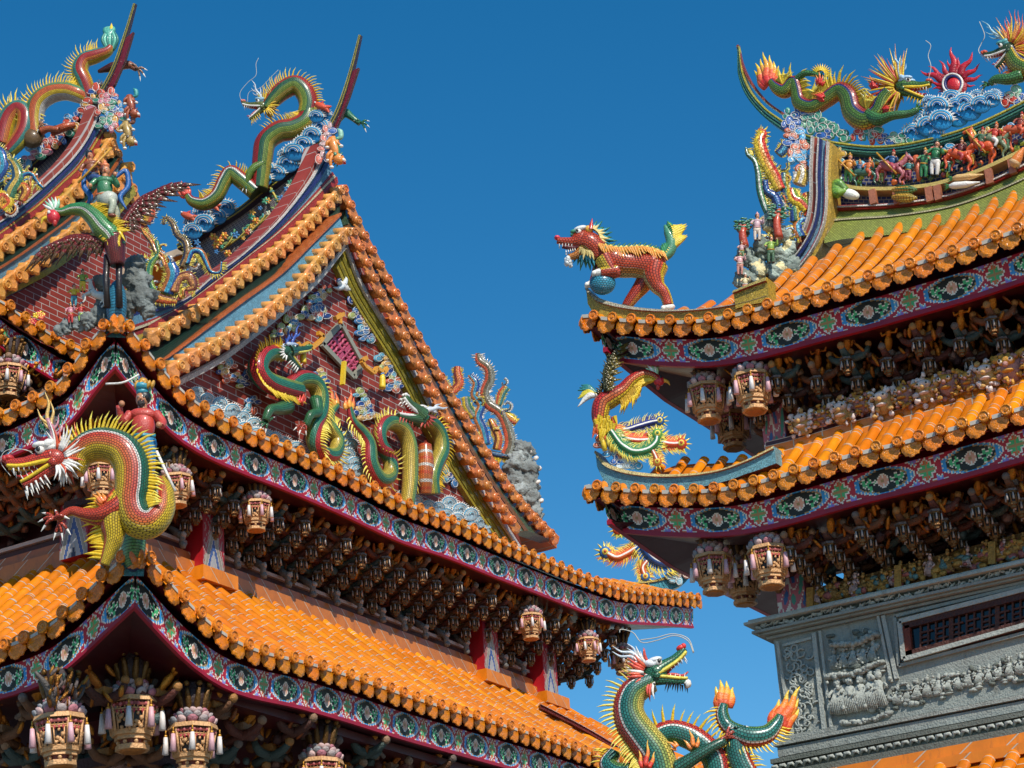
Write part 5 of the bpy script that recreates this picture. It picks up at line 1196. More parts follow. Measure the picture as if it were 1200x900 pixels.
def rock(name, T, pts, col, parent, label=None, seed=0, kw=None):
    from mathutils import noise
    mb = MB(); r = random.Random(seed)
    for x, y, R, z in pts:
        i0 = len(mb.v); c = T(x, y, z); EL(mb, lambda u, v, w: T(x+u, y-v, z+w), (0, 0, 0), (R*1.15, R*1.25, R*.9), H(PAL.get(col, col)), 0, 0, 40, 30)
        for k in range(i0, len(mb.v)):
            p = np.array(mb.v[k]); q = Vector((float(p[0]), float(p[1]), float(p[2])))
            d = noise.noise(q*5)*.5+noise.noise(q*11+Vector((3, 1, 2)))*.38+(abs(noise.noise(q*20))-.25)*.5; mb.v[k] = tuple(c+(p-c)*(1+d*.8))
    for k in range(len(mb.f)):
        p = np.mean([mb.v[i] for i in mb.f[k]], axis=0); h = noise.noise(Vector((float(p[0]), float(p[1]), float(p[2])))*2.7); h2 = noise.noise(Vector((float(p[1]), float(p[0]), float(p[2])))*6)
        b_ = mb.c[k]; mb.c[k] = K('cream') if (h2 > .36 and seed == 9) else (tuple(v*.72 for v in b_) if h > .18 else (tuple(min(1, v*1.35) for v in b_) if h < -.2 else b_))
    return mb.build(name, [M['rock']], parent)
SCA = [M['scales'], M['glaze']]
def add(name, label, cat, T, x, y, group=None): return thing(name, label, cat, T(x, y), group)

def curls(t, T, box_, n, seed, R=(4, 8), pals=None):
    """dense small tendrils that fill scrollwork: hooked tapering tubes with saw-tooth backs"""
    r = random.Random(seed); pals = pals or [S1_, S2_, S3_, S4_, S5_]
    for k in range(n):
        x, y = box_[0]+(box_[2]-box_[0])*r.random(), box_[1]+(box_[3]-box_[1])*r.random()
        if len(box_) > 4 and not box_[4](x, y): continue
        q = r.uniform(*R); a0 = r.random()*6.28; sg = r.choice([-1, 1]); p = []
        for j in range(7): a = a0+sg*j*.75; rr = q*(1-.11*j); p.append((x+math.cos(a)*rr, y-math.sin(a)*rr, q*.42*(1-.1*j), 3+r.random()*3))
        c = r.choice(pals); mb = MB(); scroll(mb, T, p, c, r.choice(['lyel', 'lyel', 'white']), sg); mb.build('scroll', [M['chips']], t)
S1_ = ('1F4F9A', '3F9AB8', 'C8783A'); S2_ = ('3F7A58', '8FB04A', 'B85A3A'); S3_ = ('C85A2C', 'E0A03A', '6A3A2A'); S4_ = ('2E7A78', '1F3A7A', 'D8B84A'); S5_ = ('B8402C', 'D8703A', '3F7A58')
# ================================================================= DRAGON on the lower left roof corner
T = planeV(110, 600, 27.3)
t = add('dragon', 'large red and yellow scaled dragon arching over the lower left roof corner', 'dragon sculpture', T, 160, 655)
mb = MB()
B1 = [(16, 'dgreen'), (24, 'white'), (62, 'D8502C'), (84, 'DC7A2C'), (128, 'yel'), (180, 'E8CC40')]
B1b = [(34, '1F6A54'), (44, 'white'), (66, 'D2482A'), (80, 'DC6A30'), (92, 'DC8A2C'), (180, 'yel')]
pth = [(84, 552, 15, 0), (94, 532, 18, 0), (110, 523, 20, 2), (128, 523, 21, 3), (146, 531, 21.5, 4), (156, 550, 22, 4), (157, 572, 21.5, 5), (155, 592, 21, 5), (162, 610, 21, 4), (176, 612, 19, 0), (188, 596, 16, -6), (189, 575, 13, -12), (184, 558, 10, -18)]
fr = snake(mb, T, pth, B1b, n=40, k=120, side=-1, twist=[18, 18, 18, 18, 18, 20, 20, 25, 30, 30, 30])
# second coil rolling down to the hip
fr2 = snake(mb, T, [(150, 575, 14, 0), (140, 592, 17, 4), (134, 610, 16, 5), (134, 632, 12, 3), (128, 648, 8, 2), (122, 662, 6, 0)], [(60, 'D2482A'), (180, 'yel')], n=26, side=1)
for pts, R in ((((147, 588, 6), (136, 600, 12), (118, 608, 14), (100, 606, 13), (86, 603, 12), (70, 612, 12)), [15, 12, 8.5, 6.5, 5.5, 4]), (((135, 606, 4), (120, 612, 6), (98, 608, 8)), [12, 8, 5])):
    P = crm(pts, 22); mb.tube([T(*p) for p in P], np.interp(np.linspace(0, 1, 22), np.linspace(0, 1, len(R)), R)*T.m, lambda t_, a: H('D2482A') if (math.sin(math.radians(a)) > -.3 and not 150 < a < 215) else K('yel'), n=16, nrm=T.n)
claw(mb, T, 66, 612, 200, 15, 'C84A30', 12, mat=0); claw(mb, T, 72, 616, 300, 14, 'C84A30', 10)
TH = sub(T, 66, 545, 56, -16, -1, 6)
dhead(mb, TH, dict(skin='D0402A', lip='yel', brow='white', mouth='7A1018', nose='red', chin='white'), jaw=16, up=3)
o = mb.build('dragon_body', SCA, t)
mb = MB(); fins(mb, fr, 4, 92, 1.55, .19, K('yel'), K('lyel'), lean=.35, w=.13); mb.build('spine_fin', M['glaze'], t); mb = MB(); fins(mb, fr2, 12, 50, 2.2, .2, K('yel'), lean=.3, w=.15); mb.build('spine_fin', M['glaze'], t)
horns(TH, t, 'C88A94', 'D8B060', L=1.0, ang=100)
mane(TH, t, ['white', 'white', 'D0502C', 'white'], n=18, L=.40, a0=80, a1=285, r0=.17, w=.038)
flame(T, 92, 528, 95, 34, ['D8582C', 'D8582C', 'E07A3A'], n=5, name='head_flame', parent=t, w=.09, z=6)
flame(T, 124, 594, 130, 20, ['E0702A', 'E8902C'], n=4, name='joint_flame', parent=t, w=.16, z=16); 
flame(T, 132, 590, 20, 18, ['E0702A', 'E8902C'], n=2, name='joint_flame', parent=t, w=.16, z=18)
wire([T(14, 560, 6), T(3, 545, 6), T(6, 532, 6), T(20, 527, 4), T(38, 530, 2)], .005, t); wire([T(18, 558, 3), T(8, 540, 0), T(16, 530, 0), T(30, 527, 0), T(44, 536, 0)], .005, t)
# ---- warrior riding behind the dragon
Tw = planeV(160, 500, 27.9); t = add('warrior_statue', 'bearded warrior statue with teal and gold helmet behind the big red dragon', 'statue', Tw, 165, 545)
Tp = sub(Tw, 168, 565, 118, 0, -1); mb = MB()
person(mb, sub(Tw, 168, 566, 108, 0, -1), dict(robe='2E7CA8', top='C0453A', skin='B87A54', hair='black', hat='2E8CA0'), 'stand', seed=5)
EL(mb, Tp, (.01, .765, .05), (.035, .04, .02), H('2A2220'), 0, 1, jit=.5)
mb.build('figure_body', [M['glaze'], M['wood']], t)
mb = MB(); 
for k in range(5): EL(mb, Tp, (.06-.04*k, .955, .04), (.02, .045, .03), K('gold'), 20)
EL(mb, Tp, (.01, .94, 0), (.085, .05, .085), H('2E8CA0')); EL(mb, Tp, (.0, .995, 0), (.05, .04, .05), K('gold')); mb.build('helmet', [M['glaze']], t)
mb = MB(); mb.tube([Tw(184, 530, 4), Tw(196, 556, 4), Tw(206, 577, 4)], .02, K('white'), n=6); mb.build('staff', [M['glaze']], t)
mb = MB(); mb.tube(crm([Tw(124, 450, 0), Tw(145, 449, 2), Tw(163, 439, 0)], 10), .015, K('white'), n=5); mb.build('helmet_plume', [M['glaze']], t)
# ================================================================= RIDGE DRAGON (middle)
TR = Plane(on(330, 150, 'X', XG-.1), (-1, 0))
TRv = planeV(330, 150, np.dot(TR(330, 150)-EYE, FW))
t = add('dragon', 'green dragon with red crest arching on the middle ridge, head facing left', 'dragon sculpture', TRv, 320, 210)
BG = [(36, 'red'), (47, 'white'), (64, '2E6A48'), (96, '7E9A34'), (118, 'C8B03A'), (145, '8A9A3A'), (180, 'C86A34')]
mb = MB()
fA = snake(mb, TRv, [(311, 128, 8, 0), (320, 117, 10, 0), (332, 106, 11.5, 0), (346, 100, 12, 0), (357, 108, 12, 0), (362, 122, 12, 0), (360, 136, 12, 0)], BG, side=-1, twist=25, n=26)
fB = snake(mb, TRv, [(363, 128, 11, 0), (358, 143, 12.5, 1), (344, 152, 13, 2), (327, 156, 13, 3), (312, 168, 12.5, 3), (308, 186, 12, 2), (306, 206, 11, 1), (304, 222, 10, 0)], BG, side=1, twist=30, n=26)
fC = snake(mb, TRv, [(300, 226, 10, 0), (284, 213, 10, 2), (271, 204, 9.5, 2), (263, 214, 9, 2), (254, 231, 8.5, 2), (240, 240, 8, 2), (226, 237, 6, 2), (220, 230, 4, 2)], BG, side=1, twist=30, n=22)
for pts, R in ([((395, 140, 2), (404, 134, 4), (412, 139, 4), (422, 147, 4)), [6, 6, 4, 3]], [((310, 195, 6), (296, 205, 10), (290, 220, 8)), [7, 5, 3]]):
    P = crm(pts, 12); mb.tube([TRv(*p) for p in P], np.interp(np.linspace(0, 1, 12), np.linspace(0, 1, len(R)), R)*TRv.m, H('3F9A72') if pts[0][0] > 350 else H('6E9234'), n=12)
claw(mb, TRv, 424, 146, 0, 8, '3F9A72', 4); claw(mb, TRv, 290, 220, 250, 7, '3F9A72', 8)
Th = sub(TRv, 308, 128, 24, -12, -1, 3)
dhead(mb, Th, dict(skin='6E7A34', lip='white', brow='8AB0C0', mouth='8A1420', nose='C86A5A', chin='yel'), jaw=30, up=14)
mb.build('dragon_body', SCA, t)
mb = MB(); fins(mb, fA, 2, 60, 1.6, .15, K('yel'), K('lyel'), w=.13); mb.build('spine_fin', M['glaze'], t); mb = MB(); fins(mb, fB, 4, 36, 1.6, .13, K('yel'), K('lyel'), w=.14); mb.build('spine_fin', M['glaze'], t); mb = MB(); fins(mb, fC, 2, 60, 1.8, .12, K('yel'), K('lyel'), w=.15); mb.build('spine_fin', M['glaze'], t)
horns(Th, t, 'C8D0D8', 'B8C0C8', L=.95, ang=75); mane(Th, t, ['D8B03A', 'yel', 'B08A2A'], n=12, L=.5, a0=95, a1=250, w=.06)
flame(TRv, 322, 110, 75, 26, ['C85A3A', 'D87A4A'], n=4, name='head_flame', parent=t, w=.07); flame(TRv, 218, 228, 115, 20, ['D8402C', 'E0603A'], n=6, spread=70, name='tail_flame', parent=t, w=.16)
wire([TRv(286, 124), TRv(281, 110), TRv(290, 97), TRv(300, 88), TRv(300, 75), TRv(303, 68)], .005, t); wire([TRv(290, 120), TRv(292, 108), TRv(305, 103), TRv(318, 90), TRv(326, 82)], .005, t)
# waves, carp and flowers on the middle ridge
t = add('wave_carving', 'blue and white carved waves with orange carp along the middle ridge', 'wave ornament', TR, 300, 240)
for k, (x, y, R) in enumerate([(x_, y_, R_*1.25) for x_, y_, R_ in [(221, 284, 7), (232, 274, 9), (228, 263, 7), (245, 265, 10), (258, 256, 9), (242, 252, 8), (268, 246, 9), (256, 244, 6), (300, 222, 8), (313, 213, 9), (327, 205, 9), (318, 200, 7), (341, 194, 10), (350, 182, 10), (338, 184, 7), (361, 172, 9), (354, 170, 6), (371, 162, 9), (379, 150, 8), (376, 140, 7), (384, 137, 6)]]):
    mb = MB(); wave(mb, TR, x, y, R, 5+(k % 2)*3, k); mb.build('wave', [M['glaze']], t)
for x, y, c in ((302, 211, 'E07A50'), (252, 243, 'D8603A'), (225, 256, 'C85A3A'), (381, 128, 'D8502C')):
    mb = MB(); q = sub(TR, x, y, 9, 20, -1, 9); EL(mb, q, (0, 0, 0), (.9, .45, .4), H(c), 0, jit=.1); CN(mb, q, (-.7, 0, 0), (-1.4, .5, 0), .3, H(c)); CN(mb, q, (-.7, 0, 0), (-1.4, -.4, 0), .3, H(c)); EL(mb, q, (.6, .15, .35), (.12, .12, .1), K('white')); CN(mb, q, (0, .3, 0), (-.2, .8, 0), .2, K('red')); mb.build('carp', [M['glaze']], t)
t = add('flower_carving', 'lattice spray of orange flowers and yellow stems under the middle ridge rail', 'flower ornament', TR, 290, 290)
r = random.Random(8)
for a in [(270, 290, 300, 262), (285, 282, 318, 250), (300, 270, 335, 236), (262, 296, 280, 272), (318, 258, 350, 215), (335, 245, 342, 218), (330, 240, 320, 222)]:
    mb = MB(); mb.tube(crm([TR(a[0], a[1], 5), TR((a[0]+a[2])/2+3, (a[1]+a[3])/2+3, 8), TR(a[2], a[3], 5)], 8), .02, H('C8B050'), n=6)
    for k in range(5):
        f = r.random(); x, y = a[0]+(a[2]-a[0])*f, a[1]+(a[3]-a[1])*f; EL(mb, lambda u, v, w: TR(x+u, y-v, 7+w), (0, 0, 0), (3.2, 1.3, 1), r.choice([H('3E8A8A'), H('8AA05A'), H('5A9A6A')]), r.random()*180)
    mb.build('stem', [M['glaze']], t)
for x, y, s in [(262, 285, 6), (255, 280, 5), (268, 279, 5), (258, 290, 5), (305, 262, 5), (272, 300, 5), (298, 285, 4), (290, 296, 4), (310, 280, 4)]:
    mb = MB()
    for k in range(6): a = k*1.047; EL(mb, lambda u, v, w: TR(x+u, y-v, 8+w), (math.cos(a)*s*.5, math.sin(a)*s*.5, 0), (s*.45, s*.3, s*.25), H('D8792E') if k % 2 else H('D8A03A'), k*60)
    EL(mb, lambda u, v, w: TR(x+u, y-v, 9+w), (0, 0, s*.2), (s*.25, s*.25, s*.25), K('yel')); mb.build('flower', [M['glaze']], t)
for k in range(34):
    f = r.random(); x = 222+150*f; y = np.interp(x, [216, 250, 287, 330, 372], [330, 312, 287, 246, 196])-r.random()*np.interp(x, [216, 287, 372], [34, 32, 14]); sz = 2.6+2.4*r.random(); c1_ = r.choice([H('D8A03A'), H('C85A3A'), H('4A9A7A'), H('D8D0B0'), H('3A7AB0')]); mb = MB()
    for j in range(5): a = j*1.257; EL(mb, lambda u, v, w: TR(x+u, y-v, 8+w), (math.cos(a)*sz*.5, math.sin(a)*sz*.5, 0), (sz*.5, sz*.28, sz*.25), c1_, j*72)
    mb.build('flower', [M['glaze']], t)
# orange guardian beast at the tip of the middle ridge
def small_beast(T, x, y, s, label, c1, c2, mirror=1, tail='8FC0A8'):
    t = add('guardian_beast', label, 'beast sculpture', T, x, y, 'small beasts climbing down the ridge ends'); mb = MB(); q = sub(T, x, y, s, 0, mirror, 4); a, b = H(c1), H(c2)
    TB(mb, q, [(-.1, .9, 0), (-.05, .5, .1), (.1, .05, .15), (.15, -.3, .15)], [.32, .36, .34, .28], lambda t_, an: b if an < 60 or an > 300 else a, n=14, nrm=T.n, side=-1)
    EL(mb, q, (.35, -.62, .25), (.42, .36, .34), a, -20, 0, 14, 9); EL(mb, q, (.66, -.72, .28), (.2, .15, .22), H('E8D8C8'), -20); EL(mb, q, (.70, -.86, .25), (.16, .07, .18), K('red'), -20)
    for sg in (-1, 1): EL(mb, q, (.52, -.48, .25+.2*sg), (.09, .09, .08), K('white')); EL(mb, q, (.57, -.48, .25+.27*sg), (.045, .05, .04), K('black')); EL(mb, q, (.12, -.38, .25+.25*sg), (.12, .14, .07), b, 30); CN(mb, q, (.62, -.80, .25+.1*sg), (.66, -.95, .25+.1*sg), .04, K('white'))
    for (x0, y0, x1, y1) in ((-.2, .7, -.5, .25), (.2, .6, .45, .35), (-.15, -.1, -.45, -.65), (-.05, -.3, -.2, -1.1)):
        TB(mb, q, [(x0, y0, .2), ((x0+x1)/2-.1, (y0+y1)/2, .3), (x1, y1, .2)], [.18, .13, .1], a, n=9); EL(mb, q, (x1+.05, y1-.05, .22), (.16, .1, .13), K('white'))
    mb.build('beast_body', [M['glaze']], t)
    mb = MB(); TB(mb, q, [(.15, .9, 0), (.45, 1.0, 0), (.42, 1.4, 0), (.2, 1.6, 0)], [.1, .18, .2, .03], H(tail), n=8); mb.build('tail', [M['glaze']], t)
    mb = MB()
    for k in range(9): a_ = math.radians(60+k*25); CN(mb, q, (.30+.3*math.cos(a_), -.55+.3*math.sin(a_), .1), (.28+.62*math.cos(a_), -.52+.6*math.sin(a_), .05), .08, b)
    mb.build('mane', [M['glaze']], t)
TBt = Plane(PY([(395, 190)], -.3)[0], -Fh); small_beast(TBt, 392, 180, 17, 'orange beast climbing head down the tip of the middle ridge', 'E08838', '3F7A58')
mb = MB(); cl = add('cloud_ornament', 'small pink and blue cloud curls behind the orange beast on the middle ridge', 'cloud ornament', TBt, 382, 165)
for k, (x, y) in enumerate([(383, 160), (380, 172), (386, 150), (378, 184)]): curl_cloud(mb, TBt, x, y, 5, ['2E5FA8', 'D87A6A', 'C8A0A0'], seed=k, z=-2)
mb.build('cloud', [M['glaze']], cl)
# ================================================================= REAR RIDGE DRAGON (top left)
TL = planeV(80, 120, np.dot(on(80, 170, 'X', XG-.1)-EYE, FW))
t = add('dragon', 'rainbow striped dragon looping over the top left ridge with a teal tail tuft', 'dragon sculpture', TL, 60, 180)
BL = [(30, 'D8C83A'), (48, '5E9A6A'), (86, 'DC6A2C'), (118, 'yel'), (180, 'D8D4CC')]; BL2 = [(30, 'D8C83A'), (62, '3E8F86'), (92, 'red'), (122, 'DC7A2C'), (180, 'yel')]
mb = MB()
f1 = snake(mb, TL, [(42, 160, 10, 0), (40, 140, 11, 0), (44, 122, 12, 0), (58, 111, 12, 1), (76, 108, 11, 2), (92, 112, 10, 2), (102, 116, 8, -2)], BL, side=-1, twist=16, n=28)
f2 = snake(mb, TL, [(106, 116, 8, 0), (100, 98, 9.5, 2), (94, 84, 10, 2), (99, 72, 9.5, 2), (112, 67, 9, 2), (125, 62, 7, 2), (131, 56, 5, 2)], BL2, side=-1, twist=16, n=26)
f3 = snake(mb, TL, [(0, 170, 12, -3), (8, 140, 12, -3), (20, 128, 12, -2), (30, 134, 11, 0), (30, 152, 11, 2), (22, 168, 10, 4), (10, 182, 8, 5)], BL2, side=-1, twist=16, n=26)
EL(mb, lambda u, v, w: TL(38+u, 164-v, 4+w), (0, 0, 0), (13, 11, 9), H('7A5A2C'), 0, 0, 18, 12); TB(mb, TL, [(50, 158, 8), (58, 156, 10), (72, 158, 12)], [5, 4, 3], H('D0683A'), n=9)
TB(mb, TL, [(60, 155, 0), (76, 150, 2), (88, 146, 0)], [5, 5, 3], H('D8602C'), n=10); TB(mb, TL, [(115, 84, 0), (132, 80, 2), (150, 76, 0), (160, 82, 2)], [2, 6, 5, 3], lambda t_, a: H('5A1E1A') if t_ < .5 else H('C87A5A'), n=10)
claw(mb, TL, 162, 82, -20, 9, 'C8A088', 2); claw(mb, TL, 50, 152, 80, 7, 'B07850', 10)
mb.build('dragon_body', SCA, t)
mb = MB(); fins(mb, f1, 2, 60, 1.5, .19, K('yel'), K('lyel'), w=.12); mb.build('spine_fin', M['glaze'], t); mb = MB(); fins(mb, f2, 2, 50, 1.5, .17, K('yel'), K('lyel'), w=.12); mb.build('spine_fin', M['glaze'], t); mb = MB(); fins(mb, f3, 2, 40, 1.5, .2, K('yel'), K('lyel'), w=.12); mb.build('spine_fin', M['glaze'], t)
mb = MB()
for k in range(8): a = math.radians(60+k*9); TB(mb, TL, [(130, 56, -2), (130+math.cos(a)*12-6+k*1.4, 56-math.sin(a)*10, 3), (129+(k-4)*1.5, 36, 2), (131, 31, 1)], [5, 4.5, 2.5, .5], H('4FA890') if k % 2 else H('3A8A80'), n=8)
CN(mb, TL, (131, 36, 2), (131, 28, 2), 3, K('yel')); EL(mb, lambda u, v, w: TL(130+u, 49-v, w+1), (0, 0, 0), (9, 12, 6), H('3E9A88'), 0, 0, 14, 10)
for k in range(7): TB(mb, TL, [(130+(k-3)*1.0, 61, 3), (130+(k-3)*3.0, 50, 6), (130+(k-3)*1.6, 40, 4), (131, 34, 2)], [1.6, 1.9, 1.4, .4], H('6FC0A8') if k % 2 else H('2E7A70'), n=7)
mb.build('tail_tuft', [M['glaze']], t)
flame(TL, 12, 132, 80, 30, ['C8B84A', 'D8C85A'], n=6, name='mane', parent=t, w=.07); flame(TL, 118, 100, 120, 10, ['3A2A20', '4A3A28'], n=8, spread=160, name='nest_twigs', parent=t, w=.08)
mb = MB(); t = add('cloud_ornament', 'multicoloured cloud curls packed along the top left ridge', 'cloud ornament', TL, 80, 190)
TLr = Plane(on(80, 180, 'X', XG-.2), (-1, 0)); r = random.Random(5); cc = ['2E5FA8', 'C8503A', '3F8A70', 'D8A04A', '5A9AC8', 'C87A8A']
for k, (x, y) in enumerate([(32, 190), (44, 184), (54, 176), (62, 170), (72, 166), (80, 155), (88, 148), (95, 138), (103, 128), (110, 118), (116, 108), (40, 172), (52, 166), (25, 196), (68, 158), (84, 142)]): 
    mb = MB(); curl_cloud(mb, TLr, x, y, 5.2, [r.choice(cc), r.choice(cc), r.choice(cc)], seed=k, z=3); mb.build('cloud', [M['glaze']], t)
t = add('cloud_ornament', 'blue and orange outlined cloud curls on the brick below the top left ridge tip', 'cloud ornament', TL, 130, 140)
TLf = Plane(P2([(130, 150)], -.2)[0], -Fh)
for k, (x, y) in enumerate([(122, 118), (130, 112), (136, 120), (127, 128), (134, 134), (124, 138), (140, 128), (130, 146), (121, 148), (140, 140), (118, 130), (136, 152)]):
    mb = MB(); curl_cloud(mb, TLf, x, y, 5.0, [r.choice(cc), r.choice(cc), r.choice(cc)], seed=k+40, z=2); mb.build('cloud', [M['glaze']], t)
small_beast(TLf, 154, 128, 14, 'dark red beast with teal tail perched below the top left ridge tip', '9A4A28', '6A2A20', tail='3F9A98'); small_beast(TLf, 150, 160, 15, 'grey muzzled beast leaning out below the dark red beast', 'A88A4A', '5A4A3A', tail='8A5A4A')
# ================================================================= GABLE: two dragons, diamond window, clouds, waves
TG = Plane(PY([(400, 450)], -.22)[0], (0, -1))
t = add('dragon', 'left one of two green gable dragons, coiled, head turned right with a yellow crest', 'dragon sculpture', TG, 360, 500)
BGD = [(36, 'C8323A'), (47, 'white'), (88, '3A8A6C'), (106, '8AA850'), (180, 'D8BC4A')]
mb = MB()
fa = snake(mb, TG, [(328, 418, 7.1, 2), (316, 414, 9.4, 2), (304, 420, 11.2, 3), (299, 434, 11.8, 4), (308, 448, 11.8, 5), (328, 456, 11.8, 5), (345, 460, 11.2, 5)], BGD, side=1, twist=30, n=26)
fb = snake(mb, TG, [(336, 455, 9.4, 0), (348, 446, 10.6, 3), (362, 448, 10.6, 4), (370, 462, 10.6, 5), (370, 482, 10.6, 5), (364, 502, 10.0, 5), (366, 522, 10.0, 5), (377, 534, 9.4, 5), (388, 532, 8.8, 5), (392, 516, 8.3, 4), (384, 500, 7.7, 3), (384, 486, 5.9, 3), (392, 476, 4.1, 3)], BGD, side=-1, twist=[20, 20, 20, 30, 90, 150, 170, 170, 160], n=26)
for pts, R in ([((332, 478, 6), (318, 482, 10), (306, 484, 12), (302, 496, 10)), [9, 7, 5.5, 4]], [((365, 470, 6), (362, 486, 12), (352, 490, 14), (350, 502, 10)), [8, 6, 5, 4]]):
    P = crm(pts, 14); mb.tube([TG(*p) for p in P], np.interp(np.linspace(0, 1, 14), np.linspace(0, 1, 4), R)*TG.m, H('3A7A4E'), n=12)
claw(mb, TG, 304, 498, 240, 9, '3A7A4E', 10); claw(mb, TG, 348, 500, 260, 9, 'C8503A', 10)
Th = sub(TG, 330, 416, 27, -28, 1, 8); dhead(mb, Th, dict(skin='2F6F56', lip='lyel', brow='A8B8D0', mouth='9A1A20', nose='5E8A48', chin='white'), jaw=22, up=30)
mb.build('dragon_body', SCA, t)
mb = MB(); fins(mb, fa, 2, 60, 1.6, .17, K('yel'), w=.12); mb.build('spine_fin', M['glaze'], t); mb = MB(); fins(mb, fb, 20, 110, 1.6, .15, K('lyel'), w=.13); mb.build('spine_fin', M['glaze'], t)
horns(Th, t, '2A4A9A', '3A5AA8', L=.8, ang=105); flame(TG, 324, 416, 125, 22, ['D85A2C', 'E89A2C', 'yel'], n=5, name='crest', parent=t, w=.13, z=6); flame(TG, 390, 478, 105, 30, ['E8A03A', 'E87A3A', 'E06A3A'], n=3, spread=25, name='tail_flame', parent=t, w=.14, z=4)
flame(TG, 342, 476, 80, 18, ['D8402C', 'D8502C'], n=5, name='joint_flame', parent=t, w=.12, z=14); flame(TG, 324, 470, 90, 14, ['yel', 'E8B03A'], n=5, name='joint_flame', parent=t, w=.1, z=12)
t = add('dragon', 'right one of two green gable dragons, jaws open to the left, banded orange belly', 'dragon sculpture', TG, 460, 560)
mb = MB()
fa = snake(mb, TG, [(407, 478, 3.5, 3), (411, 494, 5.3, 3), (422, 508, 7.1, 4), (428, 522, 8.8, 5), (430, 545, 10.0, 5), (440, 562, 10.0, 5), (452, 558, 9.4, 5), (453, 540, 9.4, 5), (443, 522, 8.8, 4), (442, 505, 8.8, 4), (452, 496, 9.4, 4), (466, 502, 10.0, 5), (474, 520, 10.0, 6), (476, 545, 10.0, 6), (475, 572, 9.4, 6), (473, 598, 9, 4)], BGD, side=1, twist=[0, 0, 0, 0, 160, 180, 180, 180, 180], n=26)
fb = snake(mb, TG, [(486, 492, 8.3, 8), (500, 498, 9.4, 8), (509, 512, 10.0, 8), (511, 530, 10.0, 8), (506, 546, 9.4, 6), (503, 562, 9.4, 4), (506, 580, 9.4, 2)], BGD, side=-1, twist=25, n=26)
fc = snake(mb, TG, [(491, 524, 8, 9), (491, 545, 10, 10), (491, 562, 9, 9), (494, 580, 7, 6)], lambda t_, a: (K('white') if (int(t_*7) % 2) else H('DC5A2C')) if t_*7 % 1 < .5 else H('DC7A3A'), n=20)
Th = sub(TG, 481, 492, 30, 12, -1, 12); dhead(mb, Th, dict(skin='4F7A48', lip='white', brow='white', mouth='9A1018', nose='white', chin='C8503A'), jaw=4, up=32)
claw(mb, TG, 494, 560, 270, 7, '3A7A4E', 12); mb.build('dragon_body', SCA, t)
mb = MB(); fins(mb, fa, 6, 130, 1.6, .15, K('lyel'), w=.13); mb.build('spine_fin', M['glaze'], t); mb = MB(); fins(mb, fb, 0, 60, 1.7, .13, K('yel'), w=.13); mb.build('spine_fin', M['glaze'], t)
horns(Th, t, 'D8DCE0', 'C8D0D8', L=.75, ang=165); flame(TG, 407, 480, 85, 26, ['E8A03A', 'E87A3A', 'E0603A'], n=3, spread=22, name='tail_flame', parent=t, w=.15, z=4); flame(TG, 500, 498, 60, 16, ['D8502C', 'E08A2C'], n=4, name='head_flame', parent=t, w=.14, z=8); flame(TG, 448, 494, 95, 16, ['yel', 'lyel'], n=7, spread=80, name='crest', parent=t, w=.07, z=4)
# diamond window
t = add('diamond_window', 'diamond shaped pink lattice window with grey frame on the brick gable', 'window', TG, 397, 410)
TW_ = Plane(PY([(397, 410)], -.02)[0], (0, -1)); D = [(396, 381), (421, 412), (410, 442), (374, 404)]; D = [(397, 380), (422, 428), (410, 443), (374, 404)]
D = [(396, 380), (421, 427), (410, 442), (387, 434), (374, 404)]; D = [(396, 380), (422, 428), (411, 443), (374, 404)]
mb = MB(); 
for k in range(4): mb.bar(TW_(*D[k], 4), TW_(*D[(k+1) % 4], 4), .10, .055, H('8A8A7C'), up=outY)
mb.build('window_frame', [M['paint']], t)
mb = MB(); mb.prism([TW_(x, y, 0.5) for x, y in D][::-1], (0, -.01, 0), H('5A1A22')); C4 = np.mean(np.array(D), axis=0)
PK = H('B84A66')
for k in range(4):
    a, b = np.array(D[k]), np.array(D[(k+1) % 4]); m_ = (a+b)/2; o_ = (np.array(D[(k+2) % 4])+np.array(D[(k+3) % 4]))/2
    if k < 2: mb.bar(TW_(*m_, 2), TW_(*o_, 2), .06, .045, PK, up=outY)
for u in (.18, .38, .62, .82):
    for v in (.18, .38, .62, .82):
        p = (np.array(D[0])*(1-u)+np.array(D[1])*u)*(1-v)+(np.array(D[3])*(1-u)+np.array(D[2])*u)*v
        mb.tube([TW_(p[0]+3.0*math.cos(q), p[1]+3.4*math.sin(q), 2) for q in np.linspace(0, 5.2, 9)], .026, PK, n=6)
mb.build('window_lattice', [M['glaze']], t)
def key_tassel(x, y, label, mirror=1):
    t = add('tassel_ornament', label, 'wall ornament', TG, x, y, 'yellow tassel ornaments beside the diamond window'); q = sub(TG, x, y, 1, 0, mirror)
    mb = MB(); 
    for a, b in (((0, 0), (10, -8)), ((10, -8), (14, -2)), ((14, -2), (22, -8)), ((22, -8), (26, -2)), ((0, 0), (-4, 6)), ((-4, 6), (2, 10))): mb.bar(q(*a, 3), q(*b, 3), .07, .07, H('D8962C'), up=outY)
    mb.build('fret_bar', [M['glaze']], t)
    mb = MB(); TB(mb, q, [(20, -10, 4), (20, -14, 4), (20, -26, 4)], [1.2, 2.0, 2.2], K('yel'), n=8); EL(mb, q, (20, -9, 4), (2, 2, 2), H('4A7AA8')); mb.build('tassel', [M['glaze']], t)
key_tassel(425, 430, 'yellow fret with hanging tassel right of the diamond window'); key_tassel(372, 401, 'orange fret with tassel left of the diamond window', -1)
t = add('fret_ornament', 'gold fret caps above and below the diamond window', 'wall ornament', TG, 396, 374)
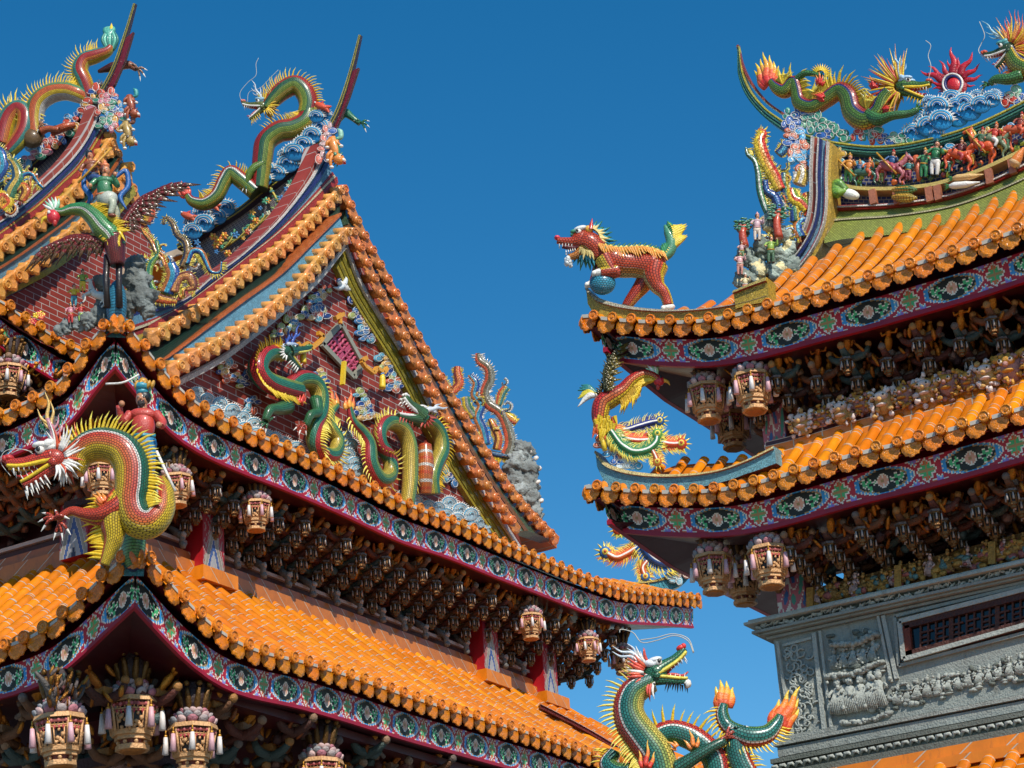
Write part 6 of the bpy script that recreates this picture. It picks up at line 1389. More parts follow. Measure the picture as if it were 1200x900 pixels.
mb = MB(); mb.bar(TG(390, 374, 3), TG(400, 369, 3), .07, .07, H('D8962C')); mb.bar(TG(396, 380, 3), TG(396, 368, 3), .06, .06, H('D8962C'), up=X1); mb.build('fret_cap', [M['glaze']], t)
mb = MB(); mb.bar(TG(400, 425, 4), TG(398, 452, 4), .08, .05, K('yel'), up=X1); mb.build('hanging_tab', [M['glaze']], t)
gc = ['23407E', 'C8A060', '3A6A9A', '9AA05A', 'B8583A', '5A9AB0']
TGc = Plane(PY([(400, 450)], -.03)[0], (0, -1))
groups = [('cream and blue cloud cluster high in the gable, beside the left rake', [(372, 360), (366, 352), (378, 368), (360, 362), (354, 370), (368, 372), (374, 345), (380, 340)]),
 ('row of blue and orange clouds running down beside the right rake', [(410, 336), (414, 350), (420, 362), (416, 370), (424, 376), (430, 384), (422, 388), (436, 396), (428, 398), (402, 330)]),
 ('small cloud cluster at the right rake, level with the diamond window bottom', [(446, 420), (450, 430), (456, 438), (460, 446), (464, 452), (458, 456)]),
 ('pale cloud cluster between the two dragon tails', [(420, 462), (424, 472), (430, 480), (434, 488), (426, 488), (418, 482), (372, 438), (378, 446)]),
 ('grey green cloud cluster in the shade above the left gable dragon', [(338, 372), (330, 386), (340, 384), (344, 380), (322, 392)]),
 ('cloud cluster at the lower left corner of the gable', [(258, 434), (268, 428), (276, 442), (282, 450), (266, 444), (288, 440), (262, 424), (296, 470), (292, 480)]),
 ('cloud cluster at the lower right corner of the gable', [(524, 540), (516, 552), (524, 560), (530, 556), (536, 566), (518, 545)])]
for k, (lab, pts) in enumerate(groups):
    t = add('cloud_ornament', lab, 'cloud ornament', TGc, *pts[0], 'cloud ornaments on the gable')
    for j, (x, y) in enumerate(pts): mb = MB(); curl_cloud(mb, TGc, x, y, 4.6, [r.choice(gc), r.choice(gc), r.choice(gc)], seed=100*k+j, z=1.5); mb.build('cloud', [M['glaze']], t)
t = add('crane_ornament', 'white crane flying at the top of the brick gable', 'bird ornament', TGc, 400, 335); mb = MB()
q = sub(TGc, 399, 336, 10, -40, 1, 4); EL(mb, q, (0, 0, 0), (.9, .35, .35), K('white')); TB(mb, q, [(.7, .1, 0), (1.2, .2, 0), (1.5, 0, 0)], [.16, .1, .06], K('white'), n=7); 
for sg in (-1, 1): TB(mb, q, [(0, .1*sg, 0), (-.3, .7*sg, .1), (-.8, .9*sg, 0)], [.3, .2, .03], H('C8D0D4'), n=7)
mb.build('bird_body', [M['glaze']], t)
def wave_bank(label, T, pts, seed):
    t = add('wave_carving', label, 'wave ornament', T, *pts[0][:2], 'pale wave banks at the gable foot'); 
    for k, (x, y, R) in enumerate(pts): mb = MB(); wave(mb, T, x, y, R, 2+k % 3, seed+k, blue=('9AB4BE', '5AA0C0', '7AB0C4')); mb.build('wave', [M['glaze']], t)
wave_bank('pale foam waves at the left foot of the gable beside the clouds', TGc, [(222, 470, 9), (234, 478, 9), (246, 484, 10), (258, 490, 10), (270, 498, 10), (282, 504, 10), (240, 468, 8), (254, 474, 9), (268, 482, 9), (282, 490, 9), (294, 498, 9), (296, 510, 9), (228, 460, 7)], 1)
wave_bank('pale foam waves between the two gable dragons', TGc, [(396, 524, 9), (404, 534, 9), (412, 544, 9), (408, 522, 9), (400, 544, 9), (416, 552, 9), (420, 560, 8), (398, 556, 9), (386, 550, 8), (404, 512, 7)], 30)
wave_bank('pale foam waves at the right foot of the gable', TGc, [(524, 590, 9), (536, 598, 9), (548, 604, 9), (560, 612, 9), (520, 604, 9), (532, 610, 9), (552, 618, 8), (572, 620, 7), (510, 596, 8), (470, 582, 8), (484, 588, 8), (498, 594, 8)], 60)
wave_bank('pale foam waves under the left gable dragon', TGc, [(330, 520, 9), (344, 526, 9), (318, 514, 8), (356, 536, 8), (308, 512, 9)], 80)
# ================================================================= PHOENIX with rider on the upper left corner
dcor = float(np.dot(c1+dg*.45-EYE, FW)); TP = planeV(130, 270, dcor)
t = add('phoenix', 'phoenix with dark red spread wings and green neck on the upper left corner', 'phoenix sculpture', TP, 135, 350)
mb = MB()
fn = snake(mb, TP, [(66, 250, 4.5, 6), (74, 251, 5, 6), (86, 248, 7, 6), (100, 249, 9, 6), (112, 258, 11, 6), (122, 270, 13, 6), (132, 280, 13, 5), (138, 292, 11, 3)], [(70, '3F9A5A'), (84, 'white'), (180, '7AA84A')], n=24, side=-1, twist=20)
TB(mb, TP, [(134, 280, 4), (136, 296, 4), (138, 312, 2)], [13, 11, 8], H('7A1E1C'), n=14); EL(mb, lambda u, v, w: TP(64+u, 257-v, 7+w), (0, 0, 0), (8, 8, 6), K('C81F30'), 0, 1)
for sg in (-1, 1): EL(mb, lambda u, v, w: TP(60+u, 254-v, 7+5*sg+w), (0, 0, 0), (2, 2, 1.5), K('white'), 0, 1)
TB(mb, TP, [(58, 258, 7), (52, 260, 7), (50, 266, 7)], [2.5, 2, .3], K('yel'), n=7, mat=1); EL(mb, lambda u, v, w: TP(66+u, 264-v, 8+w), (0, 0, 0), (3, 5, 3), K('red'), 0, 1)
for dx in (0, 7): mb.tube([TP(126+dx*2, 300, 2), TP(124+dx*2.2, 330, 0), TP(126+dx*2, 360, 0)], [.05, .045, .05], H('241814'), n=8, mat=1)
mb.build('phoenix_body', SCA, t)
mb = MB(); fins(mb, fn, 30, 62, 1.6, .14, K('yel'), lean=.7, w=.14, fan=2); r = random.Random(9)
for k in range(34): a = math.radians(180+r.random()*180); x, y = 133+r.random()*14-4, 275+r.random()*10; mb.cone(TP(x, y, 12), TP(x+math.cos(a)*13, y-math.sin(a)*15, 15), .035, K('yel'), 4)
mb.build('breast_feather', M['glaze'], t)
mb = MB(); 
for k in range(6): a = math.radians(60+k*20); TB(mb, TP, [(66, 250, 7), (66+math.cos(a)*8, 250-math.sin(a)*8, 8), (64+math.cos(a)*13, 247-math.sin(a)*13, 7)], [2.4, 2.2, .4], K('white') if k % 2 else H('8ABFA0'), n=6)
mb.build('crest', [M['glaze']], t)
def wing(T, root, tip, wid, n, c1, c2, parent, z0=0, z1=0, rows=3, sd=1, name='wing'):
    mb = MB(); rx, ry = root; tx, ty = tip; L = math.hypot(tx-rx, ty-ry); ux, uy = (tx-rx)/L, (ty-ry)/L; px_, py_ = -uy*sd, ux*sd; m = T.m
    TB(mb, T, [(rx, ry, z0), ((rx+tx)/2-px_*wid*.28, (ry+ty)/2-py_*wid*.28, (z0+z1)/2), (tx, ty, z1)], [wid*.13, wid*.10, wid*.03], H(c1), n=8)
    for row in range(rows):
        for k in range(n):
            f = (k+.5*(row % 2))/n; x, y = rx+(tx-rx)*f-px_*wid*.26*math.sin(f*3.14), ry+(ty-ry)*f-py_*wid*.26*math.sin(f*3.14); z = z0+(z1-z0)*f; fl = wid*(.9+.22*math.sin(k*2.7+row))*(.95-.25*row)*(.55+.55*math.sin(.5+f*2.0))*(1-.10*row)
            dx, dy = px_*.75+ux*(.25+.7*f), py_*.75+uy*(.25+.7*f); e = T(x+dx*fl, y+dy*fl, z-1+row*1.2); p = T(x, y, z+row*1.2)
            mid = T(x+dx*fl*.55, y+dy*fl*.55, z+1.5+row*1.5)
            mb.tube([p, mid, e], np.array([.055, .075, .012])*wid*m*1.15, (lambda t_, a: H(c1) if t_ < .5 else H(c2)), n=6, nrm=T.n, squash=.35)
    mb.build(name, [M['chips']], parent)
wing(TP, (144, 266), (200, 214), 34, 18, '7A2420', '5A3A24', t, 4, -6, 3, 1); wing(TP, (122, 284), (52, 292), 34, 20, '7A2420', '6A4A2A', t, 4, 0, 3, -1)
# rider on the phoenix
t = add('rider_statue', 'turbaned figure in green and white robe riding the red winged phoenix', 'statue', TP, 128, 262); mb = MB()
q = sub(TP, 124, 268, 72, 0, 1, 6); person(mb, q, dict(robe='A8AE98', top='3A7A52', skin='C8845A', hair='7A3A20', hat='D87A4A'), 'ride', seed=3)
EL(mb, q, (.08, .40, .1), (.15, .12, .11), H('B8BCAE'), 10, jit=.1); mb.build('figure_body', [M['glaze']], t)
mb = MB(); 
for sg in (-1, 1): TB(mb, q, [(.14*sg, .8, -.05), (.32*sg, .95, -.1), (.36*sg, .7, -.1), (.24*sg, .5, -.05), (.34*sg, .3, -.05)], [.03, .045, .045, .045, .015], H('1E5A9A'), n=8)
mb.build('ribbon', [M['glaze']], t)
t = add('rider_statue', 'dark haired warrior figure above the phoenix beside the verge', 'statue', TP, 118, 215); mb = MB(); q = sub(TP, 113, 232, 56, 10, 1, -2); person(mb, q, dict(robe='2E4A7A', top='8A4A2C', skin='C07A50', hair='black', hat='1E2A3A'), 'ride', seed=6); mb.build('figure_body', [M['glaze']], t)
mb = MB(); mb.tube([q(-.3, .3, .2), q(.5, .95, .1)], .02, K('gold'), n=6); mb.build('spear', [M['glaze']], t)
# rocks with small figures around the corner
TK = planeV(130, 350, dcor+.15)
t = add('rockery', 'dark grey rockery block under the phoenix', 'rock sculpture', TK, 150, 360); rock('rock_mass', TK, [(160, 330, 14, -2), (166, 350, 14, 0), (150, 355, 12, 0), (158, 310, 10, -3), (118, 372, 9, 2), (100, 376, 8, 2), (172, 362, 9, 0), (118, 330, 8, -4), (124, 350, 10, -4)], '6A706E', t, seed=2)
t = add('rockery', 'low grey rock ledge carrying the small green and yellow figures', 'rock sculpture', TK, 80, 380); rock('rock_mass', TK, [(78, 384, 8, 0), (92, 380, 8, 0), (106, 378, 8, 2), (70, 388, 6, 0)], '7A807E', t, seed=3)
figs = [(98, 345, 26, ('yel', '8FB04A', '3F7A48'), 'small figure in lime green robe at the top of the rock ledge under the phoenix'), (88, 362, 26, ('3F8A9A', 'yel', 'red'), 'small figure in yellow jacket and teal robe, left side of the rock ledge'), (84, 382, 24, ('red', 'pink', 'gold'), 'small figure in red robe at the bottom left of the rock ledge'), (96, 380, 22, ('lgreen', 'red', 'white'), 'small green figure with red top standing beside the white horse')]
for x, y, h, c, lab in figs: t = add('figurine', lab, 'figurine', TK, x, y, 'small glazed figures on the rockery'); mb = MB(); person(mb, sub(TK, x, y, h, 0, 1, 6), dict(robe=c[0], top=c[1], skin='skin', hair='black', hat=c[2]), 'stand', seed=x); mb.build('figure_body', [M['glaze']], t)
t = add('horse_statue', 'small white and red glazed horse on the rocks left of the phoenix legs', 'horse sculpture', TK, 108, 358); mb = MB(); horse(mb, sub(TK, 108, 362, 30, 25, -1, 5), 'D8D4CC', 'B03A2C'); mb.build('horse_body', [M['glaze']], t)
t = add('flower_ornament', 'red and yellow glazed flowers on the rear tiled eave at far left', 'flower ornament', TK, 42, 370); mb = MB()
for k in range(9):
    x, y = 36+r.random()*16, 366+r.random()*12
    for j in range(5): a = j*1.26; EL(mb, lambda u, v, w: TK(x+u, y-v, w), (math.cos(a)*2.2, math.sin(a)*2.2, 2), (2, 1.4, 1.2), [H('C8303A'), K('yel'), H('D8803A')][k % 3], j*72)
mb.build('flower', [M['glaze']], t)
# ================================================================= scroll ornaments
def scrolls(label, T, paths, x, y):
    t = add('scroll_ornament', label, 'scroll ornament', T, x, y)
    for pth, cols, teeth, sd in paths: mb = MB(); scroll(mb, T, pth, cols, teeth, sd, both=(sd == 2)); mb.build('scroll', [M['chips']], t)
    return t
TS = Plane(on(190, 300, 'Y', GY+.0), -Fh)
S1 = ('1F4F9A', '3F9AB8', 'C8783A'); S2 = ('3F7A58', '8A8C80', 'B85A3A'); S3 = ('C85A2C', 'E0A03A', '6A3A2A')
tq1 = scrolls('blue, green and orange scrollwork at the foot of the middle ridge', TS, [
 ([(213, 352, 3, 4), (206, 338, 4, 4), (196, 322, 4.5, 4), (192, 308, 4.5, 4), (184, 298, 4.5, 4), (178, 285, 4.5, 3), (170, 275, 4, 2), (166, 268, 2, 2)], S3, 'lyel', 1),
 ([(182, 345, 6, 5), (176, 328, 6, 5), (178, 312, 6, 5), (186, 300, 5, 4), (184, 284, 4, 3)], ('3F9A7A', '3F7A58', '8FB04A'), 'lyel', -1),
 ([(214, 315, 4, 4), (220, 300, 4, 4), (218, 285, 3.5, 3), (208, 276, 3, 3), (202, 262, 2.5, 2), (194, 256, 2, 2), (192, 264, 1.5, 2)], ('6A5A3A', '8A6A3A', '3A3A4A'), 'lyel', 2),
 ([(220, 312, 5, 5), (226, 298, 6, 6), (236, 298, 6, 6), (242, 308, 5, 5), (248, 320, 4, 4), (258, 320, 3, 3), (260, 308, 2, 3)], S1, 'lyel', 1),
 ([(204, 345, 5, 6), (210, 330, 5, 6), (222, 326, 5, 6), (228, 338, 4, 5), (220, 342, 2.5, 5)], ('9A5A3A', 'C88A4A', '7A3A2A'), 'lyel', 2),
 ([(196, 346, 7, 4), (204, 326, 7, 6), (200, 312, 6, 6)], S1, 'lyel', 2), ([(162, 350, 7, 2), (158, 330, 7, 3), (166, 312, 6, 3), (176, 306, 4, 3)], ('3A6A5A', '2E5A7A', 'C8783A'), 'lyel', 2),
 ([(170, 345, 6, 4), (190, 352, 5, 4), (208, 355, 3, 4)], S3, 'lyel', 2), ([(172, 262, 5, 3), (176, 250, 6, 4), (168, 242, 5, 4), (160, 250, 3, 3)], ('D8603A', 'E0A03A', 'yel'), 'white', 2),
 ([(176, 262, 3, 3), (180, 250, 3, 3), (186, 244, 2, 3)], S1, 'lyel', 2)], 200, 340)
TS2 = Plane(P2([(20, 220)], -.1)[0], -Fh)
curls(tq1, TS, (166, 282, 232, 348, lambda x, y: y > 300 or x < 200), 16, 3)
tq2 = scrolls('blue and gold scrollwork at the far left edge below the top ridge', TS2, [
 ([(-8, 215, 5, 3), (4, 200, 6, 4), (2, 182, 5, 4), (-6, 172, 3, 3)], S1, 'lyel', 2), ([(8, 240, 6, 4), (14, 225, 7, 5), (22, 210, 6, 5), (16, 192, 4, 4), (8, 190, 2.5, 4)], ('3F7A58', 'C8A84A', '2E5A7A'), 'lyel', 2),
 ([(24, 222, 4, 4), (28, 208, 5, 4), (38, 206, 5, 4), (46, 216, 4, 3), (52, 222, 3, 3)], S1, 'lyel', 1), ([(-4, 245, 6, 5), (4, 232, 6, 6), (12, 240, 5, 5), (4, 248, 3, 5)], ('E0A03A', 'D85A2C', 'yel'), 'lyel', 2),
 ([(26, 238, 4, 5), (32, 228, 5, 6), (28, 220, 4, 5), (20, 226, 3, 5)], S3, 'lyel', 2)], 10, 240)
TS3 = planeV(570, 480, np.dot(on(600, 560, 'Y', GY+2.0)-EYE, FW))
curls(tq2, TS2, (-4, 180, 44, 246, lambda x, y: y > 190+x*.2 and y < 262-x*.9), 16, 5)
tq3 = scrolls('tall curling scrollwork of blue, green and orange right of the gable against the sky', TS3, [
 ([(592, 538, 6, 2), (598, 520, 5.5, 2), (594, 500, 5, 2), (586, 484, 5, 2), (572, 474, 5, 2), (568, 460, 4.5, 2), (574, 445, 5, 2), (572, 432, 4.5, 2), (562, 424, 4, 2), (560, 415, 2.5, 2)], ('8A8C80', '6A5A3A', 'D8603A'), 'white', 2),
 ([(566, 528, 5, 2), (580, 533, 6, 2), (596, 536, 6, 2)], ('2E5A8A', '5A7A9A', '3A4A5A'), 'yel', 1),
 ([(570, 522, 4, 2), (566, 505, 4.5, 2), (560, 490, 4.5, 2), (564, 476, 4, 2), (556, 464, 4, 2), (558, 450, 3.5, 2), (550, 440, 2, 2)], S1, 'white', 2),
 ([(556, 490, 4, 2), (548, 478, 4.5, 2), (546, 466, 3.5, 2)], ('3F7A58', '8A8C80', 'yel'), 'lyel', 2), ([(582, 528, 4, 3), (584, 514, 4, 3), (578, 500, 3.5, 3), (574, 492, 2, 3)], S3, 'lyel', 2),
 ([(592, 486, 3.5, 2), (600, 492, 4, 2), (606, 496, 3, 2)], ('D8603A', 'E0A03A', 'yel'), 'lyel', 2), ([(584, 476, 3, 2), (588, 462, 4, 2), (594, 454, 3.5, 2)], ('3F8A8A', 'C8A84A', 'D8603A'), 'lyel', 2),
 ([(530, 460, 4, 1), (538, 450, 4.5, 1), (536, 438, 4, 1), (536, 430, 3, 1)], ('D8603A', 'E0803A', '8A3A2A'), 'yel', 2), ([(526, 462, 5, 1), (520, 450, 4.5, 1), (518, 442, 3, 1)], ('2E5A9A', '3F9AB8', '8FB04A'), 'lyel', 2)], 580, 535)
curls(tq3, TS3, (545, 440, 600, 532, lambda x, y: y > 440+(600-x)*.6), 12, 8, (4, 7))
t = add('rockery', 'light grey folded rock sculpture beside the tall scrollwork right of the gable', 'rock sculpture', TS3, 610, 600)
rock('rock_mass', TS3, [(614, 530, 10, 1), (606, 545, 12, 2), (616, 550, 12, 0), (604, 562, 12, 2), (618, 568, 12, 0), (606, 580, 13, 1), (620, 585, 11, 0), (610, 598, 13, 0), (624, 604, 10, 0), (616, 616, 10, 0)], '8A908E', t, seed=6)
for x, y in [(622, 530), (628, 538), (632, 550), (600, 520), (630, 566), (634, 588)]: mb = MB(); EL(mb, lambda u, v, w: TS3(x+u, y-v, 3+w), (0, 0, 0), (3.5, 2.5, 2), H('D8D0C8'), 30, jit=.4); mb.build('pale_tip', [M['glaze']], t)
# ================================================================= RIGHT HALL sculptures
TM = Plane(on(1000, 130, 'X', XRID-.05), (-1, 0))
BO = [(30, 'red'), (42, '2A3A8A'), (49, 'yel'), (82, '5E8A34'), (102, '8FA23A'), (124, 'C8B03A'), (180, 'D8883A')]
t = add('dragon', 'olive green dragon with red flame tail crawling along the right ridge toward the red sun', 'dragon sculpture', TM, 960, 140)
mb = MB()
f = snake(mb, TM, [(905, 96, 5, 2), (912, 104, 8, 3), (922, 108, 9, 3), (932, 98, 9, 3), (936, 108, 9, 3), (940, 122, 10, 3), (954, 127, 10, 3), (970, 118, 10, 3), (986, 108, 11, 3), (997, 116, 13, 3), (1003, 134, 14, 3), (1018, 143, 14, 3), (1032, 134, 13, 4), (1038, 120, 12, 5), (1046, 110, 10, 6)], BO, side=-1, twist=26, n=30, k=150)
for pts, R in ([((1022, 138, 8), (1036, 146, 14), (1052, 142, 16), (1070, 138, 12), (1080, 132, 10)), [9, 7, 5.5, 4.5, 3.5]], [((936, 96, 6), (946, 90, 9), (956, 90, 9), (966, 93, 9)), [5, 4, 3.5, 3]]):
    P = crm(pts, 18); mb.tube([TM(*p) for p in P], np.interp(np.linspace(0, 1, 18), np.linspace(0, 1, len(R)), R)*TM.m, H('4A8A4A'), n=12)
claw(mb, TM, 1078, 132, 50, 9, '4A8A4A', 10); claw(mb, TM, 964, 92, 60, 6, '4A8A4A', 9)
Th = sub(TM, 1062, 108, 32, -8, 1, 8); dhead(mb, Th, dict(skin='4F7F34', lip='yel', brow='A8C8E0', mouth='A01830', nose='C8502C', chin='yel'), jaw=16, up=8); mb.build('dragon_body', SCA, t)
mb = MB(); fins(mb, f, 4, 140, 1.5, .17, K('yel'), K('lyel'), w=.14); mb.build('spine_fin', M['glaze'], t)
horns(Th, t, 'C8DCE8', '8AB8D8', L=.9, ang=112); mane(Th, t, ['yel', 'D8903A', 'yel', 'C8502C'], n=18, L=.95, a0=90, a1=265, w=.045)
flame(TM, 902, 100, 98, 42, ['D8382C', 'E8643A', 'E8A03A', 'yel'], n=7, spread=60, name='tail_flame', parent=t, w=.13, z=3)
for x, y, a in ((966, 104, 90), (1040, 134, 10), (1030, 108, 110), (970, 120, 160)): flame(TM, x, y, a, 16, ['C8281E', 'D8402C', 'E88A3A'], n=5, spread=80, name='joint_flame', parent=t, w=.14, z=14)
mb = MB(); 
for k in range(16): a = math.radians(-10+k*13); mb.cone(TM(966+5*math.cos(a), 92-5*math.sin(a), 10), TM(966+14*math.cos(a), 92-14*math.sin(a), 10), .022, K('yel'), 4)
mb.build('leg_fringe', M['glaze'], t)
wire([TM(1090, 100, 8), TM(1094, 82, 8), TM(1090, 68, 6), TM(1093, 56, 6), TM(1087, 50, 6)], .005, t)
# flaming sun
t = add('flaming_sun', 'round red sun disc with white ring and wavy red rays on the right ridge', 'sun ornament', TM, 1120, 101)
mb = MB(); q = sub(TM, 1119, 101, 1, 0, 1, 4)
pts = [q(11.5*math.cos(a), 11.5*math.sin(a), 3) for a in np.linspace(0, 2*math.pi, 30)]; mb.tube(pts, 1.3*TM.m, K('white'), n=7, cap=False)
pts = [q(9.2*math.cos(a), 9.2*math.sin(a), 2) for a in np.linspace(0, 2*math.pi, 30)]; mb.tube(pts, 1.8*TM.m, H('1E2A6A'), n=7, cap=False)
EL(mb, q, (1.5, -1.5, 0), (9.5, 9.5, 6), H('C81E26'), 0, 0, 20, 14); EL(mb, q, (0, 0, -3), (15, 15, 3.5), H('9E1022'), 0, 0, 20, 10); mb.build('sun_disc', [M['glaze']], t)
for a, L in ((118, 34), (96, 48), (80, 34), (58, 46), (38, 40), (20, 34), (140, 38), (158, 44), (172, 30), (186, 26), (0, 22), (66, 28), (106, 30), (200, 20)):
    flame(TM, 1119+12*math.cos(math.radians(a)), 101-12*math.sin(math.radians(a)), a, L-8, ['9E1022', 'C01C2C', 'C82832'], n=1, spread=0, name='sun_ray', parent=t, w=.13, z=1, wav=.2, seed=a)
# waves
t = add('wave_carving', 'bright blue and white carved waves heaped under the red sun', 'wave ornament', TM, 1110, 140)
for k, (x, y, R) in enumerate([(1072, 158, 12), (1092, 152, 14), (1108, 146, 14), (1124, 140, 14), (1140, 134, 14), (1154, 128, 12), (1118, 118, 12), (1134, 124, 12), (1104, 130, 13), (1148, 116, 9), (1096, 138, 11), (1166, 122, 11), (1084, 144, 10), (1124, 128, 11), (1170, 116, 7), (1082, 160, 9), (1100, 160, 9), (1094, 124, 8)]):
    mb = MB(); wave(mb, TM, x, y, R, 6+(k % 3)*3, k, blue=('1C86C0', '3FA8D8', '1A66A8')); mb.build('wave', [M['glaze']], t)
t = add('cloud_ornament', 'red, teal and blue cloud curls along the right ridge rail under the green dragon', 'cloud ornament', TM, 960, 150)
for k, (x, y) in enumerate([(928, 136), (940, 134), (952, 138), (962, 142), (946, 146), (958, 152), (972, 150), (982, 158), (994, 162), (1006, 160), (1018, 160), (1028, 164), (1040, 166), (1052, 164), (1062, 166), (970, 160), (932, 142), (1026, 152), (1184, 118), (1192, 112), (1198, 120)]):
    mb = MB(); curl_cloud(mb, TM, x, y, 5.8, [r.choice(['3F8A70', '4A9A88', '2E5FA8', 'C8402C', '8ABFA0', 'D8703A'])]*3, seed=k+7, z=5); mb.build('cloud', [M['glaze']], t)
# second dragon head at the right edge
t = add('dragon', 'dark green and orange dragon head with tall spiky mane at the top right edge', 'dragon sculpture', TM, 1195, 90)
mb = MB(); f = snake(mb, TM, [(1186, 62, 10, 4), (1196, 78, 13, 4), (1212, 84, 14, 3), (1230, 76, 14, 2)], BO, side=-1, twist=20, n=26)
P = crm([(1200, 92, 8), (1186, 98, 12), (1172, 98, 12), (1164, 102, 10)], 14); mb.tube([TM(*p) for p in P], np.array(np.interp(np.linspace(0, 1, 14), [0, 1], [8, 4]))*TM.m, H('4A8A4A'), n=12); claw(mb, TM, 1162, 104, 200, 9, '4A8A4A', 10)
Th = sub(TM, 1186, 64, 30, -28, -1, 8); dhead(mb, Th, dict(skin='3A5A34', lip='white', brow='5AA8A8', mouth='8A1830', nose='C8502C', chin='D8903A'), jaw=22, up=8); mb.build('dragon_body', SCA, t)
mb = MB(); fins(mb, f, 6, 30, 1.5, .2, K('yel'), K('lyel'), w=.14); mb.build('spine_fin', M['glaze'], t)
horns(Th, t, 'B8D8E0', '8AB8C8', L=1.1, ang=70); flame(TM, 1192, 52, 92, 46, ['B87A3A', 'D8A04A', 'D8603A'], n=9, spread=60, name='mane', parent=t, w=.04, z=4); mane(Th, t, ['yel', 'D8903A', 'C8502C'], n=14, L=.8, a0=80, a1=250, w=.05)
wire([TM(1160, 76, 8), TM(1150, 64, 8), TM(1152, 54, 6), TM(1156, 44, 6), TM(1150, 28, 6)], .005, t)
for k, (x, y, a, L) in enumerate(((1196, 88, 200, 26), (1200, 84, 190, 20))): flame(TM, x, y, a, L, ['C8281E', 'E0803A'], n=5, spread=60, name='beard_flame', parent=t, w=.12, z=10, seed=k)
# frieze of riders on the ridge panel
TF = Plane(on(1080, 200, 'X', XRID-.12), (-1, 0))
rid = [(997, 218, 34, ('3F8A4A', 'D8903A', 'gold'), None, 'archer figure in green and orange standing at the left end of the ridge frieze'),
 (1046, 216, 36, ('A84050', '2E5A8A', 'red'), 'A85A62', 'rider in blue and red on a pink horse, left part of the ridge frieze'),
 (1019, 219, 30, ('C85A3A', 'D8703A', 'or_'), '3F6A5A', 'orange clad rider leaning over a dark green horse in the ridge frieze'),
 (1098, 210, 42, ('white', '2F7A4A', 'dgreen'), None, 'walking figure in green coat and white trousers, middle of the ridge frieze'),
 (1085, 212, 34, ('2F7A4A', '4A8A5A', 'gold'), None, 'green figure beside the red pole in the ridge frieze'),
 (1126, 202, 36, ('B03A3A', '6A2A2A', 'gold'), 'D8582C', 'dark red rider on an orange horse, right of the green walking figure'),
 (1150, 192, 38, ('C8402C', '3F6A4A', 'red'), 'E0602C', 'rider on a bright orange galloping horse, centre right of the frieze'),
 (1166, 186, 38, ('white', 'C8402C', 'or_'), '6A7A5A', 'red jacketed rider on a grey green horse near the right of the frieze'),
 (1196, 172, 36, ('C8502C', '8A3A2A', 'red'), 'D0603A', 'orange rider cut by the right edge of the photo'),
 (1008, 214, 24, ('B8402C', '2E5A8A', 'gold'), None, 'small blue chested figure between the archer and the dark green horse'),
 (1034, 216, 24, ('6A7A3A', 'C8602C', 'red'), None, 'small orange chested figure left of the pink horse'),
 (1066, 214, 26, ('8A3A4A', '4A8A8A', 'gold'), None, 'small teal chested figure left of the slanting red pole'),
 (1112, 205, 26, ('2E6A5A', 'B83A3A', 'white'), None, 'small red chested figure between the white trousers and the orange horse'),
 (1140, 196, 26, ('C8A03A', '3A5A8A', 'gold'), None, 'small blue figure in yellow skirt between the two orange horses'),
 (1180, 178, 28, ('3A6A4A', 'D8703A', 'red'), None, 'small orange figure in green skirt near the right edge')]
for k, (x, y, h, c, hc, lab) in enumerate(rid):
    t = add('frieze_rider' if hc else 'frieze_figure', lab, 'figurine', TF, x, y, 'riders and warriors of the ridge frieze'); mb = MB()
    if hc: person(mb, sub(TF, x, y-h*.16, h*.85, -8, 1, 8), dict(robe=c[0], top=c[1], skin='C88A6A', hair='black', hat=c[2]), 'ride', seed=k)
    else: person(mb, sub(TF, x, y, h, -4, 1, 8 if k < 9 else 5), dict(robe=c[0], top=c[1], skin='C88A6A', hair='black', hat=c[2]), 'stand', seed=k)
    mb.build('figure_body', [M['glaze']], t)
    if hc: mb = MB(); horse(mb, sub(TF, x, y+1, h*1.0, -6 if k % 2 else 10, -1 if k % 3 == 0 else 1, 6), hc); mb.build('horse_body', [M['glaze']], t)
    if k in (0, 1, 6): mb = MB(); mb.tube([TF(x-14, y-h*.9, 12), TF(x+10, y-h*.2, 14)], .014, K('gold'), n=5); mb.build('spear', [M['glaze']], t)
t = add('frieze_pole', 'slanting red pole dividing the frieze behind the green figures', 'post', TF, 1077, 212); mb = MB(); mb.tube([TF(1080, 213, 5), TF(1075, 185, 5)], .04, H('C8603A'), n=7); mb.build('pole_shaft', [M['glaze']], t)
t = add('cloud_ornament', 'pale blue cloud and wave curls behind the figures of the ridge frieze', 'cloud ornament', TF, 975, 190)
for k, (x, y) in enumerate([(972, 182), (980, 188), (974, 200), (984, 180), (980, 208), (972, 212), (1010, 196), (1064, 188), (1070, 196), (1096, 180), (1112, 176), (1120, 186), (1158, 156), (1150, 166), (1176, 160), (1184, 152), (1034, 196), (1140, 172)]):
    mb = MB(); curl_cloud(mb, TF, x, y, 5, [r.choice(['5AB0CC', '3F9AC8', '8AC0B0', 'C85A4A', 'D8B04A', '4A9A6A'])]*3, seed=k+70, z=2); mb.build('cloud', [M['glaze']], t)
mb = MB(); t = add('frieze_foliage', 'green and orange glazed bushes and rocks between the frieze figures', 'foliage ornament', TF, 1120, 205)
for k in range(46):
    x = 990+r.random()*215; y = np.interp(x, [990, 1045, 1089, 1150, 1200], [215, 217, 213, 195, 174])-r.random()*14; EL(mb, lambda u, v, w: TF(x+u, y-v, 4+w), (0, 0, 0), (2+3*r.random(), 1.5+2*r.random(), 3), [H('4A7A3A'), H('C8602C'), H('9AA83A'), H('8A3A3A'), H('3A5A4A')][k % 5], r.random()*90, 0, 9, 6, jit=.4)
mb.build('bush', [M['glaze']], t)
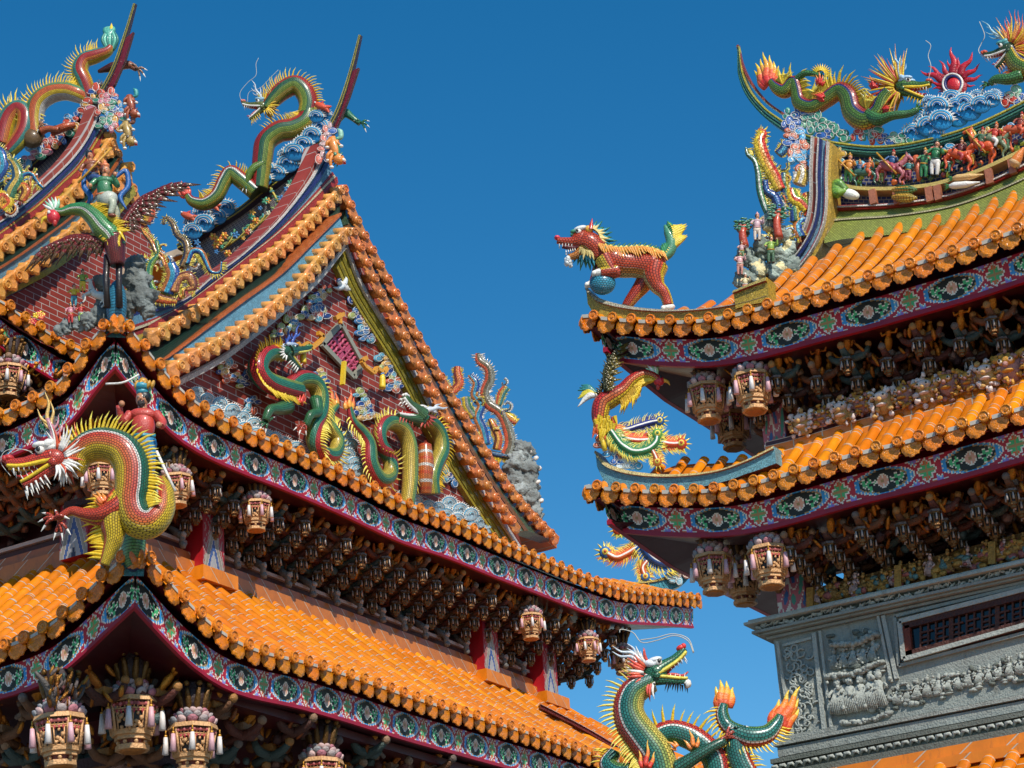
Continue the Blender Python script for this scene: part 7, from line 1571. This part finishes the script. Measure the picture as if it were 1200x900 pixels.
# vegetables on the shelf
TV = Plane(on(1080, 225, 'X', XRID-.30), (-1, 0))
t = add('cabbage_sculpture', 'glazed green and white cabbage at the left end under the ridge shelf', 'vegetable sculpture', TV, 990, 225); mb = MB(); q = sub(TV, 990, 225, 1, -14, 1, 4)
EL(mb, q, (8, -2, 0), (12, 6, 6), H('E4E6DA'), 0)
for k in range(12): a = math.radians(90+k*18); TB(mb, q, [(4, 0, 2), (-4+6*math.cos(a)*.6, 6*math.sin(a), 5), (-6+12*math.cos(a)*.8, 11*math.sin(a), 2)], [4, 4.5, 1.5], H('7AA83A') if k % 2 else H('5A8A34'), n=7)
mb.build('cabbage_head', [M['glaze']], t)
def corn(x, y, ang, c, label):
    t = add('corn_sculpture', label, 'vegetable sculpture', TV, x, y); mb = MB(); q = sub(TV, x, y, 1, ang, 1, 4)
    TB(mb, q, [(-15, 0, 0), (-8, 0, 0), (4, 0, 0), (14, 0, 0)], [2, 4.2, 4.4, 1], H('E0A83A'), n=14, mat=0)
    for k in range(7): a = k*.9; TB(mb, q, [(14, 0, 0), (4, 4*math.sin(a), 4*math.cos(a)), (-10, 4.6*math.sin(a), 4.6*math.cos(a))], [1.2, 1.6, .4], H(c), n=5)
    mb.build('corn_cob', SCA, t)
corn(1062, 224, 2, '6A9A5A', 'upper glazed corn cob with green husk under the ridge shelf'); corn(1062, 233, -2, 'D8B84A', 'lower yellow glazed corn cob under the ridge shelf')
for x, y, c, lab in ((1130, 218, 'E8E6DE', 'white glazed radish with green top under the ridge shelf'), (1134, 209, 'D8B070', 'tan glazed radish lying above the white one')):
    t = add('radish_sculpture', lab, 'vegetable sculpture', TV, x, y); mb = MB(); q = sub(TV, x, y, 1, 6, 1, 4); TB(mb, q, [(-16, 0, 0), (-10, 0, 0), (4, 0, 0), (20, 1, 0)], [2, 4.2, 3.8, .6], H(c), n=12); 
    for k in range(4): CN(mb, q, (-15, 0, 0), (-23, (k-1.5)*3, 0), 1.4, H('4A8A4A'))
    mb.build('radish_root', [M['glaze']], t)
t = add('gourd_sculpture', 'orange and tan glazed gourd at the right end under the ridge shelf', 'vegetable sculpture', TV, 1192, 188); mb = MB(); q = sub(TV, 1192, 190, 1, 60, 1, 4); TB(mb, q, [(-8, 0, 0), (-4, 0, 0), (4, 0, 0), (12, 0, 0), (18, 0, 0)], [3, 7, 6, 3.4, 1.2], lambda t_, a: H('D8B080') if t_ < .35 else H('D87A2C'), n=12); mb.build('gourd_fruit', [M['glaze']], t)
# ================================================================= scroll ornament + rockery at the right ridge end
TQ = Plane(on(915, 300, 'X', XRID-.6), -Fh)
tq4 = scrolls('tall green and orange scrollwork on the left end of the right ridge', TQ, [
 ([(905, 262, 7, 4), (896, 245, 6.5, 4), (890, 225, 6.5, 4), (888, 205, 6, 4), (884, 190, 5, 3), (876, 182, 4, 2), (874, 174, 2, 2)], ('5A9A6A', 'D8DCD0', '3F7A58'), 'lyel', 1),
 ([(914, 225, 6, 5), (906, 208, 6.5, 5), (898, 194, 6.5, 5), (892, 180, 6.5, 5), (890, 166, 5.5, 4), (894, 157, 4, 3), (888, 153, 2, 2)], ('D8402C', 'E09A2C', 'yel'), 'lyel', 2),
 ([(906, 270, 5, 5), (912, 250, 5, 5), (908, 234, 5, 5), (898, 226, 4, 5), (896, 214, 3, 5)], ('1E3F8A', '2E6AA8', '1A2A5A'), 'lyel', 2),
 ([(932, 262, 5, 4), (930, 245, 5, 4), (922, 230, 4.5, 4), (918, 214, 4.5, 4), (920, 202, 3.5, 3)], ('C8B040', '3F7A58', '2A4A8A'), 'lyel', 2),
 ([(946, 248, 6, 5), (938, 240, 6, 6), (930, 236, 6, 6), (926, 224, 5, 5)], ('8AA83A', 'D8502C', 'yel'), 'lyel', 2), ([(944, 228, 5, 3), (950, 242, 5, 4), (946, 256, 4, 4)], ('D8402C', 'E0A03A', 'yel'), 'lyel', 2),
 ([(936, 218, 6, 3), (940, 206, 6, 3), (938, 196, 5, 2)], ('E0C060', 'D8D0C0', 'C8A03A'), 'white', 2), ([(912, 182, 5, 2), (918, 176, 5, 2), (922, 166, 4, 2)], ('1E5A8A', '3F9AB8', '2A3A6A'), 'lyel', 2),
 ([(938, 280, 5, 4), (934, 268, 5, 4), (940, 258, 4, 4)], S1, 'lyel', 2)], 910, 260)
curls(tq4, TQ, (888, 195, 944, 285, lambda x, y: y > 190+(x-915)*.6), 18, 11, (4, 8))
t = add('cloud_ornament', 'blue and brick coloured cloud curls on the end of the right ridge', 'cloud ornament', TQ, 930, 165)
for k, (x, y) in enumerate([(926, 158), (936, 160), (928, 168), (938, 172), (930, 178), (940, 184), (932, 188), (940, 196), (924, 148), (934, 150)]): mb = MB(); curl_cloud(mb, TQ, x, y, 5.4, [r.choice(['3F9AC8', 'C86A4A', '2E5FA8', '8AB8C8'])]*3, seed=k+170, z=3); mb.build('cloud', [M['glaze']], t)
t = add('rockery', 'grey green rockery with pine trees and small figures on the right hall hip', 'rock sculpture', TQ, 890, 335)
rock('rock_mass', TQ, [(872, 270, 7, 0), (905, 262, 9, 0), (915, 275, 9, 0), (895, 290, 12, -2), (912, 300, 12, -2), (875, 300, 10, -2), (925, 290, 9, -2), (890, 315, 11, 0), (910, 318, 10, 0), (870, 325, 8, 2), (930, 310, 8, -2), (885, 330, 8, 0), (900, 262, 7, 3), (865, 332, 6, 3)], '8E9A90', t, seed=9)
for x, y, h in ((872, 295, 28), (912, 285, 34)):
    mb = MB(); mb.tube(crm([TQ(x, y, 12), TQ(x-3, y-h*.5, 14), TQ(x, y-h, 12)], 8), [.06, .05, .03], H('B8462A'), n=8); 
    for k in range(3): mb.tube([TQ(x-1, y-h*(.5+.15*k), 13), TQ(x+(8 if k % 2 else -8), y-h*(.75+.1*k), 13)], [.03, .015], H('B8462A'), n=6)
    mb.build('pine_trunk', [M['glaze']], t); mb = MB()
    for k in range(60): EL(mb, lambda u, v, w: TQ(x+u, y-v, 12+w), ((r.random()-.5)*26, h*(.65+.5*r.random()), r.random()*4), (2.4, 1.0, 1.6), H('4A8A6A') if k % 2 else H('6FA08A'), 0, 0, 9, 6, jit=.4)
    mb.build('pine_foliage', [M['glaze']], t)
for x, y, h, c, lab in ((886, 290, 32, ('D8C8B8', 'C8A8B0', 'D8A0A0'), 'tall pale robed figure at the top middle of the right rockery'), (902, 316, 32, ('4A6A4A', 'lgreen', 'gold'), 'green robed warrior figure at the lower right of the rockery'), (866, 330, 28, ('C88A7A', 'D8A8A8', 'E0D8C8'), 'pink robed figure kneeling at the lower left of the rockery'), (872, 352, 24, ('D88A6A', 'E0D0A0', 'white'), 'small orange figure at the bottom left foot of the right rockery'), (868, 312, 22, ('6A8A5A', 'C8A0A0', 'gold'), 'small figure at the far left middle ledge of the rockery')):
    t = add('figurine', lab, 'figurine', TQ, x, y, 'small glazed figures on the right rockery'); mb = MB(); person(mb, sub(TQ, x, y, h, 0, 1, 16), dict(robe=c[0], top=c[1], skin='D8A07A', hair='5A3A2A', hat=c[2]), 'stand', seed=x); mb.build('figure_body', [M['glaze']], t)
# ================================================================= BEAST with ball on the upper right prow
TQb = Plane(PRu(735, 355, 0), -Fh)
t = add('guardian_beast', 'red scaled guardian beast with bushy green tail and one paw on a blue ball', 'beast sculpture', TQb, 735, 360)
mb = MB(); rd = H('C83A22'); CR = H('E0D8C0')
snake(mb, TQb, [(703, 303, 13, 0), (716, 306, 18, 0), (730, 309, 17, 0), (745, 310, 16, 0), (758, 312, 17.5, 0), (767, 313, 18, 0), (775, 317, 12, 0)], [(22, '2E7A5A'), (126, 'D2481F'), (150, 'E0903A'), (180, 'D8C890')], n=30, side=-1)
snake(mb, TQb, [(768, 314, 15, 4), (766, 326, 13, 6), (770, 338, 9.5, 7), (777, 346, 7.5, 8), (781, 354, 6.5, 8), (783, 362, 6.5, 8)], [(60, 'yel'), (150, 'D2481F'), (180, 'E0C080')], n=20, side=-1)
snake(mb, TQb, [(762, 318, 13, -8), (752, 332, 10, -9), (744, 342, 8, -9), (738, 350, 7, -9), (734, 356, 6, -9)], [(60, 'E0903A'), (180, 'B8381F')], n=18, side=-1)
snake(mb, TQb, [(708, 306, 12, 8), (716, 320, 10, 9), (722, 322, 8.5, 10), (712, 324, 7, 12), (704, 325, 6.5, 12)], [(70, 'yel'), (180, 'D2481F')], n=18, side=1)
snake(mb, TQb, [(706, 308, 11, -8), (700, 320, 8, -9), (696, 328, 6, -9)], [(180, 'B8381F')], n=16)
for x, y, z in ((783, 364, 9), (734, 357, -9), (702, 325, 13), (694, 329, -9)): 
    EL(mb, lambda u, v, w: TQb(x+u, y-v, z+w), (0, 0, 0), (8, 4.2, 5), K('white'), 8, 1, 12, 8)
    for k in (-1, 0, 1): EL(mb, lambda u, v, w: TQb(x+u, y-v, z+w), (-6, -1.5, k*3), (3, 2.6, 2), K('white'), 0, 1, 8, 6)
Th = sub(TQb, 686, 284, 1, 0, -1, 3)
snake(mb, TQb, [(705, 302, 12, 0), (698, 292, 14, 1), (690, 286, 14, 2), (682, 284, 12, 2)], [(50, 'D8502C'), (130, 'D2481F'), (180, 'E0B04A')], n=24, side=1)
EL(mb, Th, (4, 2, 0), (13, 11, 9), H('D2481F'), -10, 0, 18, 12)
TB(mb, Th, [(6, 1, 0), (16, -1, 0), (26, 0, 0), (33, 1, 0)], [8.5, 6, 4.6, 4], H('D2481F'), n=14); EL(mb, Th, (33, 4, 0), (3.6, 2.6, 4.4), H('D8304A'), 0, 1)
TB(mb, Th, [(0, -8, 0), (10, -16, 0), (20, -19, 0)], [7.5, 5, 3.4], H('DC8A3A'), n=12); TB(mb, Th, [(4, -5, 0), (14, -8, 0), (27, -6, 0)], [5, 3.4, 2.6], H('5A0E14'), n=8, mat=1)
for sg in (-1, 1):
    EL(mb, Th, (8, 9, 6.5*sg), (3.4, 3.0, 2.6), K('white'), 0, 1); EL(mb, Th, (9.5, 9, 8.6*sg), (1.6, 1.7, 1.2), K('black'), 0, 1); EL(mb, Th, (6, 12.5, 5.5*sg), (8, 3, 4), H('E0E4E0'), -15, 1); EL(mb, Th, (14, 9.5, 4.5*sg), (4, 2.2, 3), H('3F8A6A'), -10, 1)
    CN(mb, Th, (-6, 11, 6*sg), (-8, 24, 7*sg), 3.6, H('C82A2A'), mat=1)
    for k in range(5): CN(mb, Th, (16+3.6*k, -4.4, 3.2*sg), (16+3.6*k, -8, 3.2*sg), .9, K('white'), mat=1); CN(mb, Th, (12+2.6*k, -12-k*.6, 3*sg), (12.5+2.6*k, -8.5-k*.6, 3*sg), .9, K('white'), mat=1)
    EL(mb, Th, (-4, 12, 5*sg), (5, 4, 3), H('E0A83A'), 30, 1)
for k in range(12): EL(mb, Th, (20+2.5*math.sin(k), -21-k*.55, 3*math.cos(k*2)), (3.4, 2.4, 2.4), H('D8DCDC'), 60, 1, 8, 5, jit=.3)
mb.build('beast_body', [M['scales'], M['glaze']], t)
mb = MB()
for k in range(26):
    f = k/25; x = 700+76*f; y = 291+3*math.sin(f*6)-4*(1-f)+8*f*f; dy = 5
    EL(mb, lambda u, v, w: TQb(x+u, y-v, w), (0, 0, 0), (3.2, 2.4, 3), H('2E7A5A'), 0); mb.cone(TQb(x, y+2, 8), TQb(x+4, y+12+3*math.sin(k*2), 17), .035, K('lyel') if k % 2 else H('2E7A5A'), 4); mb.cone(TQb(x, y, 0), TQb(x+6, y-6-2*math.sin(k*3), 0), .03, H('2E6A4A'), 4); mb.cone(TQb(x+1, y+4, 12), TQb(x+6, y+16+3*math.sin(k), 19), .028, H('D8902C'), 4)
mb.build('back_crest', [M['glaze']], t)
mb = MB()
for ring in range(3):
    for k in range(20):
        a = math.radians(105+k*11); R0, R1 = 13+ring*3, 20+ring*5+3*math.sin(k*2.3); cx, cy = 690, 285
        mb.cone(TQb(cx-R0*math.cos(a)*1., cy-R0*math.sin(a), 9-ring*4), TQb(cx-R1*math.cos(a)+2, cy-R1*math.sin(a)+2, 9-ring*5), .03, [H('E0C880'), H('3F9AB0'), H('2E6A4A')][ring], 5)
mb.build('mane', [M['glaze']], t)
mb = MB()
for k in range(90):
    f = k/89; x = 774+11*math.sin(f*2.3)+3; y = 302-36*f; L = (.8+.5*math.sin(k*3.3))*8+8*math.sin(math.pi*min(1, f*.9+.1)); sg = 1 if k % 2 else -1; c = H('3F8A5A') if sg < 0 else H('D8C03A')
    mb.cone(TQb(x, y, (k % 3)*2-2), TQb(x+(L*1.15 if sg > 0 else -L*.35), y-L*.7, (k % 3)*2-2), .05, c, 5)
TB(mb, TQb, [(774, 304, 0), (784, 296, 0), (787, 284, 0), (783, 272, 0), (779, 264, 0)], [5, 6, 6.5, 5, 1.5], H('4A8A6A'), n=12); mb.build('tail_brush', [M['glaze']], t)
mb = MB(); q = sub(TQb, 706, 334, 1, 0, 1, 4); EL(mb, q, (0, 0, 0), (15.5, 12.5, 12), H('3A9AB8'), 0, 0, 24, 16); o = mb.build('ball', [M['scales']], None); tag(o, 'blue scaled ceramic ball under the red beast paw', 'ball')
# ================================================================= PHOENIX on the middle right prow
TQp = Plane(PRm(740, 545, 0), -Fh)
t = add('phoenix', 'red phoenix with raised olive wing and curled multicoloured tail on the middle right prow', 'phoenix sculpture', TQp, 712, 540)
mb = MB()
fn = snake(mb, TQp, [(772, 448, 4.5, 4), (764, 442, 5.5, 4), (752, 441, 6.5, 4), (740, 448, 7.5, 4), (731, 458, 9, 3), (722, 464, 11, 2), (714, 468, 12, 0), (706, 474, 11.5, 0), (703, 488, 10, 0), (704, 500, 7, 0)], [(70, 'C8302A'), (120, 'DC6A2C'), (180, 'yel')], n=24, side=1)
EL(mb, lambda u, v, w: TQp(772+u, 448-v, 4+w), (0, 0, 0), (6.5, 6, 5), K('C82030'), 0, 1); TB(mb, TQp, [(776, 447, 4), (782, 449, 4), (785, 453, 4)], [2.4, 1.8, .3], K('E0A02C'), n=7, mat=1)
EL(mb, lambda u, v, w: TQp(774+u, 445-v, 9+w), (0, 0, 0), (1.5, 1.5, 1), K('black'), 0, 1); EL(mb, lambda u, v, w: TQp(771+u, 455-v, 5+w), (0, 0, 0), (2.5, 4, 2.5), K('red'), 0, 1)
for dx in (-3, 6): mb.tube(crm([TQp(706+dx, 496, 3), TQp(708+dx, 512, 5), TQp(712+dx, 530, 5)], 6), [.05, .035, .03], K('yel'), n=7, mat=1)
mb.build('phoenix_body', SCA, t)
mb = MB(); r = random.Random(4); fins(mb, [(a_, b_, -c_, d_, e_) for a_, b_, c_, d_, e_ in fn], 4, 50, 1.2, .12, K('yel'), lean=.8, w=.16, fan=2)
for k in range(60): x = 697+r.random()*24; y = 490+r.random()*18; mb.cone(TQp(x, y, 10*r.random()), TQp(x+(r.random()-.5)*8, y+12, 9), .03, K('yel') if k % 3 else H('D8602C'), 4)
for k in range(30): f = r.random(); x, y = 724+f*22, 468-f*14; mb.cone(TQp(x, y, 6), TQp(x+5, y+13, 6), .03, H('D8A82C'), 4)
mb.build('breast_feather', [M['glaze']], t)
wing(TQp, (710, 462), (722, 412), 24, 16, '4A4A1E', '7A6A2A', t, 10, 2, 4, 1); wing(TQp, (702, 464), (715, 416), 12, 12, '5A5020', '6A5A2A', t, 4, 0, 3, -1)
mb = MB()
for k in range(9): TB(mb, TQp, [(700, 462, -4), (690, 452+k*1.4, -5), (681-(k % 3)*2, 449+k*3.2, -6)], [3, 3.2, .5], [H('2E7A78'), H('D8C83A'), K('white')][min(2, k//3)], n=7)
mb.build('rear_feather', [M['glaze']], t); mb = MB()
for k in range(6): a = math.radians(60+k*22); TB(mb, TQp, [(768, 444, 4), (767+math.cos(a)*6, 440-math.sin(a)*6, 5), (765+math.cos(a)*10, 438-math.sin(a)*10, 4)], [2.2, 2, .4], K('white') if k % 2 else H('A8D0A0'), n=6)
mb.build('crest', [M['glaze']], t)
for pth, c, z in (([(722, 502, 3), (734, 504, 3.6), (748, 500, 3.8), (762, 496, 3.8), (773, 494, 3.6)], ('1E2F7A', '1E5A9A'), 2), ([(718, 502, 3.4), (730, 514, 4), (745, 518, 4.4), (765, 518, 4.4), (784, 522, 4.4), (798, 522, 4.2)], ('D8502C', 'C8402C'), 5),
    ([(716, 508, 3.6), (728, 524, 4.2), (742, 532, 4.6), (758, 530, 4.6), (768, 522, 4.4), (770, 512, 4)], ('2E7A4A', '5A9A4A'), 9), ([(764, 530, 3), (768, 538, 3.4), (770, 544, 3.4)], ('B85A2C', 'C8702C'), 8)):
    mb = MB(); phoenix_plume(mb, TQp, pth, c, z=z, w=1.25); mb.build('tail_plume', [M['glaze']], t)
t = add('cloud_ornament', 'blue and white cloud curls under the phoenix on the middle right prow', 'cloud ornament', TQp, 715, 530)
for k, (x, y) in enumerate([(708, 512), (712, 520), (720, 526), (728, 532), (736, 538), (744, 544), (714, 530), (724, 540), (704, 520), (730, 544)]): mb = MB(); curl_cloud(mb, TQp, x, y, 5, [r.choice(['3F9AC8', 'C86A4A', 'C8D8E0', '2E5FA8'])]*3, seed=k+270, z=0); mb.build('cloud', [M['glaze']], t)
# ================================================================= PHOENIX TAIL on the far prow of the left hall
TT = Plane(PLr(760, 670, 0), -Fh)
t = add('phoenix', 'curled blue, orange and green phoenix tail plumes on the far prow of the left hall', 'phoenix sculpture', TT, 770, 680)
for pth, c, z in (([(786, 622, 3.4), (770, 622, 3.6), (756, 623, 3.6), (740, 623, 4), (724, 621, 4)], ('6A9A3A', 'D8502C'), 2), ([(800, 645, 3.5), (778, 651, 4), (762, 646, 4), (748, 643, 4.4), (735, 650, 4.4), (722, 655, 4.4), (709, 649, 4.4)], ('D8642C', '2E6AA8'), 5),
   ([(772, 612, 5.5), (758, 622, 5.5), (754, 638, 6), (760, 652, 6), (774, 662, 6), (790, 660, 5.5), (804, 648, 4)], ('1E5AA0', '2E6AA8'), 9), ([(758, 660, 3.4), (753, 668, 3.6), (756, 678, 3.6)], ('C8602C', '2E6AA8'), 7), ([(760, 632, 2.6), (778, 638, 3), (796, 642, 3)], ('C8A02C', 'C8A02C'), 0)):
    mb = MB(); phoenix_plume(mb, TT, pth, c, z=z, eye=c[0] != '1E5AA0' and c[0] != 'C8A02C', w=1.25); mb.build('tail_plume', [M['glaze']], t)
mb = MB(); snake(mb, TT, [(838, 610, 8, -6), (826, 622, 11, -6), (815, 634, 10, -4), (806, 646, 6, 0)], [(180, 'C8502C')], n=20); mb.build('phoenix_body', SCA, t)
t = add('cloud_ornament', 'pale pink cloud curls on the nose of the far prow', 'cloud ornament', TT, 800, 668)
for k, (x, y) in enumerate([(788, 674), (796, 668), (804, 662), (800, 674), (810, 668), (806, 656), (792, 680)]): mb = MB(); curl_cloud(mb, TT, x, y, 5, [r.choice(['C8A090', 'C87A5A', '8AB8C8'])]*3, seed=k+370, z=3); mb.build('cloud', [M['glaze']], t)
# ================================================================= BOTTOM DRAGON on the lower roof's right corner
TBm = planeV(780, 850, np.dot(SP(925, 850)-EYE, FW)-.9)
hip(hallR, [TBm(x, y, -2) for x, y in [(990, 905), (930, 916), (860, 926), (790, 930), (730, 922)]], .3, [.5, .4, .35, .3, .2], ('9A9A80', 'A4AE52'))
t = add('dragon', 'large teal green dragon rearing at the bottom edge with open jaws and flame tipped tails', 'dragon sculpture', TBm, 760, 900)
BT = [(30, 'C83A34'), (42, 'white'), (112, '2A7A70'), (142, '5A8A4A'), (180, 'D8C860')]
mb = MB()
fa = snake(mb, TBm, [(764, 800, 13, 6), (752, 806, 15, 6), (741, 815, 17, 6), (736, 832, 18.5, 6), (741, 850, 20, 6), (754, 868, 21, 6), (768, 888, 22, 6), (774, 915, 22, 6), (770, 940, 22, 6)], [(34, 'C83A34'), (46, 'white'), (72, '2A7A70'), (90, '3F7A58'), (106, '8FA24C'), (180, 'D8C860')], side=1, twist=14, n=40, k=110)
fb = snake(mb, TBm, [(745, 940, 14, -8), (752, 895, 14, -8), (764, 868, 13, -6), (784, 857, 14, -4), (806, 862, 15, -2), (824, 874, 15, 0), (838, 892, 15, 0), (842, 930, 15, 0)], BT, side=-1, twist=24, n=30)
fc = snake(mb, TBm, [(848, 826, 5, 4), (846, 838, 8, 4), (850, 850, 9, 5), (862, 860, 11, 6), (880, 866, 13, 7), (898, 862, 11, 7), (909, 850, 8, 6), (914, 840, 5, 5)], BT, side=1, twist=[10, 15, 20, 20, 10, 5], n=28)
fd = snake(mb, TBm, [(866, 852, 12, 0), (862, 872, 14, 0), (866, 892, 15, 0), (876, 915, 16, 0), (880, 940, 16, 0)], BT, side=-1, twist=24, n=28)
fe = snake(mb, TBm, [(720, 880, 8, -10), (712, 894, 10, -6), (722, 904, 11, 0), (738, 905, 10, 4)], BT, side=1, n=22)
for pts, R in ([((792, 905, 14), (808, 895, 18), (830, 882, 20), (848, 872, 18)), [10, 8, 6.5, 5]],):
    P = crm(pts, 18); mb.tube([TBm(*p) for p in P], np.interp(np.linspace(0, 1, 18), np.linspace(0, 1, len(R)), R)*TBm.m, lambda t_, a: H('2A6A58') if math.sin(math.radians(a)) > -.5 else H('C8B04A'), n=14)
claw(mb, TBm, 850, 868, 55, 14, 'C85A4A', 16); claw(mb, TBm, 866, 858, 5, 9, '2A6A58', 14)
Th = sub(TBm, 768, 795, 46, 2, 1, 10); dhead(mb, Th, dict(skin='2F7A58', lip='D8C84A', brow='E0E4E8', mouth='7A1018', nose='D8302C', chin='black'), jaw=8, up=30)
EL(mb, Th, (.80, -.22, .0), (.10, .11, .10), K('white'), 0, 1, 10, 7, jit=.2); mb.build('dragon_body', SCA, t)
mb = MB(); fins(mb, fa, 6, 105, 2.1, .15, H('E0D060'), K('lyel'), w=.10, lean=.25); mb.build('spine_fin', M['glaze'], t)
mb = MB(); fins(mb, fb, 14, 66, 2.4, .16, K('yel'), K('lyel'), w=.12, lean=.2); mb.build('spine_fin', M['glaze'], t)
mb = MB(); fins(mb, fc, 4, 64, 2.2, .11, K('yel'), K('lyel'), w=.12); mb.build('spine_fin', M['glaze'], t)
mb = MB(); fins(mb, fd, 4, 40, 2.2, .11, K('yel'), K('lyel'), w=.12); mb.build('spine_fin', M['glaze'], t)
mb = MB(); fins(mb, fe, 0, 40, 2.2, .11, K('yel'), K('lyel'), w=.12); mb.build('spine_fin', M['glaze'], t)
horns(Th, t, 'E4E8EC', 'C8D4DC', L=1.0, ang=158); mane(Th, t, ['D8503C', 'white', 'D8603C', 'D8503C'], n=14, L=.42, a0=110, a1=270, w=.055)
flame(TBm, 848, 828, 88, 40, ['D85A2C', 'E87A2C', 'E8A83A', 'yel'], n=4, spread=30, name='tail_flame', parent=t, w=.17, z=4, seed=2); flame(TBm, 912, 852, 62, 58, ['D84A2C', 'E86A2C', 'EC8A2C', 'E8C03A'], n=5, spread=28, name='tail_flame', parent=t, w=.13, z=4, seed=4)
flame(TBm, 812, 880, 105, 24, ['E8802C', 'E8A03A'], n=3, spread=70, name='joint_flame', parent=t, w=.12, z=24, seed=1); flame(TBm, 756, 905, 85, 34, ['D8402C', 'E8802C', 'E8B03A'], n=3, spread=34, name='joint_flame', parent=t, w=.09, z=30, seed=6)
flame(TBm, 792, 880, 150, 16, ['E8802C', 'E8A03A'], n=3, spread=60, name='joint_flame', parent=t, w=.14, z=20, seed=3)
wire([TBm(812, 768, 10), TBm(806, 754, 10), TBm(790, 747, 8), TBm(770, 752, 6), TBm(752, 754, 4), TBm(742, 742, 2), TBm(728, 738, 2), TBm(726, 742, 2)], .006, t)
wire([TBm(813, 766, 6), TBm(806, 750, 6), TBm(788, 744, 4), TBm(768, 748, 2), TBm(750, 750, 0)], .006, t)
